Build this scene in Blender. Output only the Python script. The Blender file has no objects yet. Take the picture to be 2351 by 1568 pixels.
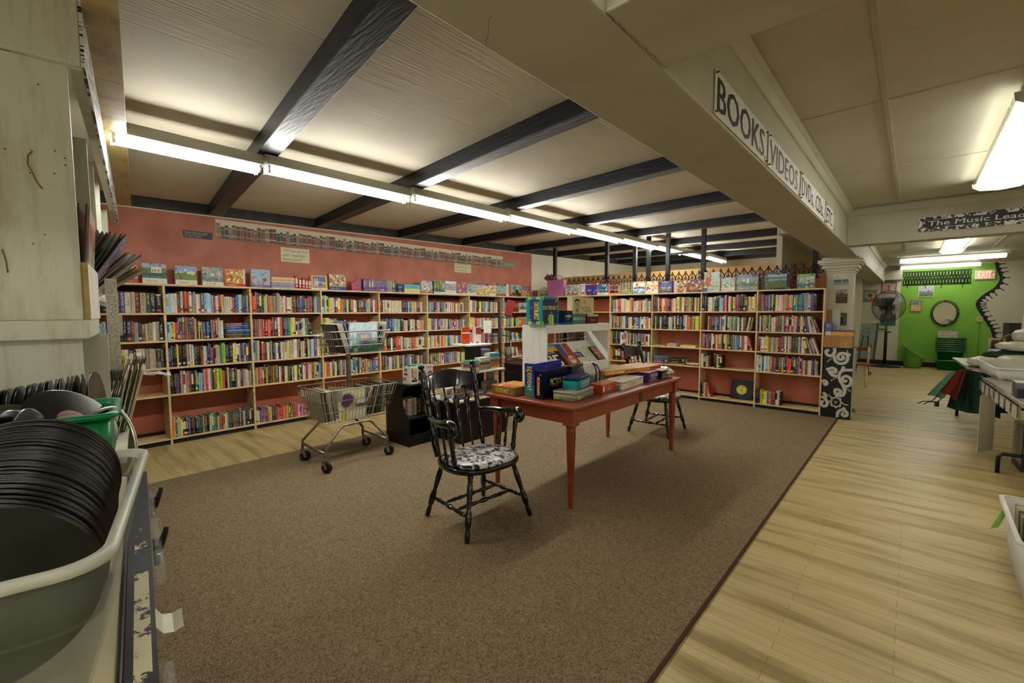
import bpy, math, random
from mathutils import Vector, Matrix, noise as mnoise

# ------------------------------------------------------------------ camera
SC = bpy.context.scene
COL = SC.collection
cam_data = bpy.data.cameras.new('camera')
cam_data.sensor_fit = 'HORIZONTAL'
cam_data.sensor_width = 36.0
cam_data.lens = 36.0 * 1017.083 / 2351.0
cam_data.clip_start = 0.02
cam_data.clip_end = 100
cam = bpy.data.objects.new('camera', cam_data)
COL.objects.link(cam)
_yaw, _pit, _rol = (math.radians(a) for a in (-42.155, -3.825, -0.168))
_f0 = Vector((math.sin(_yaw), math.cos(_yaw), 0)); _r0 = Vector((math.cos(_yaw), -math.sin(_yaw), 0)); _z = Vector((0, 0, 1))
_fw = _f0 * math.cos(_pit) + _z * math.sin(_pit)
_up = -_f0 * math.sin(_pit) + _z * math.cos(_pit)
_R = _r0 * math.cos(_rol) + _up * math.sin(_rol)
_U = _up * math.cos(_rol) - _r0 * math.sin(_rol)
_m = Matrix((_R, _U, -_fw)).transposed().to_4x4()
_m.translation = Vector((0, 0, 1.5))
cam.matrix_world = _m
SC.camera = cam

# ------------------------------------------------------------------ world, exposure, tubes
SC.view_settings.view_transform = 'Standard'
SC.view_settings.look = 'None'
SC.view_settings.gamma = 1.0
SC.view_settings.use_curve_mapping = False
SC.view_settings.exposure = 2.0
world = bpy.data.worlds.new('daylight')
SC.world = world
world.use_nodes = True
world.node_tree.nodes['Background'].inputs[0].default_value = (1.0, 0.96, 0.85, 1)
world.node_tree.nodes['Background'].inputs[1].default_value = 1.0
TUBE_POWER = 14.0          # radiance of the tubes in the beamed bay
TUBE_POWER_RIGHT = 9.0     # radiance of the tubes in the plastered bay
try:
    SC.cycles.max_bounces = 8
    SC.cycles.diffuse_bounces = 5
    SC.cycles.glossy_bounces = 3
    SC.cycles.transmission_bounces = 6
    SC.cycles.transparent_max_bounces = 8
    SC.cycles.caustics_reflective = False
    SC.cycles.caustics_refractive = False
    SC.cycles.sample_clamp_indirect = 4.0
    SC.cycles.use_denoising = True
except Exception:
    pass

# ------------------------------------------------------------------ helpers
def S(h, a=1.0):
    """sRGB hex to linear"""
    h = h.lstrip('#')
    o = []
    for i in (0, 2, 4):
        c = int(h[i:i+2], 16) / 255.0
        o.append(c / 12.92 if c <= 0.04045 else ((c + 0.055) / 1.055) ** 2.4)
    return (o[0], o[1], o[2], a)

def mixc(a, b, t):
    return tuple(a[i] * (1 - t) + b[i] * t for i in range(3)) + (1.0,)

def jit(c, rnd, s=0.12):
    k = 1 + rnd.uniform(-s, s)
    return (min(1, c[0] * k), min(1, c[1] * k), min(1, c[2] * k), 1.0)

NOINK = (0, 0, 0, 0)
class MB:
    """collects faces and links them as ONE mesh object"""
    def __init__(s):
        s.v = []; s.f = []; s.m = []; s.c = []; s.k = []; s.sm = []; s.inked = False
    def face(s, idx, col, mat=0, ink=None, smooth=False):
        s.f.append(idx); s.m.append(mat); s.c.append(col); s.k.append(ink or NOINK); s.sm.append(smooth)
        if ink: s.inked = True
    def add(s, vs, fs, col=(1, 1, 1, 1), mat=0, ink=None, smooth=False, M=None):
        b = len(s.v)
        if M is not None: vs = [M @ Vector(v) for v in vs]
        s.v.extend(tuple(v) for v in vs)
        for f in fs: s.face([b + i for i in f], col, mat, ink, smooth)
    def quad(s, a, b, c, d, col=(1, 1, 1, 1), mat=0, ink=None):
        s.add([a, b, c, d], [(0, 1, 2, 3)], col, mat, ink)
    def box(s, x0, x1, y0, y1, z0, z1, col=(1, 1, 1, 1), mat=0, ink=None, M=None):
        vs = [(x0, y0, z0), (x1, y0, z0), (x1, y1, z0), (x0, y1, z0), (x0, y0, z1), (x1, y0, z1), (x1, y1, z1), (x0, y1, z1)]
        s.add(vs, [(0, 3, 2, 1), (4, 5, 6, 7), (0, 1, 5, 4), (1, 2, 6, 5), (2, 3, 7, 6), (3, 0, 4, 7)], col, mat, ink, False, M)
    def prism(s, poly, fn, d0, d1, col=(1, 1, 1, 1), mat=0, smooth=False, M=None):
        """poly: 2-D outline; fn(u, v, d) -> point"""
        n = len(poly)
        vs = [fn(u, v, d0) for u, v in poly] + [fn(u, v, d1) for u, v in poly]
        fs = [tuple(range(n)), tuple(range(2 * n - 1, n - 1, -1))]
        b = len(s.v)
        s.add(vs, fs, col, mat, None, False, M)
        for i in range(n):
            j = (i + 1) % n
            s.face([b + i, b + n + i, b + n + j, b + j], col, mat, None, smooth)
    def lathe(s, prof, p0, p1, n=12, col=(1, 1, 1, 1), mat=0, smooth=True, sx=1.0, side=None):
        """prof: [(t along p0-p1, radius)]; sx scales the radius along side"""
        p0 = Vector(p0); p1 = Vector(p1); ax = p1 - p0
        d = ax.normalized()
        a = (side or (Vector((0, 0, 1)) if abs(d.z) < 0.9 else Vector((0, 1, 0))))
        a = Vector(a); a = (a - d * a.dot(d)).normalized(); b = d.cross(a)
        vs = []
        for t, r in prof:
            c = p0 + ax * t
            for i in range(n):
                g = 2 * math.pi * i / n
                vs.append(c + a * (math.cos(g) * r * sx) + b * (math.sin(g) * r))
        base = len(s.v)
        s.v.extend(tuple(v) for v in vs)
        for k in range(len(prof) - 1):
            for i in range(n):
                j = (i + 1) % n
                s.face([base + k * n + i, base + k * n + j, base + (k + 1) * n + j, base + (k + 1) * n + i], col, mat, None, smooth)
        s.face([base + i for i in range(n - 1, -1, -1)], col, mat, None, False)
        e = base + (len(prof) - 1) * n
        s.face([e + i for i in range(n)], col, mat, None, False)
    def cyl(s, p0, p1, r, n=12, col=(1, 1, 1, 1), mat=0, r1=None):
        s.lathe([(0, r), (1, r if r1 is None else r1)], p0, p1, n, col, mat)
    def tube(s, pts, r, n=6, col=(1, 1, 1, 1), mat=0, closed=False):
        pts = [Vector(p) for p in pts]
        N = len(pts)
        tang = []
        for i in range(N):
            if closed: t = pts[(i + 1) % N] - pts[i - 1]
            else: t = pts[min(i + 1, N - 1)] - pts[max(i - 1, 0)]
            tang.append(t.normalized())
        a = Vector((0, 0, 1)) if abs(tang[0].z) < 0.9 else Vector((1, 0, 0))
        a = (a - tang[0] * a.dot(tang[0])).normalized()
        base = len(s.v)
        for i in range(N):
            a = (a - tang[i] * a.dot(tang[i])).normalized(); b = tang[i].cross(a)
            rr = r[i] if isinstance(r, (list, tuple)) else r
            for k in range(n):
                g = 2 * math.pi * k / n
                s.v.append(tuple(pts[i] + (a * math.cos(g) + b * math.sin(g)) * rr))
        for i in range(N if closed else N - 1):
            i2 = (i + 1) % N
            for k in range(n):
                j = (k + 1) % n
                s.face([base + i * n + k, base + i * n + j, base + i2 * n + j, base + i2 * n + k], col, mat, None, True)
        if not closed:
            s.face([base + k for k in range(n - 1, -1, -1)], col, mat, None, False)
            s.face([base + (N - 1) * n + k for k in range(n)], col, mat, None, False)
    def sphere(s, c, r, col=(1, 1, 1, 1), mat=0, n=10, sz=1.0):
        c = Vector(c)
        prof = []
        for i in range(n // 2 + 1):
            g = math.pi * i / (n // 2)
            prof.append(((1 - math.cos(g)) / 2, max(1e-4, math.sin(g) * r)))
        s.lathe(prof, c - Vector((0, 0, r * sz)), c + Vector((0, 0, r * sz)), n, col, mat)
    def build(s, name, mats, parent=None, bevel=0.0, M=None, seg=2):
        if not isinstance(mats, (list, tuple)): mats = [mats]
        me = bpy.data.meshes.new(name)
        me.from_pydata(s.v, [], s.f)
        me.polygons.foreach_set('material_index', s.m)
        me.polygons.foreach_set('use_smooth', s.sm)
        at = me.attributes.new('Col', 'FLOAT_COLOR', 'CORNER')
        buf = []
        for f, c in zip(s.f, s.c):
            if isinstance(c, list):
                for q in c: buf.extend(q)
            else: buf.extend(tuple(c) * len(f))
        at.data.foreach_set('color', buf)
        if True:
            at = me.attributes.new('Ink', 'FLOAT_COLOR', 'CORNER')
            buf = []
            for f, c in zip(s.f, s.k): buf.extend(tuple(c) * len(f))
            at.data.foreach_set('color', buf)
        for m in mats: me.materials.append(m)
        me.validate()
        o = bpy.data.objects.new(name, me)
        COL.objects.link(o)
        if parent is not None: o.parent = parent
        if M is not None: o.matrix_basis = M
        if bevel:
            b = o.modifiers.new('bevel', 'BEVEL'); b.width = bevel; b.segments = seg; b.limit_method = 'ANGLE'; b.angle_limit = math.radians(40)
        return o

def tag(o, label, cat, group=None, kind=None):
    if label: o['label'] = label
    if cat: o['category'] = cat
    if group: o['group'] = group
    if kind: o['kind'] = kind
    return o

def thing(name, label, cat, loc=(0, 0, 0), rz=0.0, group=None):
    o = bpy.data.objects.new(name, None)
    o.empty_display_size = 0.1
    COL.objects.link(o)
    o.location = loc; o.rotation_euler = (0, 0, rz)
    return tag(o, label, cat, group)

def struct(name, mb, mats, bevel=0.0, label=None):
    o = mb.build(name, mats, None, bevel)
    o['kind'] = 'structure'
    if label: o['label'] = label
    return o

def cat3(pts, k=6):
    pts = [Vector(p) for p in pts]; out = []
    for i in range(len(pts) - 1):
        a, b, c, d = pts[max(i - 1, 0)], pts[i], pts[i + 1], pts[min(i + 2, len(pts) - 1)]
        for j in range(k):
            t = j / k; out.append(.5 * (2 * b + (c - a) * t + (2 * a - 5 * b + 4 * c - d) * t * t + (3 * b - a - 3 * c + d) * t ** 3))
    return out + [pts[-1]]

def copy_tree(o, parent=None):
    c = o.copy(); COL.objects.link(c)
    if parent is not None: c.parent = parent
    for ch in list(o.children): copy_tree(ch, c)
    return c

_txt = {}
def text_geo(s):
    if s not in _txt:
        cu = bpy.data.curves.new('lettering', 'FONT'); cu.body = s; cu.size = 1.0; cu.resolution_u = 2
        ob = bpy.data.objects.new('lettering', cu)
        me = bpy.data.meshes.new_from_object(ob)
        vs = [(v.co.x, v.co.y) for v in me.vertices]; fs = [tuple(p.vertices) for p in me.polygons]
        bpy.data.objects.remove(ob); bpy.data.curves.remove(cu); bpy.data.meshes.remove(me)
        if vs:
            x0 = min(v[0] for v in vs); x1 = max(v[0] for v in vs); y0 = min(v[1] for v in vs); y1 = max(v[1] for v in vs)
        else: x0 = y0 = 0; x1 = y1 = 1
        _txt[s] = (vs, fs, x0, x1, y0, y1)
    return _txt[s]

def put_text(mb, s, o, ux, uy, x, y, w, h, col, mat=0, lift=0.0012, slant=0.0, bold=0):
    """lettering fitted into the rectangle x, y, w, h of the plane o + u*ux + v*uy"""
    vs, fs, x0, x1, y0, y1 = text_geo(s)
    o = Vector(o); ux = Vector(ux).normalized(); uy = Vector(uy).normalized(); n = ux.cross(uy)
    for k in range(bold + 1):
        P = []
        for a, b in vs:
            v = (b - y0) / (y1 - y0)
            u = (a - x0) / (x1 - x0)
            P.append(o + ux * (x + u * w + v * h * slant + k * h * 0.035) + uy * (y + v * h) + n * (lift + k * 0.0001))
        mb.add(P, fs, col, mat)

def picture(mb, o, ux, uy, w, h, bands, blobs, seed, nx=16, ny=12, mat=0, lift=0.0008, shapes=(), soft=0.35):
    """a printed picture: horizontal colour bands, scattered blobs and a few plain shapes, as a fine grid of coloured faces"""
    rnd = random.Random(seed)
    o = Vector(o); ux = Vector(ux).normalized(); uy = Vector(uy).normalized(); n = ux.cross(uy)
    B = []
    for cnt, size, pal in blobs:
        for _ in range(cnt): B.append((rnd.random(), rnd.random(), size * rnd.uniform(.6, 1.4), rnd.choice(pal)))
    base = len(mb.v)
    for j in range(ny + 1):
        for i in range(nx + 1):
            mb.v.append(tuple(o + ux * (w * i / nx) + uy * (h * j / ny) + n * lift))
    asp = w / h
    CV = []
    for j in range(ny + 1):
        for i in range(nx + 1):
            u = i / nx; v = j / ny
            vv = v + (rnd.random() - .5) * .06
            c = bands[-1][1]
            for k in range(len(bands)):
                if vv <= bands[k][0]:
                    c = bands[k][1]; break
            for bu, bv, br, bc in B:
                if ((u - bu) * asp) ** 2 + (v - bv) ** 2 < br * br: c = bc
            for sh in shapes:
                if sh[0] == 'r' and sh[1] <= u <= sh[2] and sh[3] <= v <= sh[4]: c = sh[5]
                if sh[0] == 'c' and ((u - sh[1]) * asp) ** 2 + (v - sh[2]) ** 2 < sh[3] ** 2: c = sh[4]
            CV.append(jit(c, rnd, soft * .35))
    for j in range(ny):
        for i in range(nx):
            a = j * (nx + 1) + i
            q = (a, a + 1, a + nx + 2, a + nx + 1)
            mb.face([base + k for k in q], [CV[k] for k in q], mat)

ORD = ['first', 'second', 'third', 'fourth', 'fifth', 'sixth', 'seventh', 'eighth', 'ninth', 'tenth', 'eleventh', 'twelfth', 'thirteenth', 'fourteenth', 'fifteenth', 'sixteenth', 'seventeenth', 'eighteenth', 'nineteenth']
_TENS = {20: 'twent', 30: 'thirt', 40: 'fort', 50: 'fift', 60: 'sixt', 70: 'sevent', 80: 'eight', 90: 'ninet'}
def ordinal(i):
    i += 1
    if i <= 19: return ORD[i - 1]
    t, u = i // 10 * 10, i % 10
    return _TENS[t] + 'ieth' if u == 0 else _TENS[t] + 'y-' + ORD[u - 1]

# ------------------------------------------------------------------ materials
def newmat(name):
    m = bpy.data.materials.new(name); m.use_nodes = True
    nt = m.node_tree
    b = nt.nodes['Principled BSDF']
    return m, nt, b

def nd(nt, t, **k):
    n = nt.nodes.new(t)
    for a, v in k.items():
        if a.startswith('i_'):
            key = a[2:]
            n.inputs[int(key) if key.isdigit() else key.replace('_', ' ')].default_value = v
        else: setattr(n, a, v)
    return n

def paint(name, rough=.5, var=.08, scale=30, spec=.4, bump=0.0, bscale=200, metal=0.0, coat=0.0):
    """colour from the mesh's own colours, with print-like speckle where the mesh carries ink"""
    m, nt, b = newmat(name)
    L = nt.links.new
    at = nd(nt, 'ShaderNodeAttribute', attribute_name='Col')
    ink = nd(nt, 'ShaderNodeAttribute', attribute_name='Ink')
    geo = nd(nt, 'ShaderNodeNewGeometry')
    n1 = nd(nt, 'ShaderNodeTexNoise', i_Scale=260.0, i_Detail=1.0)
    mpn = nd(nt, 'ShaderNodeMapping'); mpn.inputs['Scale'].default_value = (.35, .35, 1.0); L(geo.outputs['Position'], mpn.inputs['Vector']); L(mpn.outputs[0], n1.inputs['Vector'])
    st = nd(nt, 'ShaderNodeMapRange', i_1=.53, i_2=.57)
    L(n1.outputs['Fac'], st.inputs[0])
    mu = nd(nt, 'ShaderNodeMath', operation='MULTIPLY'); L(st.outputs[0], mu.inputs[0]); L(ink.outputs['Alpha'], mu.inputs[1])
    mx = nd(nt, 'ShaderNodeMixRGB'); L(mu.outputs[0], mx.inputs[0]); L(at.outputs['Color'], mx.inputs[1]); L(ink.outputs['Color'], mx.inputs[2])
    n2 = nd(nt, 'ShaderNodeTexNoise', i_Scale=float(scale), i_Detail=4.0)
    L(geo.outputs['Position'], n2.inputs['Vector'])
    mr = nd(nt, 'ShaderNodeMapRange', i_1=.3, i_2=.7, i_3=1 - var, i_4=1 + var); L(n2.outputs['Fac'], mr.inputs[0])
    sc = nd(nt, 'ShaderNodeVectorMath', operation='SCALE'); L(mx.outputs[0], sc.inputs[0]); L(mr.outputs[0], sc.inputs['Scale'])
    L(sc.outputs[0], b.inputs['Base Color'])
    b.inputs['Roughness'].default_value = rough
    b.inputs['Metallic'].default_value = metal
    b.inputs['Specular IOR Level'].default_value = spec
    b.inputs['Coat Weight'].default_value = coat
    if bump:
        n3 = nd(nt, 'ShaderNodeTexNoise', i_Scale=float(bscale), i_Detail=3.0); L(geo.outputs['Position'], n3.inputs['Vector'])
        bp = nd(nt, 'ShaderNodeBump', i_Strength=bump, i_Distance=.004); L(n3.outputs['Fac'], bp.inputs['Height']); L(bp.outputs[0], b.inputs['Normal'])
    return m

def noisemat(name, cols, scale=8, detail=5, rough=.6, stretch=(1, 1, 1), bump=0.0, bscale=60, bdist=.004, rng=(.3, .7), metal=0.0, spec=.4, coat=0.0, bstretch=None, rot=0.0):
    """colour ramp over a (stretched) noise in room coordinates"""
    m, nt, b = newmat(name)
    L = nt.links.new
    geo = nd(nt, 'ShaderNodeNewGeometry')
    mp = nd(nt, 'ShaderNodeMapping'); mp.inputs['Scale'].default_value = stretch; mp.inputs['Rotation'].default_value = (0, 0, rot)
    L(geo.outputs['Position'], mp.inputs['Vector'])
    n = nd(nt, 'ShaderNodeTexNoise', i_Scale=float(scale), i_Detail=float(detail))
    L(mp.outputs[0], n.inputs['Vector'])
    r = nd(nt, 'ShaderNodeValToRGB')
    e = r.color_ramp.elements
    while len(e) < len(cols): e.new(.5)
    for i, c in enumerate(cols):
        e[i].position = rng[0] + (rng[1] - rng[0]) * i / max(1, len(cols) - 1); e[i].color = c
    L(n.outputs['Fac'], r.inputs[0]); L(r.outputs[0], b.inputs['Base Color'])
    b.inputs['Roughness'].default_value = rough; b.inputs['Metallic'].default_value = metal
    b.inputs['Specular IOR Level'].default_value = spec; b.inputs['Coat Weight'].default_value = coat
    if bump:
        m2 = nd(nt, 'ShaderNodeMapping'); m2.inputs['Scale'].default_value = bstretch or stretch; m2.inputs['Rotation'].default_value = (0, 0, rot); L(geo.outputs['Position'], m2.inputs['Vector'])
        n3 = nd(nt, 'ShaderNodeTexNoise', i_Scale=float(bscale), i_Detail=4.0); L(m2.outputs[0], n3.inputs['Vector'])
        bp = nd(nt, 'ShaderNodeBump', i_Strength=bump, i_Distance=bdist); L(n3.outputs['Fac'], bp.inputs['Height']); L(bp.outputs[0], b.inputs['Normal'])
    return m

def emit(name, col, power):
    m, nt, b = newmat(name)
    b.inputs['Base Color'].default_value = (.9, .9, .9, 1)
    b.inputs['Emission Color'].default_value = col
    b.inputs['Emission Strength'].default_value = power
    return m

def clear(name, col, rough=.1, alpha=.3, trans=0.0, spec=.5):
    m, nt, b = newmat(name)
    b.inputs['Base Color'].default_value = col
    b.inputs['Roughness'].default_value = rough
    b.inputs['Alpha'].default_value = alpha
    b.inputs['Transmission Weight'].default_value = trans
    b.inputs['Specular IOR Level'].default_value = spec
    return m

P = paint('printed_card', .42)
G = paint('glossy_print', .22, spec=.5)
F = paint('cloth', .95, var=.15, scale=120, spec=.1, bump=.6, bscale=300)
PL = paint('coloured_plastic', .3, var=.03)
BK = paint('book_cover', .38, var=.06, scale=60)
M_metal = noisemat('galvanised_steel', [S('6f6c64'), S('a3a096')], 20, rough=.38, metal=.85)
M_wire = noisemat('bright_wire', [S('9a988f'), S('c9c6bb')], 20, rough=.28, metal=.9)
M_iron = noisemat('wrought_iron', [S('08090b'), S('16171a')], 40, rough=.5, bump=.3, bscale=200)
M_lac = noisemat('black_lacquer', [S('050506'), S('0d0d0f')], 12, rough=.16, spec=.55, coat=.5, bump=.08, bscale=40)
M_blk = noisemat('black_paint', [S('070708'), S('141416')], 14, rough=.45)
M_rub = noisemat('black_rubber', [S('0c0d0f'), S('1b1c1f')], 30, rough=.6)
M_pine = noisemat('pale_pine', [S('b79c69'), S('cfb583'), S('dcc494')], 5, rough=.5, stretch=(1.5, 1.5, 9), bump=.05)
M_pineH = noisemat('pale_pine_board', [S('b79c69'), S('cfb583'), S('dcc494')], 5, rough=.5, stretch=(3, 1.2, 14), bump=.05)
M_kick = noisemat('dark_kick', [S('0b0b0c'), S('1a1a1a')], 9, rough=.7)
M_red = noisemat('red_plaster', [S('9c563a'), S('ab6249'), S('b46e54')], 3, rough=.42, bump=.35, bscale=70, bdist=.006, spec=.3)
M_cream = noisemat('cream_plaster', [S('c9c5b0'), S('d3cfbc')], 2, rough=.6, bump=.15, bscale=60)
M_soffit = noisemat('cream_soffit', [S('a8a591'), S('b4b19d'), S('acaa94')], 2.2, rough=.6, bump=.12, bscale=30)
M_tan = noisemat('tan_board', [S('b98f52'), S('c89f62')], 3, rough=.6)
M_ceilL = noisemat('combed_ceiling_board', [S('c5bda8'), S('cfc8b4')], 2, rough=.75, bump=.5, bscale=9, bdist=.01, bstretch=(9, .25, 1))
M_ceilR = noisemat('papered_ceiling', [S('bcb9a4'), S('c6c3af')], 2, rough=.7, bump=.45, bscale=45, bdist=.006)
M_beam = noisemat('black_stained_timber', [S('08090d'), S('12131a'), S('1d1e26')], 6, rough=.42, stretch=(.8, 6, 6), bump=.5, bscale=10, bdist=.006)
M_green = noisemat('lime_green_wall', [S('77b03a'), S('83ba44')], 2, rough=.5)
M_terra = noisemat('terracotta_paint', [S('84391f'), S('93452a')], 6, rough=.3, bump=.06, coat=.15)
M_ledger = noisemat('grey_stained_ledger', [S('23221f'), S('3d3b36')], 8, rough=.7, bump=.5, bscale=30)
M_card = noisemat('brown_cardboard', [S('9a6f3d'), S('a87c48')], 12, rough=.75)
M_mirror = noisemat('mirror_glass', [S('e8eaea'), S('f0f2f2')], 2, rough=.02, metal=1.0)
M_vinyl = noisemat('black_vinyl', [S('050507'), S('0a0a0d')], 20, rough=.24, spec=.6)
M_chan = noisemat('enamel_channel', [S('a8a596'), S('b7b4a6')], 5, rough=.4)
M_tubeA = emit('lit_tube', (1.0, .985, .93, 1), TUBE_POWER)
M_tubeB = emit('lit_tube_bay', (1.0, .98, .90, 1), TUBE_POWER_RIGHT)
M_diff = clear('ribbed_lens', (.95, .95, .9, 1), .3, .55)
M_bin = clear('frosted_tub_plastic', (.44, .49, .43, 1), .3, .13)
M_rim = clear('frosted_tub_rim', (.73, .76, .69, 1), .35, .66)
M_acr = clear('clear_acrylic', (.8, .82, .8, 1), .06, .2, spec=.8)
M_film = clear('clear_film', (.85, .83, .8, 1), .12, .28, spec=.9)

def floor_mat():
    m, nt, b = newmat('worn_maple_strip_floor')
    L = nt.links.new
    geo = nd(nt, 'ShaderNodeNewGeometry')
    mp = nd(nt, 'ShaderNodeMapping'); L(geo.outputs['Position'], mp.inputs['Vector'])
    br = nd(nt, 'ShaderNodeTexBrick', offset=.37, i_Scale=1.0, i_Mortar_Size=.0012, i_Brick_Width=1.1, i_Row_Height=.057)
    br.inputs['Color1'].default_value = S('bca875'); br.inputs['Color2'].default_value = S('c6b280'); br.inputs['Mortar'].default_value = S('8a7448')
    L(mp.outputs[0], br.inputs['Vector'])
    n = nd(nt, 'ShaderNodeTexNoise', i_Scale=1.6, i_Detail=6.0)
    m2 = nd(nt, 'ShaderNodeMapping'); m2.inputs['Scale'].default_value = (.8, 6, 1); L(geo.outputs['Position'], m2.inputs['Vector']); L(m2.outputs[0], n.inputs['Vector'])
    r = nd(nt, 'ShaderNodeValToRGB'); e = r.color_ramp.elements
    e[0].position = .30; e[0].color = S('aea58e'); e[1].position = .56; e[1].color = (1, 1, 1, 1)
    L(n.outputs['Fac'], r.inputs[0])
    mx = nd(nt, 'ShaderNodeMixRGB', blend_type='MULTIPLY'); mx.inputs[0].default_value = .8
    L(br.outputs['Color'], mx.inputs[1]); L(r.outputs[0], mx.inputs[2])
    L(mx.outputs[0], b.inputs['Base Color'])
    b.inputs['Roughness'].default_value = .42
    bp = nd(nt, 'ShaderNodeBump', i_Strength=.25, i_Distance=.002); L(n.outputs['Fac'], bp.inputs['Height']); L(bp.outputs[0], b.inputs['Normal'])
    return m
M_floor = floor_mat()

def carpet_mat():
    m, nt, b = newmat('flecked_loop_carpet')
    L = nt.links.new
    geo = nd(nt, 'ShaderNodeNewGeometry')
    v = nd(nt, 'ShaderNodeTexVoronoi', i_Scale=210.0); L(geo.outputs['Position'], v.inputs['Vector'])
    n = nd(nt, 'ShaderNodeTexNoise', i_Scale=60.0, i_Detail=3.0); L(geo.outputs['Position'], n.inputs['Vector'])
    sep = nd(nt, 'ShaderNodeSeparateColor'); L(v.outputs['Color'], sep.inputs[0])
    ad = nd(nt, 'ShaderNodeMath', operation='ADD'); L(sep.outputs[0], ad.inputs[0]); L(n.outputs['Fac'], ad.inputs[1])
    hf = nd(nt, 'ShaderNodeMath', operation='MULTIPLY'); L(ad.outputs[0], hf.inputs[0]); hf.inputs[1].default_value = .5
    r = nd(nt, 'ShaderNodeValToRGB'); e = r.color_ramp.elements
    cs = ['685740', '7d6b51', '877861', '948061', '9f9077']
    while len(e) < 5: e.new(.5)
    for i, c in enumerate(cs): e[i].position = .25 + .13 * i; e[i].color = S(c)
    L(hf.outputs[0], r.inputs[0]); L(r.outputs[0], b.inputs['Base Color'])
    b.inputs['Roughness'].default_value = .97; b.inputs['Specular IOR Level'].default_value = .1
    bp = nd(nt, 'ShaderNodeBump', i_Strength=.7, i_Distance=.006); L(v.outputs['Distance'], bp.inputs['Height']); L(bp.outputs[0], b.inputs['Normal'])
    return m
M_carpet = carpet_mat()

def distressed(name, base, wear, sc=3.0, stretch=(4, 4, .6)):
    m, nt, b = newmat(name)
    L = nt.links.new
    geo = nd(nt, 'ShaderNodeNewGeometry')
    mp = nd(nt, 'ShaderNodeMapping'); mp.inputs['Scale'].default_value = stretch; L(geo.outputs['Position'], mp.inputs['Vector'])
    n = nd(nt, 'ShaderNodeTexNoise', i_Scale=sc, i_Detail=8.0, i_Roughness=.65); L(mp.outputs[0], n.inputs['Vector'])
    r = nd(nt, 'ShaderNodeValToRGB'); e = r.color_ramp.elements
    e[0].position = .30; e[0].color = S(wear); e[1].position = .5; e[1].color = S(base)
    L(n.outputs['Fac'], r.inputs[0]); L(r.outputs[0], b.inputs['Base Color'])
    b.inputs['Roughness'].default_value = .55
    bp = nd(nt, 'ShaderNodeBump', i_Strength=.25, i_Distance=.003); L(n.outputs['Fac'], bp.inputs['Height']); L(bp.outputs[0], b.inputs['Normal'])
    return m
M_cab = distressed('brushed_white_cabinet_paint', 'cfd0c0', 'b1ac94')
M_white = distressed('white_painted_wood', 'eae9e3', 'd6d3c9')
M_raw = distressed('raw_pine_edge', 'b39a5c', '8f773f', 6, (1, 1, 3))

def chipped_mat():
    m, nt, b = newmat('chipped_black_counter_paint')
    L = nt.links.new
    geo = nd(nt, 'ShaderNodeNewGeometry')
    n = nd(nt, 'ShaderNodeTexNoise', i_Scale=9.0, i_Detail=9.0, i_Roughness=.7); L(geo.outputs['Position'], n.inputs['Vector'])
    at = nd(nt, 'ShaderNodeAttribute', attribute_name='Col')
    sp = nd(nt, 'ShaderNodeSeparateColor'); L(at.outputs['Color'], sp.inputs[0])
    ad = nd(nt, 'ShaderNodeMath', operation='ADD'); L(n.outputs['Fac'], ad.inputs[0]); L(sp.outputs[0], ad.inputs[1])
    r = nd(nt, 'ShaderNodeValToRGB'); e = r.color_ramp.elements
    r.color_ramp.interpolation = 'LINEAR'
    e[0].position = .70; e[0].color = S('0c0d0f'); e[1].position = .72; e[1].color = S('cbc29b')
    L(ad.outputs[0], r.inputs[0]); L(r.outputs[0], b.inputs['Base Color'])
    b.inputs['Roughness'].default_value = .5; b.inputs['Specular IOR Level'].default_value = .25
    bp = nd(nt, 'ShaderNodeBump', i_Strength=.4, i_Distance=.003); L(n.outputs['Fac'], bp.inputs['Height']); L(bp.outputs[0], b.inputs['Normal'])
    return m
M_chip = chipped_mat()

def blackwhite(name, scale, stretch, thr=.5, rough=.35, a='0b0b0e', c='d9d9d6'):
    m, nt, b = newmat(name)
    L = nt.links.new
    tc = nd(nt, 'ShaderNodeTexCoord')
    mp = nd(nt, 'ShaderNodeMapping'); mp.inputs['Scale'].default_value = stretch; L(tc.outputs['Object'], mp.inputs['Vector'])
    n = nd(nt, 'ShaderNodeTexNoise', i_Scale=float(scale), i_Detail=3.0, i_Distortion=.8); L(mp.outputs[0], n.inputs['Vector'])
    r = nd(nt, 'ShaderNodeValToRGB'); e = r.color_ramp.elements
    e[0].position = thr - .02; e[0].color = S(a); e[1].position = thr + .02; e[1].color = S(c)
    L(n.outputs['Fac'], r.inputs[0]); L(r.outputs[0], b.inputs['Base Color']); b.inputs['Roughness'].default_value = rough
    return m
M_bw = blackwhite('black_white_feather_vinyl', 19, (1, 1.7, 1), .475, .3, '0b0b0e', 'c4c4c6')
M_bwhead = blackwhite('black_white_brush_paint', 7, (1.5, 1, 10), .47, .4)
M_bwsign = blackwhite('black_white_leaf_border', 26, (1, 1, 1), .5, .5)
# ------------------------------------------------------------------ the room
def zc(y): return 2.825 + .019 * (y - 1.7)      # the beamed ceiling rises a little to the back
X0, X1 = -6.51, 4.6
YF = 16.1
mb = MB(); mb.box(X0 - .1, X1, -3.2, YF + .1, -.1, 0); struct('floor', mb, M_floor)

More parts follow.
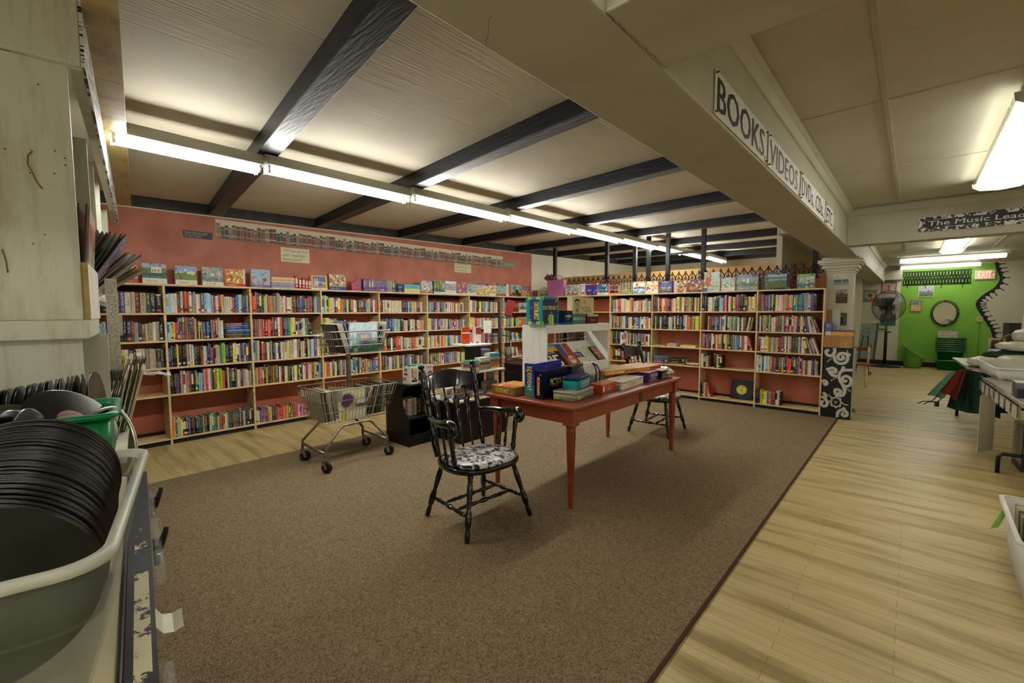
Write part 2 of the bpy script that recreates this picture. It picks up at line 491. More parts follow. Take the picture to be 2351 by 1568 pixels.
mb = MB(); mb.box(X0 - .1, X0, -3.2, 7.86, 0, 3.05); struct('wall_left', mb, M_red)
mb = MB(); mb.box(X0 - .1, X0, 7.86, 13.6, 0, 3.2); struct('wall_left_rear', mb, M_cream)
mb = MB(); mb.box(X0, -.95, 13.5, 13.6, 0, 3.2); struct('wall_rear_left', mb, M_cream)
mb = MB(); mb.box(X0, -1.0, 9.0, 9.05, 0, 2.34); struct('wall_partition_tan', mb, M_tan)
mb = MB(); mb.box(X0, -.99, 7.89, 7.94, 0, 1.985); struct('wall_back', mb, M_red)
mb = MB(); mb.box(-1.7, X1, YF, YF + .1, 0, 3.0); struct('wall_rear', mb, M_cream)
mb = MB(); mb.box(-1.7, -1.62, 8.3, YF, 0, 3.0); struct('wall_rear_side', mb, M_cream)
mb = MB(); mb.box(X1, X1 + .1, -3.2, YF, 0, 3.0); struct('wall_right', mb, M_cream)

# unseen street wall closing the mirror's view; window openings made up to admit daylight
for nm, b_ in (('wall_front', (-6.51, X1, 0, .6)), ('wall_front', (-6.51, X1, 2.45, 3.0)), ('wall_front', (-6.51, -6.0, .6, 2.45)), ('wall_front', (-1.3, 2.3, .6, 2.45)), ('wall_front', (4.45, X1, .6, 2.45))):
    mb = MB(); mb.box(b_[0], b_[1], -3.3, -3.2, b_[2], b_[3]); struct(nm, mb, M_cream)
# ceilings
mb = MB()
for a, b in ((-3.2, 13.6),):
    vs = [(X0 - .1, a, zc(a)), (-.9, a, zc(a)), (-.9, b, zc(b)), (X0 - .1, b, zc(b))]
    vs += [(x, y, z + .1) for x, y, z in vs]
    mb.add(vs, [(0, 1, 2, 3), (7, 6, 5, 4), (0, 4, 5, 1), (1, 5, 6, 2), (2, 6, 7, 3), (3, 7, 4, 0)])
struct('ceiling', mb, M_ceilL)
mb = MB(); mb.box(-.7, X1, -3.2, YF, 2.694, 2.8); struct('ceiling_right', mb, M_ceilR)
# plaster beams
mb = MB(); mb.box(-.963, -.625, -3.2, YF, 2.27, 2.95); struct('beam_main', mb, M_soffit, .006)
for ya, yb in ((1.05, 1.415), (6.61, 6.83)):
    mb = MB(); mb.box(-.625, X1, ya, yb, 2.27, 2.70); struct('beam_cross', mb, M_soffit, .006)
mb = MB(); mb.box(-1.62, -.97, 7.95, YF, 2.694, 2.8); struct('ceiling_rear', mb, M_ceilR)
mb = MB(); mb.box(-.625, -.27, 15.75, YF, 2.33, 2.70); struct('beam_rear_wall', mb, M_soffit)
# cracks in the soffit paint
mb = MB()
rnd = random.Random(5)
def crack(p0, p1, n, amp, w):
    pts = []
    for i in range(n + 1):
        t = i / n
        pts.append((p0[0] + (p1[0] - p0[0]) * t + rnd.uniform(-amp, amp), p0[1] + (p1[1] - p0[1]) * t + rnd.uniform(-amp, amp)))
    for a, b in zip(pts, pts[1:]):
        d = Vector((b[0] - a[0], b[1] - a[1], 0)).normalized(); q = Vector((-d.y, d.x, 0)) * w * rnd.uniform(.4, 1)
        A = Vector((a[0], a[1], 2.2688)); B = Vector((b[0], b[1], 2.2688))
        mb.add([A - q, B - q, B + q, A + q], [(3, 2, 1, 0)], S('3a3324'))
crack((-.622, 1.055), (-.613, 1.41), 26, .004, .0012); crack((-.963, .95), (-.85, .86), 8, .003, .0008); crack((-.96, 3.3), (-.63, 3.3), 14, .003, .0006)
struct('beam_main_trim_crack', mb, P)
# ceiling seams and cornices on the plastered side
mb = MB()
for x in (-.17, 1.05, 2.27, 3.49):
    mb.box(x - .012, x + .012, -3.2, 6.61, 2.688, 2.694); mb.box(x - .012, x + .012, 6.83, YF, 2.688, 2.694)
for y in (.2, 2.25 - .5, 3.35, 4.92, 6.5, 8.4, 10, 13.2, 14.8):
    mb.box(-.62, X1, y - .006, y + .006, 2.690, 2.694)
struct('trim_ceiling_seams', mb, M_soffit)
CORN = [(0, 0), (.035, 0), (.055, -.02), (.03, -.04), (.022, -.062), (.012, -.085), (0, -.09)]
def cornice(name, axis, a, b, at, sgn):
    mb = MB()
    if axis == 'y': fn = lambda u, v, d: (at + sgn * u, d, 2.694 + v)
    else: fn = lambda u, v, d: (d, at + sgn * u, 2.694 + v)
    mb.prism(CORN, fn, a, b)
    struct(name, mb, M_soffit)
cornice('trim_cornice_main', 'y', 1.415, 6.61, -.625, 1)
cornice('trim_cornice_rear', 'y', 6.83, 15.75, -.625, 1)
cornice('trim_cornice_cross', 'x', -.625, X1, 6.61, -1)
cornice('trim_cornice_near', 'x', -.625, X1, 1.415, 1)
# square column with a moulded head
mb = MB()
mb.box(-.97, -.655, 7.96, 8.27, 0, 2.2)
for k, (e, z0, z1) in enumerate(((.012, 2.045, 2.075), (.03, 2.075, 2.11), (.055, 2.11, 2.16), (.085, 2.16, 2.185), (.105, 2.185, 2.235), (.06, 2.235, 2.27))):
    mb.box(-.97 - e, -.655 + e, 7.96 - e, 8.27 + e, z0, z1)
struct('column', mb, M_cream, .006)
# baseboards
mb = MB(); mb.box(-1.62, 2.5, YF - .015, YF, 0, .13); struct('baseboard_rear', mb, M_kick)
mb = MB(); mb.box(X0, X0 + .012, -1, 7.86, 0, .11); struct('baseboard_left', mb, M_kick)
mb = MB(); mb.box(X0, -.99, 7.878, 7.89, 0, .11); struct('baseboard_back', mb, M_kick)
# ledger board at the top of the red wall
mb = MB()
vs = [(X0, -1, zc(-1) - .125), (X0 + .03, -1, zc(-1) - .125), (X0 + .03, -1, zc(-1)), (X0, -1, zc(-1))]
vs += [(X0, 13.5, zc(13.5) - .125), (X0 + .03, 13.5, zc(13.5) - .125), (X0 + .03, 13.5, zc(13.5)), (X0, 13.5, zc(13.5))]
mb.add(vs, [(0, 1, 2, 3), (7, 6, 5, 4), (0, 4, 5, 1), (1, 5, 6, 2), (2, 6, 7, 3), (3, 7, 4, 0)])
struct('trim_ledger', mb, M_ledger)
mb = MB()
vs = [(X0, -1, zc(-1) - .137), (X0 + .012, -1, zc(-1) - .137), (X0 + .012, -1, zc(-1) - .125), (X0, -1, zc(-1) - .125)]
vs += [(X0, 7.86, zc(7.86) - .137), (X0 + .012, 7.86, zc(7.86) - .137), (X0 + .012, 7.86, zc(7.86) - .125), (X0, 7.86, zc(7.86) - .125)]
mb.add(vs, [(0, 1, 2, 3), (7, 6, 5, 4), (0, 4, 5, 1), (1, 5, 6, 2), (2, 6, 7, 3), (3, 7, 4, 0)])
struct('trim_wall_bead', mb, M_cream)
# black stained ceiling beams: far lower edge from the red wall to the plaster beam
BEAMS = [(.45, -.3), (1.75, 1.03), (3.05, 2.44), (4.46, 3.95), (5.87, 5.62), (7.42, 7.37), (8.95, 9.15), (10.45, 10.75), (11.9, 12.4), (13.3, 13.45)]
for ya, yb in BEAMS:
    mb = MB()
    xa, xb = X0, -.93
    w = .14
    P0 = [(xa, ya - w), (xa, ya), (xb, yb), (xb, yb - w)]
    vs = [(x, y, zc(y) - .125) for x, y in P0] + [(x, y, zc(y) + .02) for x, y in P0]
    mb.add(vs, [(0, 1, 2, 3), (7, 6, 5, 4), (0, 4, 5, 1), (1, 5, 6, 2), (2, 6, 7, 3), (3, 7, 4, 0)])
    struct('ceiling_beam', mb, M_beam, .004)
# painted green field on the rear wall with its black toothed edge
WAVE = [(1.43, 2.68), (1.476, 2.487), (1.537, 2.272), (1.46, 2.064), (1.298, 1.909), (1.178, 1.749), (1.165, 1.6), (1.271, 1.368), (1.378, 1.152), (1.45, .98), (1.5, .7), (1.52, 0)]
def smooth_wave(pts, k=6):
    out = []
    for i in range(len(pts) - 1):
        p0, p1, p2, p3 = pts[max(i - 1, 0)], pts[i], pts[i + 1], pts[min(i + 2, len(pts) - 1)]
        for j in range(k):
            t = j / k
            out.append(tuple(.5 * (2 * p1[a] + (p2[a] - p0[a]) * t + (2 * p0[a] - 5 * p1[a] + 4 * p2[a] - p3[a]) * t * t + (3 * p1[a] - p0[a] - 3 * p2[a] + p3[a]) * t ** 3) for a in (0, 1)))
    return out + [pts[-1]]
WV = smooth_wave(WAVE)
mb = MB()
for (xa, za), (xb, zb) in zip(WV, WV[1:]):
    mb.quad((-.288, YF - .003, zb), (xb, YF - .003, zb), (xa, YF - .003, za), (-.288, YF - .003, za))
gp = struct('wall_rear_green_paint', mb, M_green)
mb = MB()
acc = 0
for i, ((xa, za), (xb, zb)) in enumerate(zip(WV, WV[1:])):
    d = Vector((xb - xa, 0, zb - za)); L = d.length; d.normalize(); nn = Vector((-d.z, 0, d.x))
    if nn.x < 0: nn = -nn
    A = Vector((xa, YF - .0045, za)); B = Vector((xb, YF - .0045, zb))
    mb.quad(A - nn * .012, A + nn * .045, B + nn * .045, B - nn * .012, S('0d0f18'))
    acc += L
    if acc > .085:
        acc = 0
        c = (A + B) / 2 + nn * .04
        t1 = c + nn * .05; t2 = c + nn * .125 + Vector((0, 0, -.01))
        mb.add([c - d * .045, c + d * .045, t1 + d * .009, t1 - d * .009], [(0, 1, 2, 3)], S('0d0f18'))
        mb.add([t1 - d * .009, t1 + d * .009, t2 + d * .011, t2 - d * .011], [(0, 1, 2, 3)], S('0d0f18'))
struct('wall_rear_toothed_border', mb, P)

# ------------------------------------------------------------------ tube lights
XF = -3.70
JO = [.40, 1.28, 2.60, 3.98, 5.40, 6.80, 8.16, 9.5, 10.9, 12.3]
for i in range(len(JO) - 1):
    a, b = JO[i] + .012, JO[i + 1] - .012
    z = min(zc(a), zc(b)) - .13
    t = thing('strip_light', 'bare twin tube strip light, %s in the long row under the black beams' % ordinal(i), 'strip light', (XF, (a + b) / 2, z), 0, 'strip lights in the long row')
    h = (b - a) / 2
    mb = MB(); mb.box(-.065, .065, -h, h, -.075, -.002); mb.box(-.03, .03, -h, h, -.002, .012)
    mb.build('channel', M_chan, t, .006)
    for sx in (-.042, .042):
        mb = MB(); mb.cyl((sx, -h + .03, -.105), (sx, h - .03, -.105), .018, 12)
        mb.build('tube', M_tubeA, t)
        for e in (-h + .012, h - .028):
            mb = MB(); mb.box(sx - .014, sx + .014, e, e + .016, -.13, -.0751); mb.build('lamp_holder', M_chan, t)
def wrap_light(label, loc, rz, L, group=None):
    t = thing('wrap_light', label, 'ceiling light', loc, rz, group)
    h = L / 2
    mb = MB(); mb.box(-.15, .15, -h, h, -.04, 0); mb.build('channel', M_chan, t, .01)
    poly = [(-.17, -.035), (-.165, -.07), (-.12, -.1), (0, -.112), (.12, -.1), (.165, -.07), (.17, -.035)]
    mb = MB()
    nseg = int(L / .05)
    for k in range(nseg):
        y0 = -h + L * k / nseg; y1 = -h + L * (k + 1) / nseg
        for (ua, va), (ub, vb) in zip(poly, poly[1:]):
            mb.quad((ua, y0, va), (ub, y0, vb), (ub, y1 - .008, vb), (ua, y1 - .008, va))
            mb.quad((ua * .97, y1 - .008, va + .004), (ub * .97, y1 - .008, vb + .004), (ub * .97, y1, vb + .004), (ua * .97, y1, va + .004))
    mb.build('lens', M_diff, t)
    for sx in (-.09, .09):
        mb = MB(); mb.cyl((sx, -h + .04, -.07), (sx, h - .04, -.07), .018, 12); mb.build('tube', M_tubeB, t)
    for s in (-1, 1):
        mb = MB(); mb.prism([(a * 1.03, b * 1.03) for a, b in poly], lambda u, v, d: (u, d, v), s * h, s * (h + .02)); mb.build('end_cap', M_chan, t)
    return t
wrap_light('ribbed wraparound ceiling light nearest the right edge of the photo', (.52, 4.75, 2.686), 0, 2.3)
wrap_light('ribbed wraparound ceiling light beyond the second cross beam, pointing away', (.48, 10.7, 2.686), 0, 2.4)
wrap_light('nearer of two ceiling lights lying crosswise before the green wall', (.53, 13.5, 2.686), math.pi / 2, 1.62)
wrap_light('farther of two ceiling lights lying crosswise before the green wall', (.42, 15.6, 2.686), math.pi / 2, 1.45)
wrap_light('added ribbed fill light behind the camera over the shop aisle', (.5, -.7, 2.686), 0, 2.3)  # added fixture, never seen; brightens the cabinet end and the front tub
wrap_light('added ribbed fill light over the right-hand aisle out of frame', (2.9, 3.2, 2.686), 0, 2.3)  # added out of view as extra fill for the plastered bay
wrap_light('added unseen ribbed fill light high over the far right aisle', (2.9, 8.6, 2.686), 0, 2.3)  # another added fixture out of view, fill only

# ------------------------------------------------------------------ carpet
mb = MB(); mb.box(-4.9, -.735, -2.6, 7.6, 0, .008)
t = mb.build('carpet', M_carpet); tag(t, 'brown flecked carpet with a bound edge laid over the strip floor', 'carpet')
mb = MB(); mb.box(-.735, -.718, -2.6, 7.6, 0, .0095, S('4d3a2a')); mb.build('binding', F, t)

# ------------------------------------------------------------------ bookcases
H = 1.824
LV = [1.50, 1.19, .885, .575, .075]          # tops of the five shelves
YA = [.16, 1.077, 1.947, 2.85, 3.766, 4.696, 5.666, 6.617, 7.594]
XB = [-6.21, -5.163, -4.333, -3.484, -2.628, -1.789, -.941]
FA, FB = -6.21, 7.594                        # front planes
NA = ['leftmost left-wall bookcase'] + [ORD[i] + ' left-wall bookcase' for i in range(1, 7)] + ['last left-wall bookcase']
NB = ['back-wall corner bookcase'] + [ORD[i] + ' back-wall bookcase' for i in range(1, 5)] + ['last back-wall bookcase']
def bookcase(label, M, w, last, cleats):
    """local x runs along the front, y into the case"""
    t = thing('bookcase', label, 'bookcase', (0, 0, 0), 0, 'pale pine bookcases')
    t.matrix_world = M
    D = .285
    def panel(x):
        mb = MB(); mb.box(x - .011, x + .011, 0, D, 0, H - .0225); mb.build('side_panel', M_pine, t, .002)
    panel(0)
    if last: panel(w)
    mb = MB(); mb.box(-.011, w + (.011 if last else -.011), -.004, D, H - .022, H); mb.build('top_board', M_pineH, t, .002)
    for z in LV:
        mb = MB(); mb.box(.0115, w - .0115, .002, D, z - .022, z); mb.build('shelf', M_pineH, t, .002)
    mb = MB(); mb.box(.0115, w - .0115, .03, .045, 0, LV[-1] - .0225); mb.build('kickboard', M_kick, t)
    mb = MB(); mb.box(.0115, w - .0115, D - .025, D - .003, H - .075, H - .0225); mb.build('cleat', M_kick, t)
    for z in LV[:4]:
        mb = MB(); mb.box(w - .0115 - .012, w - .0116, .05, D - .04, z - .045, z - .0225); mb.build('shelf_bracket', M_kick, t)
def MA(y): return Matrix.Translation((FA, y, 0)) @ Matrix(((0, -1, 0, 0), (1, 0, 0, 0), (0, 0, 1, 0), (0, 0, 0, 1)))
def MBk(x): return Matrix.Translation((x, FB, 0))
for i in range(8): bookcase('pale pine bookcase on the red wall, ' + NA[i].replace(' bookcase', '').replace(' left-wall', '') + ' from the record cabinet' if 0 < i < 7 else ('pale pine bookcase half hidden by the record cabinet' if i == 0 else 'pale pine bookcase in the corner end of the red wall'), MA(YA[i]), YA[i + 1] - YA[i], i == 7, 1)
for i in range(1, 6): bookcase('pale pine bookcase on the back wall, ' + ORD[i - 1] + ' from the corner', MBk(XB[i]), XB[i + 1] - XB[i], i == 5, 1)
# the corner case only shows its top and shelves between the two runs
bookcase('pale pine corner bookcase under the pink gift bag', MBk(XB[0] + .012), XB[1] - XB[0] - .012, False, 1)
# ------------------------------------------------------------------ record cabinet and counter beside the camera
RZC = math.radians(82.3)
MC = Matrix.Rotation(RZC, 4, 'Z')            # local x = o (towards the room), local y = t (along the cabinet)
def CF(o, t, z): return MC @ Vector((o, t, z))

def rr(w, l, r, n=6):
    """rounded rectangle outline, counter-clockwise"""
    out = []
    for cx, cy, a0 in ((w / 2 - r, l / 2 - r, 0), (-w / 2 + r, l / 2 - r, 90), (-w / 2 + r, -l / 2 + r, 180), (w / 2 - r, -l / 2 + r, 270)):
        for i in range(n + 1):
            a = math.radians(a0 + 90 * i / n); out.append((cx + r * math.cos(a), cy + r * math.sin(a)))
    return out
def loft(mb, rings, col=(1, 1, 1, 1), mat=0, cap0=True, cap1=False, smooth=True):
    n = len(rings[0]); b = len(mb.v)
    for r in rings: mb.v.extend(tuple(p) for p in r)
    for k in range(len(rings) - 1):
        for i in range(n):
            j = (i + 1) % n
            mb.face([b + k * n + i, b + k * n + j, b + (k + 1) * n + j, b + (k + 1) * n + i], col, mat, None, smooth)
    if cap0: mb.face([b + i for i in range(n - 1, -1, -1)], col, mat)
    if cap1: mb.face([b + (len(rings) - 1) * n + i for i in range(n)], col, mat)
def ring(w, l, r, z, n=6): return [(x, y, z) for x, y in rr(w, l, r, n)]

cab = thing('record_cabinet', 'tall white brushed-paint record cabinet with a black and white header board', 'cabinet', (0, 0, 0), RZC)
mb = MB(); mb.box(-.8, -.155, 2.30, 2.325, 1.475, 2.389); mb.build('upper_end_panel', M_cab, cab, .002)
mb = MB()
rnd = random.Random(3)
for (o, z) in ((-.32, 2.06), (-.2, 2.08), (-.175, 2.06), (-.175, 2.035), (-.205, 2.0), (-.355, 1.985), (-.24, 1.78), (-.27, 1.745), (-.265, 1.99), (-.23, 2.3)):
    mb.cyl((o, 2.2995, z), (o, 2.2985, z), .0028, 8, S('4a4230'))
for pts in ([(-.262, 2.07), (-.256, 2.066), (-.268, 2.05), (-.27, 2.02), (-.258, 1.985), (-.25, 1.96), (-.238, 1.94)], [(-.345, 1.72), (-.338, 1.68), (-.336, 1.64)]):
    mb.tube([(o, 2.2992, z) for o, z in pts], .0022, 5, S('7d6a38'))
mb.build('nail_holes_and_scratches', P, cab)
mb = MB(); mb.box(-.8, -.165, 2.315, 2.34, .90, 1.404); mb.build('lower_end_panel', M_cab, cab, .002)
mb = MB(); mb.box(-.8, -.14, 2.268, 2.314, 1.405, 1.4745); mb.box(-.165, -.14, 2.3145, 2.87, 1.405, 1.4745); mb.build('rail', M_cab, cab, .004)
mb = MB(); mb.box(-.8, -.1155, 2.275, 2.30, 2.39, 2.80); mb.build('header_end_panel', M_cab, cab, .003)
mb = MB(); mb.box(-.15, -.115, 2.3005, 6.1, 2.385, 2.60); mb.build('header_board', M_cab, cab, .002)
mb = MB(); mb.box(-.1149, -.105, 2.275, 6.1, 2.385, 2.60); mb.build('header_face', M_bwhead, cab)
mb = MB()
for a, b in ((1.9, 2.9), (2.902, 4.3), (4.302, 6.1)): mb.box(-.104, 0.0, a, b, 2.60, 2.622)
mb.build('canopy_board', M_raw, cab, .002)
mb = MB(); mb.box(-.62, -.60, 2.326, 6.1, .93, 2.6); mb.build('back_panel', M_cab, cab)
for t in (3.17, 3.62, 4.15, 5.2):
    mb = MB(); mb.box(-.6, -.16, t, t + .02, 1.60, 2.384); mb.build('divider', M_cab, cab)
mb = MB(); mb.box(-.599, -.166, 2.326, 6.1, 1.575, 1.598); mb.build('display_shelf', M_cab, cab)
mb = MB(); mb.box(-.165, -.135, 2.318, 2.87, 1.475, 1.69); mb.build('lip_board', M_white, cab, .002)
mb = MB(); mb.box(-.165, -.135, 2.3145, 2.3179, 1.475, 1.69); mb.build('lip_board_raw_end', M_raw, cab)
mb = MB(); mb.box(-.6, -.11, 2.75, 2.77, .93, 1.404); mb.build('bin_divider', M_cab, cab)
mb = MB(); mb.box(-.6, -.06, 2.33, 6.1, .90, .928); mb.build('bin_deck', M_cab, cab)
mb = MB(); mb.box(-.6, -.1, 2.34, 6.1, .009, .898); mb.build('base_cupboard', M_blk, cab)

ctr = thing('counter', 'black counter with a chipped front edge carrying tubs of records', 'counter', (0, 0, 0), RZC)
mb = MB(); mb.box(-.85, -.056, -.5, 2.26, .835, .868); mb.build('worktop', M_chip, ctr, .004)
mb = MB()
N = 56
for k in range(N):
    a = -.5 + 2.75 * k / N; b = -.5 + 2.75 * (k + 1) / N
    w = 0.24 if .9 < a < 1.32 else (.12 if a < 1.6 else .08)
    for o0, o1, f in ((-.047, -.034, .3), (-.034, -.008, 1), (-.008, 0, .2)):
        c = (w * f, 0, 0, 1)
        mb.quad((o0, a, .874), (o1, a, .874), (o1, b, .874), (o0, b, .874), c)
    mb.quad((0, a, .874), (0, a, .80), (0, b, .80), (0, b, .874), (.0, 0, 0, 1))
    mb.quad((-.047, a, .84), (-.047, a, .874), (-.047, b, .874), (-.047, b, .84), (0, 0, 0, 1))
mb.build('front_edge', M_chip, ctr)
mb = MB(); mb.tube([(-.052, -.5, .869), (-.052, 2.25, .869)], .006, 6); mb.build('edge_bead', M_blk, ctr)
mb = MB(); mb.box(-.84, -.03, -.45, 2.25, .009, .834); mb.build('carcass', M_blk, ctr)

def tub(name, label, cat, o, t, z, w, l, h, r, mat, rot=0.0, taper=.06, group=None, wall=.004, lug=.009):
    root = thing(name, label, cat, CF(o, t, z) if not isinstance(o, Vector) else o, RZC + rot, group)
    mb = MB()
    g = lambda e, zz, k=0: ring(w - 2 * e, l - 2 * e, max(.01, r - e * .5), zz)
    loft(mb, [g(taper, 0), g(taper * .55, h * .45), g(taper * .5, h * .62), g(taper * .35, h * .625), g(0.010, h - .017), g(.010 + wall, h - .0171), g(taper * .35 + wall, h * .625 + .001), g(taper * .5 + wall, h * .62), g(taper + wall, .006)], cap0=True)
    b = len(mb.v); n = len(g(0, 0))
    mb.face([b - n + i for i in range(n)], (1, 1, 1, 1))
    mb.build('body', mat, root)
    mb = MB()
    loft(mb, [g(.009, h - .0168), g(-lug * .1, h - .016), g(-lug * .35, h - .008), g(-lug * .2, h), g(.003, h + .001), g(.0145, h - .002), g(.0145, h - .0168)], cap0=False)
    mb.build('rim', M_rim if mat is M_bin else mat, root)
    return root
front_tub = tub('storage_tub', 'frosted clear storage tub crammed with loose records at the photo corner', 'storage tub', -.243, 1.185, .876, .45, .66, .274, .06, M_bin, math.radians(-4.5), .055)

# one record: vinyl disc with a paper label each side
def vinyl_mat():
    m, nt, b = newmat('grooved_vinyl')
    L = nt.links.new
    b.inputs['Base Color'].default_value = S('050507'); b.inputs['Roughness'].default_value = .2; b.inputs['Specular IOR Level'].default_value = .6
    tc = nd(nt, 'ShaderNodeTexCoord')
    w = nd(nt, 'ShaderNodeTexWave', wave_type='RINGS', rings_direction='Y', i_Scale=420.0, i_Distortion=.3); L(tc.outputs['Object'], w.inputs['Vector'])
    bp = nd(nt, 'ShaderNodeBump', i_Strength=.12, i_Distance=.001); L(w.outputs['Fac'], bp.inputs['Height']); L(bp.outputs[0], b.inputs['Normal'])
    return m
M_disc = vinyl_mat()
def make_record(r=.151, lab='7a3b3f', name='vinyl_record'):
    mb = MB()
    mb.lathe([(0, r * .1), (0, r - .004), (.3, r), (.7, r), (1, r - .004), (1, r * .1)], (0, -.0012, 0), (0, .0012, 0), 56)
    o = mb.build(name, M_disc)
    mb = MB()
    for s in (-1, 1): mb.lathe([(0, r * .03), (0, r * .34), (1, r * .33), (1, r * .03)], (0, s * .0013, 0), (0, s * .0016, 0), 28, S(lab))
    mb.build('paper_label', P, o)
    return o
rnd = random.Random(11)
rec = make_record(.151, '17161a')
NR = 58
for i in range(NR):
    f = i / (NR - 1)
    o = rec if i == 0 else copy_tree(rec)
    t = 1.0 + .42 * f
    lab = 'loose black record standing in the frosted tub, inside the packed run'
    if i == 0: lab = 'frontmost loose black record in the frosted tub'
    if i == NR - 1: lab = 'rearmost loose black record in the frosted tub'
    tag(o, lab, 'record', 'loose records in the frosted tub')
    if i in (0, NR - 1): o['group'] = 'end records in the frosted tub'
    M = Matrix.Translation(CF(-.212 + .012 * f + rnd.uniform(-.004, .004), t, 1.066 + .05 * f + rnd.uniform(-.003, .003))) @ Matrix.Rotation(RZC + rnd.uniform(-.02, .02), 4, 'Z') @ Matrix.Rotation(math.radians(4) + rnd.uniform(-.014, .014), 4, 'X')
    o.matrix_world = M

def face_to(p, tilt, deg):
    """a disc at p whose face looks back at the aisle, tipped up and aside by deg"""
    v = (Vector((.2, -.1, 1.45)) - p).normalized()
    sx = v.cross(Vector((0, 0, 1))).normalized() * -1; uz_ = v.cross(sx) if v.cross(sx).z > 0 else -v.cross(sx)
    t = sx * tilt[0] + uz_ * tilt[1]
    n = (v * math.cos(math.radians(deg)) + t.normalized() * math.sin(math.radians(deg))).normalized()
    y = -n; x = uz_.cross(y); x = -x.normalized() if x.length > 0 else sx; z = x.cross(y)
    m = Matrix((x, y, z)).transposed().to_4x4(); m.translation = p
    return m
# green basket with a wire handle, records and singles in it
gb = tub('carry_basket', 'green plastic carry basket with a folded wire handle holding loose records', 'basket', -.25, 1.70, .876, .385, .29, .362, .035, PL, 0, .03, lug=.03)
for ch in gb.children:
    at = ch.data.attributes['Col']; n = len(at.data)
    at.data.foreach_set('color', list(S('00824a')) * n)
mb = MB()
mb.tube(cat3([(.13, -.13, .345), (.16, -.09, .362), (.195, -.05, .355), (.222, -.06, .30), (.228, -.09, .24), (.205, -.13, .185)]), .0055, 8)
mb.build('wire_handle', M_wire, gb)
r2 = make_record(.112, '8d5a57'); tag(r2, 'black record with a dusty pink label leaning in the green basket', 'record')
r2.matrix_world = face_to(CF(-.150, 1.71, 1.20), (.707, .707), 52)
mb = MB()
put_text(mb, 'Plo Do', (0, -.0017, 0), (1, 0, 0), (0, 0, 1), -.026, -.024, .052, .016, S('e8e0d4'), 0, .0004)
for e in (-.03, .03): mb.box(-.028, .028, -.0019, -.0017, e * .6 - .0005, e * .6 + .0005, S('d9cfc4'))
mb.build('label_print', P, r2)
r3 = make_record(.125, '2b2628'); tag(r3, 'black record tilted behind the pink labelled record in the green basket', 'record')
r3.matrix_world = face_to(CF(-.33, 1.74, 1.17), (-.45, .9), 52)
sg = make_record(.088, '9a8f55', 'vinyl_single')
for i in range(7):
    o = sg if i == 0 else copy_tree(sg)
    tag(o, 'small black vinyl single standing at the near end of the green basket', 'record', 'vinyl singles in the green basket')
    o.matrix_world = Matrix.Translation(CF(-.395 + .03 * i, 1.615, 1.175)) @ Matrix.Rotation(RZC + math.radians(70) + rnd.uniform(-.08, .08), 4, 'Z') @ Matrix.Rotation(rnd.uniform(-.15, .15), 4, 'X')
# row of records against the cabinet
tub('storage_tub', 'clear tub behind the green basket with a row of edge-on records', 'storage tub', -.46, 2.07, .876, .76, .37, .30, .03, M_bin, 0, .02)
for i in range(44):
    o = copy_tree(rec)
    f = i / 43
    lab = 'black record standing edge-on in the row against the white cabinet'
    grp = 'edge-on records against the cabinet'
    if i == 43: lab, grp = 'last record of the edge-on row, its shiny face turned to the shelves', None
    tag(o, lab, 'record')
    if grp: o['group'] = grp
    else: del o['group']
    o.matrix_world = Matrix.Translation(CF(-.53 + .41 * f, 2.07 + rnd.uniform(-.01, .01), 1.075 + .075 * f)) @ Matrix.Rotation(RZC + math.radians(90) + rnd.uniform(-.04, .04) - (.16 if i == 43 else 0), 4, 'Z') @ Matrix.Rotation(rnd.uniform(-.04, .04), 4, 'X')

# sleeves: thin square cards with a printed front
def sleeve(name, label, group, M, col, rnd, w=.315, pic=None, thick=.0045, ink=None):
    mb = MB()
    mb.box(-w / 2, w / 2, -thick / 2, thick / 2, 0, w, col, 0, ink)
    if pic:
        picture(mb, (-w / 2, -thick / 2, 0), (1, 0, 0), (0, 0, 1), w, w, pic[0], pic[1], rnd.random(), 16, 16, 0, .0006, pic[2] if len(pic) > 2 else ())
    o = mb.build(name, G)
    o.matrix_world = M
    return tag(o, label, 'record sleeve', group)
SLV = ['d9cfb2', '2b2a27', 'b8a98a', '8f7f63', 'c8bfa8', '3e3a33', '6c5b43', 'e0d9c4', '1d1f24', '556049', '7c6f5c', 'a99a80', 'c2b59a', '403027']
def sleeve_group(where, n, o0, o1, t, z, lean0, lean1, seed, pals, front=None, size=.315, tj=.015, group=None):
    rnd = random.Random(seed)
    for i in range(n):
        f = i / max(1, n - 1)
        lean = math.radians(lean0 + (lean1 - lean0) * f) + rnd.uniform(-.015, .015)
        M = Matrix.Translation(CF(o0 + (o1 - o0) * f, t + rnd.uniform(-tj, tj), z + rnd.uniform(-.002, .006))) @ Matrix.Rotation(RZC + math.radians(90), 4, 'Z') @ Matrix.Rotation(lean, 4, 'X')
        # local -y of the card faces +o after this turn
        pic = front if i == n - 1 else None
        lab = where + (', the front one' if i == n - 1 else ', ' + ordinal(n - 1 - i) + ' from the front')
        sleeve('record_sleeve', lab, group or where, M, S(rnd.choice(pals)), rnd, size, pic)
W_ = S('e4dcc6')
sleeve_group('dark record sleeve standing upright on the cabinet display', 12, -.34, -.155, 2.52, 1.60, 2, 4, 1, ['101114', '17181b', '1e1d1c', '0c0d0f'])
sleeve_group('cream record sleeve with red panels propped on the cabinet display', 1, -.15, -.15, 2.60, 1.60, 3, 3, 2, ['ddd3b4'], ([(1, S('d8ceb2'))], [(10, .05, [S('b9c0b8'), S('8f9a94')])], [('r', .1, .45, .58, .85, S('c8775e')), ('r', .55, .9, .55, .82, S('cc8268'))]))
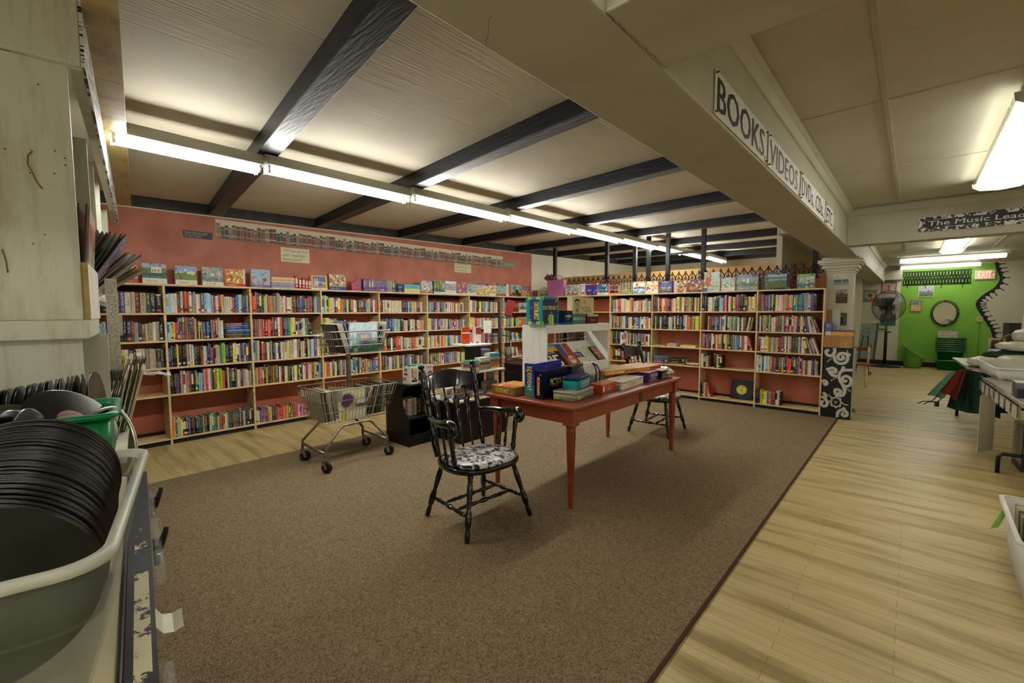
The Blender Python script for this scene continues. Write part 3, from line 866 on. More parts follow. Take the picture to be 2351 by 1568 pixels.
sleeve_group('record sleeve leaning out over the cabinet lip', 14, -.36, -.185, 2.98, 1.60, 22, 30, 3, ['26241f', '1c1f1a', '3c3a2c', '57492a', '0f6b45', '2b2622', '3a332b'], ([(1, S('6d6b93'))], [(14, .05, [S('bdbccb'), S('55537d')])], [('r', .1, .9, .72, .9, S('7d7ba0'))]))
sleeve_group('grey record sleeve fanned farther along the cabinet lip', 9, -.33, -.19, 3.42, 1.60, 38, 44, 4, ['34332f', '8d8a80', '5d5a52', '22211f', 'a5a197'], ([(1, S('9a938a'))], [(14, .08, [S('b7b0a4'), S('7a7470'), S('8a8299')])]))
sleeve_group('record sleeve lowest in the fan along the cabinet lip', 4, -.26, -.20, 3.86, 1.60, 50, 54, 5, ['3b3128', 'a08a55', '6f6858', '8a857c'], ([(1, S('8f897f'))], [(8, .1, [S('77706a'), S('a39c90')])]))
sleeve_group('worn record sleeve in the lower bin beside the divider', 40, -.40, -.06, 2.96, .93, 4, 14, 6, SLV, None, .30)
sleeve_group('worn record sleeve in the second lower bin', 32, -.40, -.08, 3.75, .93, 10, 22, 7, SLV, None, .30)
# flyers on the lip board
mb = MB(); mb.box(-.114, -.070, 2.880, 2.881, 1.17, 1.665, S('d8d4c8')); mb.quad((-.110, 2.8795, 1.19), (-.110, 2.8795, 1.65), (-.074, 2.8795, 1.65), (-.074, 2.8795, 1.19), S('d8d4c8'), 0, S('a5a39a')); o = mb.build('flyer', P); o.matrix_world = MC; tag(o, 'long white printed flyer hanging at the end of the cabinet lip board', 'flyer')
mb = MB(); mb.box(-.078, -.058, 2.90, 2.901, 1.39, 1.49, S('c9c5b8')); o = mb.build('flyer', P); o.matrix_world = MC; tag(o, 'small pale paper slip beside the long white flyer', 'flyer')
mb = MB(); mb.add([(-.13, 3.0, 1.34), (-.118, 3.12, 1.33), (-.125, 3.06, 1.24), (-.132, 2.98, 1.20)], [(0, 1, 2, 3)], S('5d9a2e'))
mb.add([(-.133, 3.0, 1.34), (-.121, 3.12, 1.33), (-.128, 3.06, 1.24), (-.135, 2.98, 1.20)], [(3, 2, 1, 0)], S('4c8526'))
o = mb.build('divider_tag', P); o.matrix_world = MC; tag(o, 'curled lime green divider tag beneath the flyers', 'tag')
# clear film bag sticking out of the far bin
mb = MB(); rnd = random.Random(8)
nx, ny = 12, 5; b = 0
for j in range(ny + 1):
    for i in range(nx + 1):
        u = i / nx
        mb.v.append((-.2 + .36 * u, 3.9 + .16 * j / ny * (1 - .6 * u), 1.12 - .05 * u + .018 * rnd.uniform(-1, 1)))
for j in range(ny):
    for i in range(nx):
        a = j * (nx + 1) + i; mb.face([a, a + 1, a + nx + 2, a + nx + 1], (1, 1, 1, 1), 0, None, True)
o = mb.build('plastic_bag', M_film); o.matrix_world = MC; tag(o, 'crumpled clear plastic bag lying over sleeves in the second lower bin', 'plastic bag')
# label holder, clips and tag along the counter edge
mb = MB()
mb.tube([(.016, 1.32, .862), (.012, 1.62, .862)], .011, 8); mb.tube([(.012, 1.63, .862), (.004, 1.98, .864)], .009, 8)
o = mb.build('label_holder', M_acr); o.matrix_world = MC; tag(o, 'clear acrylic tube label holder along the counter edge', 'label holder')
mb = MB(); mb.tube([(.012, .45, .85), (.014, 1.0, .852)], .009, 8)
o = mb.build('label_holder', M_acr); o.matrix_world = MC; tag(o, 'clear acrylic tube on the counter edge nearest the camera', 'label holder')
for t, lab in ((1.93, 'far black spring clip on the counter edge'), (1.56, 'near black spring clip on the counter edge')):
    r = thing('spring_clip', lab, 'clip', CF(.012, t, .84), RZC)
    mb = MB(); mb.box(-.008, .006, -.03, .03, -.035, .02); mb.build('jaw', M_blk, r, .003)
    mb = MB(); mb.tube([(.0, 0, -.005), (.010, 0, .012), (.020, .005, .04), (.024, .006, .055)], [.012, .009, .007, .006], 6); mb.build('lever', M_blk, r)
mb = MB()
pts = [(.0, .82), (.012, .80), (.03, .795), (.048, .80)]
for (o0, z0), (o1, z1) in zip(pts, pts[1:]): mb.add([(o0, 1.20, z0), (o1, 1.20, z1), (o1, 1.27, z1 + .006), (o0, 1.27, z0 + .006)], [(0, 1, 2, 3), (3, 2, 1, 0)], S('d8d6be'))
o = mb.build('paper_tag', P); o.matrix_world = MC; tag(o, 'curled off-white paper tag sticking out from the counter edge', 'tag')
# ------------------------------------------------------------------ captain's chair
LEGP = [(0, .013), (.03, .017), (.1, .020), (.17, .015), (.2, .012), (.235, .020), (.26, .022), (.40, .023), (.42, .018), (.44, .022), (.455, .016), (.5, .015), (.72, .021), (.84, .019), (.86, .014), (.88, .020), (.91, .015), (.94, .021), (1, .019)]
STRP = [(0, .009), (.12, .011), (.2, .016), (.24, .010), (.28, .015), (.34, .012), (.42, .010), (.46, .016), (.5, .018), (.54, .016), (.58, .010), (.66, .012), (.72, .015), (.76, .010), (.8, .016), (.88, .011), (1, .009)]
POSTP = [(0, .015), (.06, .019), (.16, .024), (.22, .016), (.235, .022), (.25, .016), (.27, .021), (.29, .015), (.33, .015), (.52, .021), (.56, .016), (.575, .022), (.59, .015), (.62, .019), (.70, .025), (.73, .026), (.74, .018), (.76, .024), (.78, .019), (.90, .026), (.925, .026), (.935, .014), (.945, .013), (.955, .022), (.975, .024), (.99, .016), (1, .004)]
SUPP = [(0, .012), (.1, .017), (.2, .022), (.27, .014), (.3, .020), (.34, .014), (.38, .018), (.5, .014), (.75, .019), (.9, .016), (1, .012)]
ARMS = [(0, .007), (.1, .009), (.25, .013), (.4, .008), (.43, .012), (.47, .008), (.7, .010), (.85, .012), (1, .007)]
def make_chair(label, loc, rz, arms=True):
    """front towards +x"""
    t = thing('captain_chair', label, 'chair', loc, rz)
    def seat_outline(k, e=0.0):
        pts = []
        for i in range(40):
            a = 2 * math.pi * i / 40
            c, s_ = math.cos(a), math.sin(a)
            x = .245 * (abs(c) ** .72) * (1 if c > 0 else -1); y = .29 * (abs(s_) ** .72) * (1 if s_ > 0 else -1)
            y *= 1 - .10 * max(0, -x / .245); x += .012 * (1 - (y / .29) ** 2) * (1 if x > 0 else 0)
            pts.append((x * k + e, y * k))
        return pts
    mb = MB()
    loft(mb, [[(x, y, z) for x, y in seat_outline(k)] for k, z in ((.9, .405), (.985, .412), (1, .425), (1, .437), (.985, .445), (.90, .448))], (1, 1, 1, 1), 0, True, True)
    mb.build('seat', M_lac, t)
    mb = MB()
    loft(mb, [[(x + .02, y, z) for x, y in seat_outline(k)] for k, z in ((.90, .4485), (.92, .458), (.88, .472), (.74, .480), (.45, .484), (.1, .485))], (1, 1, 1, 1), 0, True, True)
    mb.build('cushion', M_bw, t)
    F_ = []
    for sx in (1, -1):
        for sy in (1, -1):
            foot = Vector((sx * (.25 if sx > 0 else .265), sy * (.29 if sx > 0 else .265), 0)); top = Vector((sx * .165, sy * .19, .41))
            F_.append((foot, top))
            mb = MB(); mb.lathe(LEGP, foot, top, 14); mb.build('leg', M_lac, t)
    at = lambda p, f: p[0] + (p[1] - p[0]) * f
    def st(a, b):
        mb = MB(); mb.lathe(STRP, a, b, 10); mb.build('stretcher', M_lac, t)
    st(at(F_[0], .36), at(F_[2], .36)); st(at(F_[1], .36), at(F_[3], .36))
    for f in (.33, .67):
        a = at(F_[0], .36).lerp(at(F_[2], .36), f); b = at(F_[1], .36).lerp(at(F_[3], .36), f); st(a, b)
    posts = []
    for sy in (1, -1):
        a = Vector((-.20, sy * .215, .446)); b = Vector((-.365, sy * .238, 1.105)); posts.append((a, b))
        mb = MB(); mb.lathe(POSTP, a, b, 14); mb.build('back_post', M_lac, t)
    mb = MB()
    nA = 16; rings = []
    for i in range(nA + 1):
        f = i / nA; y = -.235 + .47 * f; q = abs(2 * f - 1)
        zt = 1.040 - .012 * q + .014 * math.cos(q * math.pi); zb = .925 - .012 * math.cos(q * math.pi * .5)
        xb = -.345 - .035 * (1 - q * q) + .0
        th = .011
        rings.append([(xb - th + .03, y, zb), (xb + th + .03, y, zb), (xb + th, y, zt - .008), (xb, y, zt), (xb - th, y, zt - .008)])
    loft(mb, rings, (1, 1, 1, 1), 0, True, True, False)
    mb.build('crest_rail', M_lac, t)
    for k in range(4):
        y = -.132 + .088 * k
        a = Vector((-.215 - .012 * (1 - abs(y) / .14), y * .95, .446)); b = Vector((-.333 - .028 * (1 - (y / .235) ** 2), y * 1.12, .94))
        mb = MB()
        mb.lathe([(0, .007), (.12, .008), (.16, .011), (.3, .013), (.6, .014)], a, b, 8)
        w = [(.5, .014), (.62, .019), (.70, .026), (.745, .031), (.77, .026), (.79, .012), (.82, .008), (1, .007)]
        mb.lathe([(f, r) for f, r in w], a, b, 10, sx=.55, side=(1, 0, 0))
        mb.build('spindle', M_lac, t)
    if arms:
        for sy in (1, -1):
            p0 = at(posts[0 if sy > 0 else 1], .42)
            pts = [p0, p0 + Vector((.10, sy * .045, .012)), Vector((-.06, sy * .305, p0.z + .012)), Vector((.03, sy * .315, p0.z + .022)), Vector((.09, sy * .31, p0.z + .03)), Vector((.125, sy * .305, p0.z + .018)), Vector((.135, sy * .303, p0.z - .012)), Vector((.115, sy * .303, p0.z - .03))]
            P2 = []
            for i in range(len(pts) - 1):
                for j in range(4):
                    q0, q1, q2, q3 = pts[max(i - 1, 0)], pts[i], pts[i + 1], pts[min(i + 2, len(pts) - 1)]; u = j / 4
                    P2.append(.5 * (2 * q1 + (q2 - q0) * u + (2 * q0 - 5 * q1 + 4 * q2 - q3) * u * u + (3 * q1 - q0 - 3 * q2 + q3) * u ** 3))
            P2.append(pts[-1])
            R = [.017 + .014 * min(1, max(0, (i - 4) / 10)) for i in range(len(P2))]
            mb = MB(); mb.tube(P2, R, 12); mb.build('armrest', M_lac, t)
            mb = MB(); mb.lathe(SUPP, (.09, sy * .262, .446), (.085, sy * .305, p0.z + .006), 12); mb.build('arm_support', M_lac, t)
            for fx in (-.085, .0):
                mb = MB(); mb.lathe(ARMS, (fx, sy * .262, .446), (fx - .01, sy * (.303 if fx > -.05 else .297), p0.z), 8); mb.build('arm_spindle', M_lac, t)
    return t
make_chair('black turned captain chair with arms and a black and white seat, before the table', (-2.30, 2.165, .008), math.radians(-5))
make_chair('armless black turned chair with a feather-pattern seat behind the far table end', (-2.33, 5.29, .008), math.radians(3), False)

# ------------------------------------------------------------------ terracotta table
TZ = .80
tb = thing('display_table', 'long terracotta table on fluted legs covered with board games', 'table', (-2.26, 3.675, .008))
mb = MB(); mb.box(-.46, .46, -1.015, 1.015, TZ - .008 - .028, TZ - .008); mb.build('tabletop', M_terra, tb, .008)
for nm, bx in (('apron', (-.40, .40, -.955, -.93)), ('apron', (-.40, .40, .93, .955)), ('apron', (-.405, -.38, -.929, .929)), ('apron', (.38, .405, -.929, .929))):
    mb = MB(); mb.box(*bx, TZ - .155, TZ - .0365); mb.build(nm, M_terra, tb, .003)
def fluted_leg(x, y):
    mb = MB()
    top = TZ - .0365
    mb.box(x - .045, x + .045, y - .045, y + .045, top - .125, top - .0001)
    prof = [(top - .125, .030, 0), (top - .135, .030, 0), (top - .137, .037, 0), (top - .148, .037, 0), (top - .150, .032, 0), (top - .165, .034, 0), (top - .17, .037, 1), (.235, .026, 1), (.232, .029, 0), (.22, .030, 0), (.215, .026, 0), (.02, .020, 0), (0, .018, 0)]
    n = 48; rings = []
    for z, r, fl in prof:
        rings.append([(x + math.cos(2 * math.pi * i / n) * (r - (.0035 if fl and i % 4 in (1, 2) else 0)), y + math.sin(2 * math.pi * i / n) * (r - (.0035 if fl and i % 4 in (1, 2) else 0)), z) for i in range(n)])
    loft(mb, [r[::-1] for r in rings], (1, 1, 1, 1), 0, True, True, False)
    mb.build('leg', M_terra, tb)
for x in (-.385, .385):
    for y in (-.945, .945): fluted_leg(x, y)
mb = MB()
for k in range(1): mb.lathe([(0, .031), (.5, .033), (1, .026)], (.406, .16, TZ - .1), (.412, .16, TZ - .1), 28, S('5d5230'), 0, False, 1.25, (0, 0, 1))
mb.build('brass_plaque', paint('aged_brass', .35, metal=.7), tb)

# ------------------------------------------------------------------ printed boxes
def pbox(name, label, cat, loc, rz, dims, col, faces=(), mat=None, tilt=0.0, group=None, bev=.0015, sideink=None):
    """box standing on loc (centre of its base); faces: callables drawing on it. dims = (x, y, z)"""
    dx, dy, dz = dims
    mb = MB(); mb.box(-dx / 2, dx / 2, -dy / 2, dy / 2, 0, dz, col)
    for f in faces: f(mb, dx, dy, dz)
    o = mb.build(name, mat or G)
    o.matrix_world = Matrix.Translation(loc) @ Matrix.Rotation(rz, 4, 'Z') @ Matrix.Rotation(tilt, 4, 'X')
    return tag(o, label, cat, group)
def front(dx, dy, dz): return (Vector((-dx / 2, -dy / 2, 0)), (1, 0, 0), (0, 0, 1), dx, dz)       # -y face
def right(dx, dy, dz): return (Vector((dx / 2, -dy / 2, 0)), (0, 1, 0), (0, 0, 1), dy, dz)        # +x face
def left(dx, dy, dz): return (Vector((-dx / 2, dy / 2, 0)), (0, -1, 0), (0, 0, 1), dy, dz)        # -x face
def top(dx, dy, dz): return (Vector((-dx / 2, -dy / 2, dz)), (1, 0, 0), (0, 1, 0), dx, dy)
def topr(dx, dy, dz): return (Vector((dx / 2, -dy / 2, dz)), (0, 1, 0), (-1, 0, 0), dy, dx)
def rect(face, u0, u1, v0, v1, col, lift=.0006, ink=None):
    def f(mb, dx, dy, dz):
        o, ux, uy, w, h = face(dx, dy, dz); ux = Vector(ux); uy = Vector(uy); n = ux.cross(uy) * lift
        mb.quad(o + ux * w * u0 + uy * h * v0 + n, o + ux * w * u1 + uy * h * v0 + n, o + ux * w * u1 + uy * h * v1 + n, o + ux * w * u0 + uy * h * v1 + n, col, 0, ink)
    return f
def disc(face, cu, cv, r, col, lift=.0009, n=24, sq=1.0):
    def f(mb, dx, dy, dz):
        o, ux, uy, w, h = face(dx, dy, dz); ux = Vector(ux); uy = Vector(uy); nn = ux.cross(uy) * lift
        c = o + ux * w * cu + uy * h * cv + nn
        mb.add([c + ux * math.cos(2 * math.pi * i / n) * r + uy * math.sin(2 * math.pi * i / n) * r * sq for i in range(n)], [tuple(range(n))], col)
    return f
def word(face, s, u, v, w, h, col, lift=.0014, slant=0.0, bold=0, vert=False):
    def f(mb, dx, dy, dz):
        o, ux, uy, W, Hh = face(dx, dy, dz)
        if vert:      # reading downwards
            o2 = Vector(o) + Vector(uy) * Hh; put_text(mb, s, o2, -Vector(uy), ux, (1 - v - h) * Hh, u * W, h * Hh, w * W, col, 0, lift, slant, bold)
        else: put_text(mb, s, o, ux, uy, u * W, v * Hh, w * W, h * Hh, col, 0, lift, slant, bold)
    return f
def pict(face, u0, u1, v0, v1, bands, blobs, seed, nx=16, ny=12, shapes=()):
    def f(mb, dx, dy, dz):
        o, ux, uy, w, h = face(dx, dy, dz)
        picture(mb, Vector(o) + Vector(ux) * w * u0 + Vector(uy) * h * v0, ux, uy, w * (u1 - u0), h * (v1 - v0), bands, blobs, seed, nx, ny, 0, .0008, shapes)
    return f
ORG = S('ff6a3c'); WH = S('f0eee4'); YE = S('f2d13a'); NV = S('14184a')
gz = TZ + .0008
# film trivia box standing on edge
pbox('game_box', 'blue film trivia game box standing on edge at the table corner', 'board game', (-2.335, 2.98, gz), math.radians(3), (.10, .40, .275), S('2a2f86'), [
    pict(front, 0, 1, 0, 1, [(.35, S('3c7f77')), (.7, S('2c4794')), (1, S('27388c'))], [(5, .03, [S('caa548'), S('3c8a55'), S('2b2f86')])], 1, 8, 20),
    word(front, 'scene', .30, .40, .45, .52, YE, bold=1, vert=True), word(front, 'it?', .33, .2, .42, .18, WH, bold=1, vert=True),
    pict(right, 0, 1, .0, 1, [(.25, S('2d2a78')), (1, S('353a9a'))], [(14, .05, [S('4a4db0'), S('2c9bb0'), S('231f66'), S('5b50b8')])], 2, 24, 14),
    rect(right, .05, .72, .66, .73, S('c8b13a'), .0012, S('2a2660')), rect(right, .06, .7, .68, .71, S('f1e7c0'), .0014, S('3a3560')), word(right, 'it?', .78, .30, .18, .32, S('eef4d8'), bold=1),
    rect(top, 0, 1, 0, 1, S('b9bcd6'), .0006, S('6a6cae'))], tilt=0)
pbox('game_box', 'navy drawing-game box with yellow lettering leaning in front of the blue box', 'board game', (-2.218, 2.97, gz), math.radians(4), (.082, .44, .225), S('111331'), [
    word(right, 'PICTIONARY', .24, .44, .62, .24, S('f0e84a'), bold=1), rect(right, .30, .92, .36, .42, S('c22a7a'), .0008, S('111331')),
    rect(right, .36, .7, .2, .215, S('3b3ea0')), rect(right, .5, .62, .12, .135, S('3b3ea0')),
    rect(front, .28, .52, .12, .80, S('c22a7a'), .0008), word(front, 'PICTIONARY', .33, .14, .32, .64, S('f0e84a'), .0016, 0, 1, True), rect(front, .62, .8, .84, .9, S('7c80c8')),
    rect(top, 0, 1, 0, 1, S('1b1d3a'))])
pbox('game_box', 'orange television trivia box lying flat on the near table edge', 'board game', (-2.565, 2.86, gz), math.radians(1), (.265, .29, .068), S('8a6a22'), [
    word(front, 'TV', .05, .42, .1, .34, S('24707a'), bold=1), word(front, 'scene', .17, .22, .36, .55, YE, bold=1), word(front, 'it?', .56, .22, .17, .62, WH, bold=1), rect(front, .78, .95, .2, .8, S('6d5a1d'), .0007, S('c8b46a')),
    rect(front, 0, 1, .9, 1, S('a8551f'), .0007, S('d8c89a')),
    pict(top, 0, 1, 0, 1, [(.3, S('c4682c')), (1, S('c98d4a'))], [(18, .035, [S('e3bd4d'), S('b5493a'), S('7a9ba5'), S('e6d7b0')])], 3, 22, 22),
    rect(right, 0, 1, 0, 1, S('a9762a'), .0006), word(top, 'scene', .25, .45, .6, .22, YE, bold=1)])
# tins
def tin(name, label, loc, rz, dims, col, lidcol, faces, r=.02):
    dx, dy, dz = dims
    t = thing(name, label, 'board game', loc, rz)
    mb = MB(); loft(mb, [ring(dx, dy, r, 0), ring(dx, dy, r, dz * .72)], col, 0, True, True)
    for f in faces: f(mb, dx, dy, dz * .72)
    mb.build('body', PLm, t)
    mb = MB(); loft(mb, [ring(dx + .004, dy + .004, r, dz * .722), ring(dx + .004, dy + .004, r, dz * .96), ring(dx - .008, dy - .008, r, dz), ring(dx - .03, dy - .03, r, dz * .985)], lidcol, 0, True, True)
    return t, mb
PLm = paint('lacquered_tin', .3, metal=.1)
t, mb = tin('game_tin', 'grey and lime decade trivia tin at the bottom of the tin stack', (-2.035, 3.00, gz), math.radians(8), (.20, .36, .075), S('8b8a80'), S('a5a496'), [
    word(front, '90s', .04, .18, .26, .62, S('d6ef45'), .0014, 0, 2), rect(front, .32, .66, .4, .58, S('a9bf45'), .001, S('8b8a80')), word(front, 'Trivial Pursuit', .42, .08, .5, .26, S('b9b7ad')),
    word(right, '90s', .12, .15, .17, .68, S('d6ef45'), .0014, 0, 2), rect(right, .31, .45, .3, .55, S('a9bf45'), .001, S('8b8a80')), word(right, 'Trivial Pursuit', .58, .35, .36, .4, S('c9c7bd'), .0012, .2)])
rect(top, .3, .8, .2, .9, S('b7c98a'), .001)(mb, .19, .35, .075 * 1.0); mb.build('lid', PLm, t)
t, mb = tin('game_tin', 'teal millennium trivia tin with a navy lid on top of the grey tin', (-2.06, 3.07, gz + .0755), math.radians(14), (.15, .29, .098), S('14888a'), S('20245c'), [
    pict(front, .12, .88, .05, .9, [(.5, S('1f7f9c')), (1, S('17a196'))], [(8, .02, [S('2c5f9c'), S('36b5a8')])], 5, 12, 8),
    pict(right, .06, .94, .04, .92, [(.35, S('2a63a0')), (.7, S('1790a0')), (1, S('16a08f'))], [(10, .025, [S('2c6fb0'), S('36b5a8')])], 6, 20, 10),
    word(right, 'Trivial Pursuit', .12, .42, .76, .44, S('dbe8df'), .0018, .2, 1), word(right, 'MILLENNIUM', .2, .12, .6, .2, S('e6ece6'), .0018, 0, 1)], .03)
pict(top, .12, .88, .1, .9, [(1, S('33366e'))], [(14, .02, [S('c9c8d2'), S('7a6fb0'), S('b64a78'), S('e6e2d6')])], 7, 14, 18)(mb, .14, .28, .098 * 1.0); mb.build('lid', PLm, t)
pbox('game_box', 'orange party game box with green apples beside the grey tin', 'board game', (-2.02, 3.42, gz), math.radians(6), (.14, .29, .072), S('c44a22'), [
    pict(front, .1, .9, .1, .9, [(1, S('c8471f'))], [(4, .02, [S('e8e2d0'), S('64a43c'), S('33406c')])], 8, 10, 8),
    rect(right, .05, .13, .15, .85, WH), disc(right, .48, .35, .022, S('5fae3a'), .0009, 20, .8), disc(right, .48, .36, .017, S('8ccc5a'), .0011, 20, .7), word(right, 'Apples', .37, .28, .22, .16, WH, .0016, .15, 1), word(right, 'to', .44, .66, .1, .16, WH, .0014, 0, 1),
    pict(right, .74, .98, .1, .9, [(1, S('c8471f'))], [(4, .012, [S('e8e2d0'), S('e7b23a'), S('22281f')])], 9, 8, 8),
    pict(top, .02, .98, .02, .98, [(1, S('dd7a54'))], [(9, .025, [S('cfe0a8'), S('e9a58a'), S('c84a2a')])], 10, 12, 18)])
pbox('game_box', 'long white and yellow cartoon trivia box along the table edge', 'board game', (-2.02, 3.80, gz), math.radians(4), (.20, .50, .068), S('d9d6c4'), [
    word(right, 'SCENE', .30, .14, .28, .55, S('d8a51c'), .0014, 0, 1), word(right, 'IT?', .59, .2, .1, .5, S('d6a8a8'), .0014, 0, 1), rect(right, .02, .42, .80, .86, S('4a4630'), .0008), rect(right, .72, .9, .7, .78, S('5a5648'), .0008), rect(right, .84, .98, .82, .95, S('c9679c'), .0008),
    rect(front, .0, 1, .78, .98, S('c9679c'), .0008), rect(front, .05, .95, .5, .6, S('7d7a6a'), .0008), pict(front, .1, .9, .02, .45, [(1, S('8d8672'))], [(6, .012, [S('5a5a6a'), S('b08a70')])], 11, 8, 5),
    pict(top, .02, .98, .02, .98, [(1, S('dcd8c6'))], [(16, .03, [S('d8a820'), S('e6c653'), S('6a6a9a'), S('e9e4d2')])], 12, 12, 26)])
pbox('game_box', 'tan and orange checkers box tilted across other boxes', 'board game', (-2.28, 4.02, gz + .085), math.radians(-22), (.36, .40, .042), S('d18d2e'), [
    word(front, 'CHECKERS', .03, .22, .42, .55, S('f3dc9a'), .0014, 0, 1), disc(front, .54, .5, .011, S('8a4a3a')), rect(front, .62, .8, .35, .65, S('b97f2c'), .0008, S('6b4a1c')),
    word(right, 'CHECKERS', .06, .22, .5, .55, S('f3dc9a'), .0014, 0, 1), disc(right, .66, .5, .010, S('8a3a5a')), rect(right, .74, .95, .3, .7, S('b97f2c'), .0008, S('6b4a1c')),
    rect(top, .0, 1, .0, 1, S('a8925a'), .0005), pict(top, .05, .95, .05, .95, [(1, S('a8935c'))], [(6, .035, [S('93604a'), S('6f7a68'), S('7f8a78')])], 13, 20, 20), rect(top, .03, .1, .05, .95, S('8a7440'), .001, S('d0bf8a')), rect(top, .14, .2, .84, .9, ORG, .0014)], tilt=math.radians(1.5))
pbox('game_box', 'purple edition trivia box with gold script at the table edge', 'board game', (-2.03, 4.245, gz), math.radians(3), (.22, .25, .092), S('3c1f78'), [
    word(right, 'Trivial Pursuit', .12, .48, .76, .42, S('d9cfae'), .0016, .2, 1), word(right, 'GENUS', .2, .26, .5, .16, S('e4dcc4'), .0014, 0, 1), rect(right, .0, .8, .06, .16, S('b5784a'), .0008), rect(right, .1, .7, .1, .14, S('d8b48a'), .001),
    word(front, 'Trivial Pursuit', .3, .55, .5, .2, S('b9a9c9'), .0014), pict(top, .02, .98, .02, .98, [(.4, S('b9746a')), (1, S('9c958a'))], [(9, .03, [S('c47f8f'), S('d0a08a'), S('8b93a5')])], 14, 12, 14)])
pbox('game_box', 'white and black electronic game box behind the purple trivia box', 'board game', (-2.06, 4.50, gz), math.radians(3), (.30, .20, .085), S('1c1b1d'), [
    rect(right, .02, .98, .1, .3, S('6b7576'), .0008), rect(right, .1, .9, .45, .55, S('d8d2c6'), .0008, S('2b2b2b')), rect(right, .5, .95, .62, .8, S('a33b2a'), .0008), pict(top, .0, 1, .0, 1, [(1, S('d2cab6'))], [(4, .04, [S('8a5a3a'), S('c9b28a'), S('e6dfce')])], 15, 14, 10)])
pbox('game_box', 'red and orange word game box lying beside the white shelf unit', 'board game', (-2.16, 4.34, gz + .093), math.radians(-12), (.30, .44, .035), S('b8402c'), [
    pict(top, .0, 1, .0, 1, [(1, S('d2a58a'))], [(26, .03, [S('b5483a'), S('e3c9a8'), S('c97f5a'), S('8a8a94'), S('e6d9c6')])], 16, 18, 24), rect(right, 0, .6, .1, .9, S('d88a3a'), .0008)], tilt=math.radians(1))
pbox('game_box', 'flat red box of picture puzzles at the far back of the table', 'board game', (-2.5, 4.42, gz), math.radians(0), (.36, .46, .05), S('c85a3a'), [
    pict(top, .0, 1, .0, 1, [(1, S('d0a890'))], [(30, .03, [S('b5483a'), S('e3c9a8'), S('7f6a8a'), S('e0a040'), S('e6d9c6')])], 17, 18, 22)])
pbox('game_box', 'dark spiral-pattern game box standing behind the navy box', 'board game', (-2.24, 3.30, gz), math.radians(14), (.07, .30, .225), S('15152a'), [
    disc(right, .75, .35, .13, S('1f3f93'), .0007, 32), disc(right, .75, .35, .105, S('141a3c'), .0009, 32), disc(right, .75, .35, .085, S('20439b'), .0011, 32), disc(right, .75, .35, .06, S('141a3c'), .0013, 28), disc(right, .75, .35, .04, S('2a4fae'), .0015, 24), rect(right, .05, .3, .45, .6, S('20203a'), .0008, S('9a98b0')), disc(right, .86, .86, .012, ORG, .0018), word(right, 'VE', .05, .62, .2, .1, S('c9b66a'))])
cc = thing('game_case', 'clear plastic carry case with a black strap in front of the white shelf unit', 'case', (-2.17, 3.50, gz), math.radians(10))
mb = MB(); loft(mb, [ring(.10, .17, .02, 0), ring(.10, .17, .02, .16), ring(.07, .12, .02, .20), ring(.03, .06, .01, .21)], (1, 1, 1, 1), 0, True, True); mb.build('shell', M_acr, cc)
mb = MB(); mb.tube([(.05, -.05, .03), (.055, -.045, .15), (.03, -.02, .205), (0, .0, .225), (.03, .03, .205), (.055, .045, .14), (.055, .04, .03)], .007, 8); mb.build('strap', M_rub, cc)
mb = MB()
for k in range(5): mb.box(-.03, .03, -.06 + .025 * k, -.045 + .025 * k, .008, .12, S(['8a8f88', '5b605c', 'b0b2a6', '7a5a48', '4c6a58'][k]))
mb.build('game_pieces', P, cc)
bag = MB(); rnd = random.Random(21)
rings = []
for k in range(9):
    f = k / 8; r = .085 * math.sin(math.pi * (.12 + .8 * f)) + .01
    rings.append([(math.cos(2 * math.pi * i / 18) * r * 1.2 * rnd.uniform(.78, 1.15), -.1 + .22 * f + rnd.uniform(-.006, .006), .05 + math.sin(2 * math.pi * i / 18) * r * .55 * rnd.uniform(.75, 1.1)) for i in range(18)])
loft(bag, rings, S('d6cfc8'), 0, True, True, False)
o = bag.build('plastic_bag', paint('crinkled_film', .18, spec=.8, var=.12, scale=60)); o.matrix_world = Matrix.Translation((-1.99, 4.63, gz + .004)); tag(o, 'crumpled shiny pale plastic bag slumped over the far table corner', 'plastic bag')

# ------------------------------------------------------------------ white counter shelf unit on the table
wu = thing('shelf_unit', 'white painted wooden display unit with a slanted rack on the table', 'shelf unit', (-2.43, 3.49, gz))
w2 = .135; l2 = .52; Hh = .583
for y, e in ((-l2, 0), (l2 - .018, 0)):
    mb = MB(); mb.box(-w2, w2, y, y + .018, 0, Hh - .0185); mb.build('side_panel', M_white, wu, .002)
mb = MB(); mb.box(-w2, w2, -l2, l2, Hh - .018, Hh); mb.build('top_board', M_white, wu, .002)
mb = MB(); mb.box(w2 - .018, w2, -l2 + .0185, l2 - .0185, Hh - .07, Hh - .0185); mb.build('front_rail', M_white, wu, .002)
mb = MB(); mb.box(w2 - .018, w2, -l2 + .0185, l2 - .0185, 0, .215); mb.build('front_lip', M_white, wu, .002)
mb = MB(); mb.box(-w2, -w2 + .012, -l2 + .0185, l2 - .0185, 0, .385); mb.build('back_board', M_white, wu)
mb = MB(); mb.add([(-w2 + .0125, -l2 + .019, .40), (w2 - .0185, -l2 + .019, .16), (w2 - .0185, l2 - .019, .16), (-w2 + .0125, l2 - .019, .40), (-w2 + .0125, -l2 + .019, .39), (w2 - .0185, -l2 + .019, .15), (w2 - .0185, l2 - .019, .15), (-w2 + .0125, l2 - .019, .39)], [(0, 1, 2, 3), (7, 6, 5, 4), (0, 4, 5, 1), (1, 5, 6, 2), (2, 6, 7, 3), (3, 7, 4, 0)])
mb.build('slanted_rack', M_white, wu)
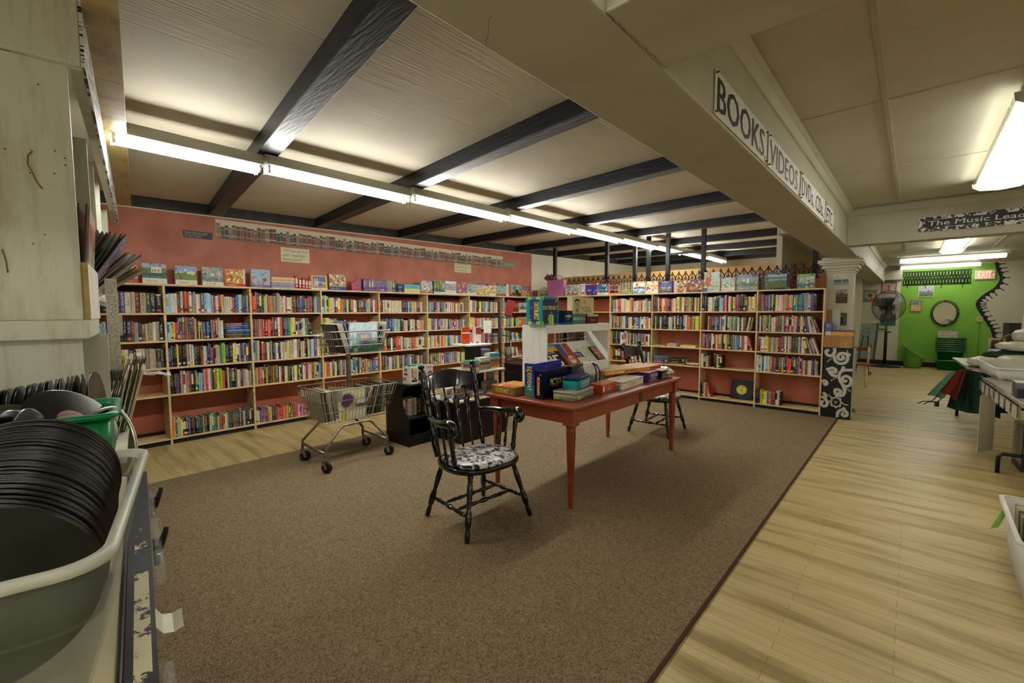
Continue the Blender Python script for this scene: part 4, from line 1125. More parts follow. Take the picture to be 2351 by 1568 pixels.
# things lying on the slanted rack
sl = math.atan2(.24, 2 * w2 - .031)
def on_rack(y, s): # s: distance up the slope from the front
    x = w2 - .0185 - s * math.cos(sl); z = .16 + s * math.sin(sl) + .002
    return Matrix.Translation(Vector((-2.43, 3.49, gz)) + Vector((x, y, z))) @ Matrix.Rotation(sl, 4, 'Y') @ Matrix.Rotation(math.radians(90), 4, 'Z')
def rackbox(label, y, s0, w, l, th, col, faces, lift=0.0, cat='card game'):
    mb = MB(); mb.box(-w / 2, w / 2, 0, l, 0, th, col)
    for f in faces: f(mb, w, l, th)
    o = mb.build('game_pack', G)
    o.matrix_world = on_rack(y, s0) @ Matrix.Translation((0, 0, lift))
    tag(o, label, cat)
topc = lambda dx, dy, dz: (Vector((-dx / 2, 0, dz)), (1, 0, 0), (0, 1, 0), dx, dy)
rackbox('dark booklet with a big white five on the slanted rack', -.235, .02, .20, .29, .02, S('1c1a1e'), [rect(topc, .0, 1, .88, 1, S('3f9ab8'), .0006), pict(topc, .0, 1, .7, .88, [(1, S('d8a03c'))], [(8, .02, [S('c23a3a'), S('e6c83c'), S('2c7a9a')])], 31, 14, 4), word(topc, 'FLUX', .06, .6, .6, .14, S('d5dde0'), .0012, -.2, 1), word(topc, '5', .22, .05, .5, .5, S('e9e6da'), .0012, 0, 2), rect(topc, .0, .25, .0, .12, S('8a2f7a'), .0009), rect(topc, 0, .2, .3, .55, S('d8c83a'), .0009)])
rackbox('red and blue card game box with a sunburst on the slanted rack', -.03, .02, .19, .28, .025, S('b5472f'), [rect(topc, 0, .42, .45, 1, S('2f5f9c'), .0007), rect(topc, .42, .47, .45, 1, S('ddd6c4'), .0008), disc(topc, .5, .28, .055, S('e0a93a')), disc(topc, .5, .28, .042, S('e9e0cc'), .0012), word(topc, 'CRANIUM', .24, .25, .5, .12, S('5b3a86'), .0016, 0, 1), disc(topc, .5, .95, .01, ORG, .0012)])
rackbox('small navy and white number game pack leaning beside the sunburst box', .135, .05, .12, .13, .02, S('d8d4c6'), [rect(topc, 0, 1, .5, 1, S('27326e'), .0007), word(topc, 'RING O', .1, .74, .75, .16, WH, .0012, 0, 1), word(topc, 'TOSS', .15, .54, .6, .14, WH, .0012, 0, 1)])
rackbox('pale pocket game pack with a faint drawing on the slanted rack', .225, .01, .10, .22, .02, S('d4d5c8'), [word(topc, 'WTF', .2, .4, .5, .12, S('6f7a78'), .0012), disc(topc, .6, .2, .016, S('9fb8a0')), disc(topc, .3, .15, .012, S('8fb0b8'))])
rackbox('pale pocket game pack with a lime circle on the slanted rack', .325, .01, .10, .23, .02, S('cdd3c2'), [disc(topc, .5, .6, .030, S('b6bc4a')), disc(topc, .5, .6, .024, S('c9cd66'), .0012), word(topc, 'MLS', .15, .1, .5, .12, S('5b605c'), .0012, 0, 1), disc(topc, .75, .08, .009, ORG, .0012)])
rackbox('black and red cartridge box held by a rubber band on the slanted rack', .43, .04, .115, .18, .035, S('191717'), [rect(topc, .12, .88, .06, .94, S('a8452f'), .0007), rect(topc, .2, .8, .68, .86, S('c85a30'), .0009, S('7a2f1f')), rect(topc, 0, 1, .46, .5, S('c9b98e'), .0016), rect(topc, .32, .68, .18, .42, S('20201f'), .001), rect(topc, .42, .58, .24, .36, S('d6d2c4'), .0012)])
# things standing on top of the unit
uz = gz + Hh + .0008
pbox('game_box', 'turquoise shouting-game box with bright splashes on the white unit', 'board game', (-2.40, 3.05, uz), math.radians(0), (.17, .235, .245), S('1f93ad'), [
    pict(right, .06, .94, .06, .92, [(1, S('233a5c'))], [(16, .022, [S('c9b93c'), S('3f8f4c'), S('c4678a'), S('d8803a'), S('2c5f8c')])], 41, 16, 18), rect(right, .0, .1, .88, 1, S('b9c53f'), .001), rect(right, .9, 1, .88, 1, S('b9c53f'), .001), rect(right, 0, .1, 0, .14, S('b9c53f'), .001), word(right, 'OUTBURST', .05, .54, .9, .14, S('eee06a'), .0018, 0, 1), rect(right, .38, .62, .0, .38, S('a3c53c'), .0016), rect(right, .6, .68, 0, .36, S('d9d6c4'), .0015), disc(right, .84, .85, .012, ORG, .0018),
    pict(front, .2, .8, .1, .92, [(1, S('2b3f66'))], [(12, .022, [S('c9b93c'), S('3f8f4c'), S('c4678a'), S('d8803a')])], 42, 10, 18), word(front, 'OUTBURST', .5, .2, .3, .6, S('eee06a'), .0018, 0, 1, True), rect(front, .1, .35, .9, .98, S('b9c53f'), .001), rect(front, .65, .9, .9, .98, S('b9c53f'), .001), rect(front, .1, .35, .02, .14, S('b9c53f'), .001), rect(front, .65, .9, .02, .14, S('b9c53f'), .001)])
pbox('game_box', 'black cube game box with a blue base band on the white unit', 'board game', (-2.385, 3.32, uz), math.radians(6), (.13, .155, .125), S('14161b'), [rect(right, 0, 1, 0, .15, S('1d5a96'), .0008), rect(front, 0, 1, 0, .15, S('1d5a96'), .0008), disc(right, .5, .6, .022, S('2f6fa8')), word(right, 'CRANIUM', .14, .52, .68, .16, WH, .0016, 0, 1), rect(right, .34, .66, .34, .42, S('5d7f86'), .0009, S('14161b')), rect(top, 0, 1, 0, 1, S('8f8d84'))])
pbox('game_box', 'teal word game box with white lettering on the white unit', 'board game', (-2.42, 3.555, uz), math.radians(0), (.13, .22, .095), S('3f7d7a'), [word(right, 'SPLICKETY LIT', .06, .38, .72, .26, S('e3ebe2'), .0014, 0, 1), rect(right, .8, 1.0, .28, .62, S('b23b2e'), .0009), word(right, 'GO', .84, .36, .12, .2, WH, .0014), rect(top, 0, 1, 0, 1, S('c9cbc0'))])
pbox('game_box', 'maroon and grey box beside the teal word game box', 'board game', (-2.40, 3.765, uz), math.radians(-3), (.13, .18, .09), S('5a1d24'), [rect(right, 0, 1, .76, 1, S('b9b3a4'), .0007), word(right, 'Trivial', .25, .3, .5, .2, S('b99a94'), .0014, .2), rect(top, 0, 1, 0, 1, S('cfcabb'))])
pbox('game_box', 'large cream game box with a drawn open-mouthed face behind the maroon box', 'board game', (-2.50, 3.80, uz), math.radians(0), (.06, .39, .26), S('c9bd8c'), [
    rect(right, 0, 1, 0, 1, S('cfc493'), .0005), disc(right, .22, .62, .055, S('8f8868'), .0008, 28, 1.25), disc(right, .22, .615, .053, S('bdb288'), .001, 28, 1.22), disc(right, .22, .83, .045, S('2b2a27'), .0009, 24, .55), disc(right, .185, .70, .009, S('3a3833'), .0013, 12, .4), disc(right, .255, .70, .009, S('3a3833'), .0013, 12, .4), rect(right, .16, .205, .735, .75, S('4a463c'), .0013), rect(right, .235, .28, .735, .75, S('4a463c'), .0013), rect(right, .212, .228, .6, .68, S('8f8868'), .0013), disc(right, .22, .5, .013, S('4a423a'), .0013, 14, 1.3), rect(right, .14, .3, .3, .4, S('8f8b78'), .0006),
    word(right, 'urban', .42, .54, .42, .12, S('4a4537'), .0014), word(right, 'myth.', .53, .40, .38, .13, S('4a4537'), .0014), rect(right, .6, .8, .36, .37, S('4a4537'), .001), rect(right, .76, .9, .315, .325, S('4a4537'), .001), rect(right, .52, .6, .78, .86, ORG, .0012)])

# record rack behind the white unit, seen through its open back
rk = thing('record_rack', 'wire record rack hooked to the back of the white display unit', 'record rack', (-2.735, 3.62, .008))
mb = MB()
for z in (1.05, 1.22):
    for x in (-.14, .14): mb.tube([(x, -.46, z), (x, .46, z)], .005, 6)
for y in (-.46, .46):
    for x in (-.14, .14): mb.tube([(x, y, 1.05), (x, y, 1.22)], .005, 6)
for k in range(14): mb.tube([(-.14, -.46 + .0707 * k, 1.05), (.14, -.46 + .0707 * k, 1.05)], .003, 4)
mb.build('wire_tray', M_wire, rk)
for y in (-.3, .3):
    mb = MB(); mb.tube([(.14, y, 1.05), (.155, y, 1.12), (.162, y, 1.2), (.175, y, 1.205)], .005, 6); mb.build('hook', M_wire, rk)
rnd = random.Random(17)
sleeve('record_sleeve', 'orange checked sleeve facing out in the rack behind the white unit', None, Matrix.Translation((-2.61, 3.36, 1.065)) @ Matrix.Rotation(math.radians(90), 4, 'Z'), S('d0703a'), rnd, .28, ([(1, S('cf6a34'))], [(12, .04, [S('d8b08a'), S('b5582c')])]))
sleeve('record_sleeve', 'brown bark-patterned sleeve facing out in the rack behind the white unit', None, Matrix.Translation((-2.61, 3.90, 1.065)) @ Matrix.Rotation(math.radians(90), 4, 'Z'), S('5a4426'), rnd, .29, ([(1, S('5a4426'))], [(26, .05, [S('3a2a18'), S('7a6038'), S('8a744a')])]))
for k in range(13):
    sleeve('record_sleeve', 'dark sleeve edge-on in the rack behind the white unit, %s in the row' % ordinal(k), 'sleeves in the rack behind the white unit', Matrix.Translation((-2.74, 3.53 + .017 * k, 1.065)) @ Matrix.Rotation(.05, 4, 'X'), S(rnd.choice(['26241f', '3a342a', 'b5a888', '1c1b18', '6a5a40', 'cfc4a4'])), rnd, .27)
# ------------------------------------------------------------------ shopping cart with two baskets
CX, CY = -4.25, 2.16
cart = thing('shopping_cart', 'small two-basket wire shopping cart full of record sleeves', 'shopping cart', (0, 0, .008))
def wire_basket(parent, bx0, bx1, by0, by1, zb, tx0, tx1, ty0, ty1, zt, levels):
    """bottom and top rectangles"""
    mb = MB()
    def rect_at(f):
        return (bx0 + (tx0 - bx0) * f, bx1 + (tx1 - bx1) * f, by0 + (ty0 - by0) * f, by1 + (ty1 - by1) * f, zb + (zt - zb) * f)
    def loop(f, r):
        x0, x1, y0, y1, z = rect_at(f); c = .025
        pts = [(x0 + c, y0, z), (x1 - c, y0, z), (x1, y0 + c, z), (x1, y1 - c, z), (x1 - c, y1, z), (x0 + c, y1, z), (x0, y1 - c, z), (x0, y0 + c, z)]
        mb.tube(pts, r, 6, closed=True)
    loop(1, .0065); loop(0, .004)
    for f in levels: loop(f, .0045)
    a = rect_at(0); b = rect_at(1)
    n = int((by1 - by0) / .034)
    for i in range(n + 1):
        f = i / n
        y0 = a[2] + (a[3] - a[2]) * f; y1 = b[2] + (b[3] - b[2]) * f
        for k in (0, 1): mb.tube([(a[k], y0, a[4]), (b[k], y1, b[4])], .0022, 4)
        mb.tube([(a[0], y0, a[4]), (a[1], y0, a[4])], .0022, 4)
    n = int((bx1 - bx0) / .034)
    for i in range(n + 1):
        f = i / n
        x0 = a[0] + (a[1] - a[0]) * f; x1 = b[0] + (b[1] - b[0]) * f
        for k in (2, 3): mb.tube([(x0, a[k], a[4]), (x1, b[k], b[4])], .0022, 4)
    mb.build('wire_basket', M_wire, parent)
wire_basket(cart, -4.60, -4.17, 1.91, 2.61, .41, -4.68, -4.10, 1.86, 2.68, .735, (.33, .66))
wire_basket(cart, -4.56, -4.22, 2.08, 2.56, 1.075, -4.61, -4.18, 2.00, 2.645, 1.30, (.36, .68))
mb = MB(); mb.box(-4.425, -4.385, 2.27, 2.31, .40, 1.073); mb.build('post', M_metal, cart, .006)
for x, s in ((-4.0, 1), (-4.50, -1)):
    mb = MB()
    mb.tube([(x, 1.825, .13), (x, 1.83, .21), (x - .04 * s, 1.99, .375), (x - .06 * s, 2.04, .395), (x - .07 * s, 2.30, .398), (x - .06 * s, 2.34, .385), (x - .03 * s, 2.47, .23), (x, 2.485, .20), (x, 2.485, .13)], .0125, 10)
    mb.build('frame_tube', M_metal, cart)
for y, z in ((1.825, .20), (2.485, .20)):
    mb = MB(); mb.cyl((-4.49, y, z - .02), (-4.01, y, z - .02), .011, 10); mb.build('cross_tube', M_metal, cart)
rnd = random.Random(4)
for x, y, a in ((-4.0, 1.815, .6), (-4.50, 1.825, 1.25), (-4.03, 2.49, 1.0), (-4.48, 2.49, 1.5)):
    c = bpy.data.objects.new('caster', None); COL.objects.link(c); c.parent = cart; c.location = (x, y, 0); c.rotation_euler = (0, 0, a)
    mb = MB()
    mb.cyl((0, 0, .115), (0, 0, .135), .018, 10)
    for s in (-1, 1):
        mb.add([(-.018, s * .018, .118), (.018, s * .018, .118), (.034, s * .018, .04), (.016, s * .018, .03), (-.018, s * .021, .118), (.018, s * .021, .118), (.034, s * .021, .04), (.016, s * .021, .03)], [(0, 1, 2, 3), (7, 6, 5, 4), (0, 4, 5, 1), (1, 5, 6, 2), (2, 6, 7, 3), (3, 7, 4, 0)])
    mb.box(-.02, .02, -.021, .021, .113, .119)
    mb.build('fork', M_metal, c)
    mb = MB(); mb.lathe([(0, .02), (0, .044), (.15, .050), (.85, .050), (1, .044), (1, .02)], (.025, -.014, .052), (.025, .014, .052), 22); mb.build('wheel', M_rub, c)
    mb = MB(); mb.cyl((.025, -.024, .052), (.025, .024, .052), .008, 10); mb.build('axle', M_metal, c)
def cart_sleeve(lab, grp, x, y, z, face, lean, col, pic=None, size=.31, ink=None, side=0.0):
    """face: direction angle of the printed side; lean: tilt of the top away from it"""
    M = Matrix.Translation((x, y, z)) @ Matrix.Rotation(face + math.radians(90), 4, 'Z') @ Matrix.Rotation(-lean, 4, 'X') @ Matrix.Rotation(side, 4, 'Y')
    return sleeve('record_sleeve', lab, grp, M, S(col), random.Random(x * 77 + y * 31), size, pic, .005, ink)
# lower basket
for i in range(12):
    y = 1.935 + .011 * i
    cart_sleeve('cream-edged record sleeve packed crosswise, ' + ordinal(i) + ' from the near end of the lower cart basket', 'near sleeves in the lower cart basket', -4.385, y, .42, math.radians(-90), -.13, rnd.choice(['cfc6a8', 'b9ac8c', '3a3631', '5a5148', 'd6ceb4', '857a66']))
cart_sleeve('cream record sleeve with a drawn purple-haired singer facing out of the lower cart basket', None, -4.205, 2.22, .42, 0, .05, 'cdc6a8', ([(1, S('cbc4a6'))], [(5, .05, [S('c4bd9f'), S('d3ccb0')])], [('c', .34, .60, .26, S('54333f')), ('c', .45, .50, .2, S('b39476')), ('c', .33, .62, .19, S('4a2f55')), ('r', .18, .3, .0, .3, S('c3b02f')), ('r', .62, .95, .42, .48, S('4b4a52')), ('r', .6, .97, .34, .4, S('4b4a52')), ('r', .0, .16, .6, 1, S('8d8c80')), ('r', .96, 1, 0, 1, S('33407a'))]), .31)
cart_sleeve('plain tan sleeve leaning across the middle of the lower cart basket', None, -4.40, 2.27, .43, math.radians(-60), -.3, 'b7aa8c')
for i in range(21):
    f = i / 20
    cart_sleeve('record sleeve leaning in the far half of the lower cart basket, ' + ordinal(i) + ' from the middle', 'far sleeves in the lower cart basket', -4.385, 2.29 + .0155 * i * .98, .422, math.radians(90), -.46 + .36 * f, rnd.choice(SLV + ['d9cfb2', 'c8bfa8', 'e4dcc8', '7d3b30', '44566b']), None, .31)
# upper basket
for i in range(11):
    cart_sleeve('record sleeve leaning at the near end of the upper cart basket, ' + ordinal(i) + ' from that end', 'near sleeves in the upper cart basket', -4.41, 2.175 + .012 * i, 1.083, math.radians(-90), -.32 + .012 * i, ['24262b', '1b1d22', 'd6d3c6', 'ddd8c8', 'c9d0cf', 'e3dfd2', '2a2a2c', 'cfc9b6', '15171b', '6b4a2c', '20222a'][i])
cart_sleeve('pale blue and green record sleeve with a framed portrait in the upper cart basket', None, -4.232, 2.375, 1.085, math.radians(-5), .05, 'c9d8dc', ([(.16, S('1f6b3f')), (.28, S('3b8555')), (.55, S('9cbfc0')), (1, S('c3d8e0'))], [(10, .06, [S('b9d2dc'), S('cfe0e4')])], [('r', .26, .80, .14, .68, S('cfdcdc')), ('r', .29, .77, .17, .65, S('8a9ba5')), ('c', .53, .48, .13, S('c9b2a4')), ('c', .53, .26, .16, S('5d6f7c')), ('r', .0, .05, 0, 1, S('6a62b0'))]), .31)
for i in range(5):
    cart_sleeve('record sleeve leaning at the far end of the upper cart basket, ' + ordinal(i) + ' from the portrait', 'far sleeves in the upper cart basket', -4.41, 2.47 + .014 * i, 1.083, math.radians(-90), .10 + .02 * i, ['d6cfb8', 'b5564a', 'c9c3ad', 'd8d0b5', '8a8576'][i])
cart_sleeve('dark sleeve with orange and lettered panels rising at the far end of the upper basket', None, -4.38, 2.555, 1.085, math.radians(-72), .2, '2a2b2e', ([(1, S('c5bda4'))], [], [('r', 0, .18, .0, 1, S('3a3128')), ('r', .18, .3, .6, 1, S('d06a28')), ('r', .3, .5, .0, 1, S('d8d2be')), ('r', .5, .95, .1, .9, S('97917f')), ('r', .6, .85, .15, .25, S('23252a')), ('r', .6, .85, .35, .45, S('23252a')), ('r', .6, .85, .55, .65, S('23252a')), ('r', .6, .85, .75, .85, S('23252a'))]), .32)

# ------------------------------------------------------------------ black cassette shelf
bs = thing('cassette_shelf', 'low black step-sided shelf with video boxes on top and inside', 'shelf unit', (-4.295, 3.0, .008))
SIDE = [(-.225, 0), (.225, 0), (.225, .31), (.20, .36), (.15, .40), (.10, .46), (.09, .53), (.11, .60), (.17, .655), (.225, .672), (-.225, .672)]
for y, e in ((-.205, .018), (.187, .018)):
    mb = MB(); mb.prism(SIDE, lambda u, v, d: (u, d, v), y, y + e); mb.build('side_panel', M_blk, bs, .002)
for nm, b_ in (('top_board', (-.23, .23, -.208, .208, .6725, .692)), ('shelf', (-.2245, .20, -.1865, .1865, .295, .312)), ('shelf', (-.2245, .22, -.1865, .1865, .095, .112)), ('back_board', (-.225, -.212, -.1865, .1865, .113, .672)), ('plinth', (.19, .222, -.1865, .1865, .0, .0945))):
    mb = MB(); mb.box(*b_); mb.build(nm, M_blk, bs, .002)
VHS = (.19, .105, .027)
def vbox(label, loc, rz, dims, col, faces, group=None, name='video_box'):
    return pbox(name, label, 'video box', loc, rz, dims, col, faces, group=group)
bz = .008 + .693
person_face = lambda f, a, b, c, d, bg, sk, hair, cl, seed: pict(f, a, b, c, d, [(1, bg)], [(3, .02, [bg])], seed, 10, 14, [('c', .5, .62, .26, hair), ('c', .5, .55, .2, sk), ('r', .2, .8, .0, .28, cl)])
vbox('white video box with two men on it, first on the black shelf top', (-4.18, 2.86, bz), math.radians(10), (.10, .03, .19), S('d3cbc2'), [person_face(front, .08, .92, .5, .95, S('d9cfc8'), S('b08a70'), S('4b3a34'), S('6a3030'), 1), rect(front, .1, .6, .15, .4, S('a8483f'), .001, S('d9cfc8')), rect(right, 0, 1, 0, 1, S('d5cdc6'))])
vbox('white video box with a large face on its cover, second on the black shelf top', (-4.11, 2.90, bz), math.radians(92), (.10, .032, .195), S('e2dccf'), [pict(front, .12, .88, .12, .9, [(1, S('c9ad92'))], [(3, .02, [S('b89a7e')])], 2, 12, 18, [('r', 0, 1, 0, .12, S('1c1a19')), ('r', .35, .75, .2, .28, S('5a3f30')), ('r', .55, .62, .4, .6, S('a5876c')), ('r', .3, .48, .66, .7, S('3f2f28')), ('r', .64, .82, .66, .7, S('3f2f28')), ('r', .0, .2, .3, 1, S('7a6250'))]), rect(right, .2, .8, .1, .9, S('3a3430'), .001, S('e2dccf'))])
vbox('lavender sports video box with a yellow flash, third on the black shelf top', (-4.13, 3.01, bz), math.radians(88), (.10, .03, .20), S('b9b9cf'), [rect(front, .1, .9, .16, .64, S('3b4a35'), .0008), pict(front, .12, .88, .2, .62, [(.4, S('6d5a3a')), (1, S('2c3a2a'))], [(3, .03, [S('e2e2dc'), S('d8d8d2')])], 3, 10, 10), disc(front, .5, .78, .03, S('d9d23a'), .001, 20, .7), rect(front, .1, .9, .9, .96, S('8a4f66'), .001, S('b9b9cf'))])
vbox('navy-spined video box with a red-lettered cover, fourth on the black shelf top', (-4.14, 3.125, bz), math.radians(85), (.11, .034, .195), S('d9d0c6'), [rect(front, .2, .8, .8, .92, S('b5655e'), .001, S('d9d0c6')), person_face(front, .3, .95, .1, .7, S('d5ccc0'), S('b98f74'), S('3f302a'), S('7a3a34'), 4), rect(left, 0, 1, 0, 1, S('22283d'), .0008, S('c9a85a'))])
vbox('bright green topped video box lying behind the standing video boxes', (-4.30, 3.08, bz), math.radians(90), (.19, .105, .19), S('49a866'), [rect(front, 0, 1, 0, .97, S('36343a'), .0006)])
rnd = random.Random(44)
vy = 2.83; k = 0
while vy < 3.155:
    th = rnd.choice((.026, .027, .03)); hgt = rnd.uniform(.185, .2)
    c = S(rnd.choice(['b89a4a', '8d2f2a', '22262b', '1c1c20', 'd6d2c6', 'ddd8cc', '27345c', '7a2f24', 'c9742f', '8fa3a0', '3a2b24', 'cfc8b6', '191a1d']))
    mb = MB(); mb.box(-.055, .055, 0, th, 0, hgt, c)
    mb.quad((.0556, .003, hgt * .1), (.0556, th - .003, hgt * .1), (.0556, th - .003, hgt * .9), (.0556, .003, hgt * .9), jit(c, rnd, .25), 0, S(rnd.choice(['e9e3d2', 'd9b74a', 'c2513a', '1b1b1e']), .5))
    if rnd.random() < .4: mb.quad((.0562, th * .25, .045), (.0562, th * .75, .045), (.0562, th * .75, .06), (.0562, th * .25, .06), ORG)
    o = mb.build('video_cassette', G); o.matrix_world = Matrix.Translation((-4.27, vy, .3205))
    tag(o, 'video box standing in the black shelf, ' + ordinal(k) + ' from its near end', 'video box', 'video boxes inside the black shelf')
    vy += th + .0015; k += 1

# ------------------------------------------------------------------ stepped black and white display stand
st = thing('tiered_stand', 'three-step display stand with pale square trays and a black core', 'display stand', (-3.98, 3.69, .008))
mb = MB(); mb.box(-.25, .25, -.44, .30, 0, .468); mb.build('core_base', M_blk, st)
mb = MB(); mb.box(-.28, .26, -.48, .34, .469, .492); mb.build('lower_tray', M_white, st, .003)
mb = MB(); mb.box(-.1, .1, -.12, .08, .4925, .778); mb.build('core_middle', M_blk, st)
mb = MB(); mb.box(-.25, .25, -.30, .30, .779, .80); mb.build('middle_tray', M_white, st, .003)
mb = MB(); mb.box(-.07, .07, -.08, .06, .8005, 1.085); mb.build('core_upper', M_blk, st)
mb = MB(); mb.box(-.175, .145, -.19, .17, 1.086, 1.106); mb.build('upper_tray', M_white, st, .003)
mb = MB(); mb.box(.24, .256, .301, .335, 0, .468); mb.build('edge_strip', M_pine, st)
uz2 = .008 + 1.107
vbox('orange and red video box with a yellow spine on the top tray', (-4.02, 3.60, uz2), math.radians(78), (.105, .028, .20), S('c8391c'), [rect(front, 0, 1, .62, .7, S('e6ddcc'), .001), pict(front, .1, .95, .03, .6, [(1, S('c23a1c'))], [(8, .02, [S('d9c9a8'), S('4a4a6a'), S('8a5a40')])], 5, 10, 14), pict(front, .1, .9, .72, .95, [(1, S('c8401c'))], [(5, .014, [S('6a1c10'), S('d8601c')])], 6, 10, 5), rect(left, 0, 1, 0, 1, S('e0b81c'), .0008, S('a3341c'))])
vbox('white video box with a crimson group photograph on the top tray', (-3.97, 3.74, uz2), math.radians(82), (.115, .03, .205), S('ddd5ca'), [pict(front, .3, .98, .55, .95, [(1, S('a8364a'))], [(9, .016, [S('d9c3ae'), S('2a2a2e'), S('c9a06a'), S('e3dcd0')])], 7, 12, 10), pict(front, .62, .98, .05, .45, [(1, S('ddd5ca'))], [(4, .018, [S('b08050'), S('7a4a30')])], 8, 8, 12), rect(front, .3, .6, .0, .1, S('b5404a'), .001), disc(left, .5, .4, .008, ORG), rect(left, 0, 1, 0, 1, S('d9d1c6'), .0006, S('a8364a'))])
# piles of paperbacks on the trays
def pile(label, x, y, z, rz, cols, w=.108, l=.178, seed=1, grp=None):
    rnd = random.Random(seed)
    zz = z
    for i, c in enumerate(cols):
        th = rnd.uniform(.018, .03)
        mb = MB()
        col = S(c)
        mb.box(-w / 2, w / 2, -l / 2, l / 2, 0, .0012, col); mb.box(-w / 2, w / 2, -l / 2, l / 2, th - .0012, th, col)
        mb.box(w / 2 - .002, w / 2, -l / 2, l / 2, .0013, th - .0013, col, 0, (.85, .8, .7, .5) if sum(col[:3]) < .9 else (.05, .05, .06, .5))
        mb.box(-w / 2 + .003, w / 2 - .0025, -l / 2 + .003, l / 2 - .003, .0013, th - .0013, S('d8cfb4'))
        o = mb.build('paperback', BK)
        o.matrix_world = Matrix.Translation((x + rnd.uniform(-.006, .006), y + rnd.uniform(-.008, .008), zz)) @ Matrix.Rotation(rz + rnd.uniform(-.05, .05), 4, 'Z')
        tag(o, label + ', ' + (ordinal(i) + ' from the bottom'), 'book', grp or label)
        zz += th + .0006
tz2 = .008 + .8006
pile('paperback in the near pile on the middle tray', -3.80, 3.47, tz2, -.5, ['d6a25a', 'dcd6c8', 'd8493a', '3c4a5a', '3d8fb5', '4aa06a'], seed=1)
pile('paperback in the black-paged pile on the middle tray', -3.90, 3.50, tz2, -.4, ['16161a', '1c1c20', '17181b', '1b1a1e', '202024', '1a1b20'], seed=2) if False else None
pile('paperback in the cream pile at the corner of the middle tray', -3.80, 3.66, tz2, .0, ['8fa0b8', 'd6b98a', 'd9d4c8', '2b2f33', 'c9cbc8', 'd0ccc2'], .105, .15, seed=3)
pile('paperback in the tall blue and amber pile on the middle tray', -3.81, 3.84, tz2, .05, ['d9d2c4', 'c9a24a', 'c06a2a', 'd8a83a', '5a4a3a', '8fb2ba', '6f9fb0', '7fc0c0'], seed=4)
pile('paperback in the rear pile on the middle tray', -4.02, 3.88, tz2, .1, ['2f3f8a', 'dccfca', 'e0d9d2', '2a2f4a', 'd0b8b4', '36489a', '4a7fb8', 'b8493a', '5f8fc0'], seed=5)
tz1 = .008 + .4927
pile('paperback in the lower tray pile nearest the black shelf', -4.0, 3.30, tz1, .2, ['2f4f9a', 'd9d0c0', '3a4f8a', 'b9a88a', 'd6cfc0'], seed=6)
pile('paperback in the dark pile at the front of the lower tray', -3.83, 3.34, tz1, -.1, ['1f4a4f', '5a2a30', '4a2f3a', '8a6a5a', '3a2a30'], seed=7)
pile('paperback in the lilac pile on the lower tray', -3.80, 3.55, tz1, .1, ['c08a4a', '6a5a9a', 'd9c8b0', '4f3a4a'], seed=8)
pile('paperback in the orange and black pile on the lower tray', -3.80, 3.78, tz1, -.05, ['d8582a', 'c9b08a', '6a4a2a', '2a2422', '1f1f22', '8a2f24', '2b2b30'], seed=9)
pile('paperback in the tall brown pile on the lower tray', -4.08, 3.86, tz1, .15, ['a88a5a', '5a4a3a', 'c2b89a', '3f3a34', 'b8a88a', 'c9c0aa'], seed=10)
# ------------------------------------------------------------------ spinner rack
sp = thing('spinner_rack', 'black wire spinner rack on a round base behind the table', 'book rack', (-4.42, 4.62, .008))
mb = MB(); mb.lathe([(0, .02), (0, .2), (.3, .195), (.7, .05), (1, .03)], (0, 0, 0), (0, 0, .04), 32); mb.build('base', M_iron, sp)
mb = MB(); mb.cyl((0, 0, .04), (0, 0, 1.66), .022, 14); mb.build('pole', M_iron, sp)
for k in range(4):
    a = math.radians(20 + 90 * k)
    mb = MB()
    cx, cy = math.cos(a) * .13, math.sin(a) * .13
    for s in (-1, 1):
        px, py = cx - math.sin(a) * .06 * s, cy + math.cos(a) * .06 * s
        mb.tube([(px, py, .5), (px, py, 1.62)], .003, 5)
    for z in (.62, .88, 1.14, 1.40):
        q = [(cx * .2, cy * .2, z + .02), (cx - math.sin(a) * .06, cy + math.cos(a) * .06, z), (cx * 1.6 - math.sin(a) * .06, cy * 1.6 + math.cos(a) * .06, z + .01), (cx * 1.6 + math.sin(a) * .06, cy * 1.6 - math.cos(a) * .06, z + .01), (cx + math.sin(a) * .06, cy - math.cos(a) * .06, z), (cx * .2, cy * .2, z + .02)]
        mb.tube(q, .0025, 5)
    mb.build('wire_pocket_column', M_iron, sp)
def spinner_book(label, px, py, z, yaw, lean, col, faces=()):
    mb = MB(); mb.box(-.055, .055, -.012, .012, 0, .18, col)
    for f in faces: f(mb, .11, .024, .18)
    o = mb.build('paperback', G); o.matrix_world = Matrix.Translation((px, py, z)) @ Matrix.Rotation(yaw, 4, 'Z') @ Matrix.Rotation(lean, 4, 'X'); tag(o, label, 'book')
pbox('paperback', 'red and gold paperback tilted out of the top of the spinner rack', 'book', (-4.30, 4.67, 1.45), math.radians(50), (.10, .06, .22), S('8f2430'), [pict(right, 0, 1, 0, 1, [(1, S('7a5a2a'))], [(7, .02, [S('b08a3a'), S('8a2f3a'), S('4a3a5a')])], 2, 6, 14), pict(front, 0, 1, 0, 1, [(1, S('8f2430'))], [(6, .02, [S('c9b08a'), S('a83040')])], 3, 8, 14), rect(top, 0, 1, 0, 1, S('ddd6c8'))]).matrix_world @= Matrix.Rotation(.22, 4, 'Y')
spinner_book('white paperback with a faint tree in the middle of the spinner rack', -4.47, 4.42, 1.20, math.radians(40), -.2, S('c9cbc6'), [pict(front, .1, .9, .3, .95, [(1, S('c6c8c2'))], [(6, .015, [S('b0a898')])], 4, 8, 12)])
spinner_book('dark landscape paperback low on the spinner rack', -4.28, 4.68, .80, math.radians(75), -.3, S('4a4a46'), [pict(front, .0, 1, .0, 1, [(.5, S('3f3a34')), (1, S('6a665c'))], [(5, .03, [S('8a8474'), S('2f3a4a')])], 5, 8, 12)])
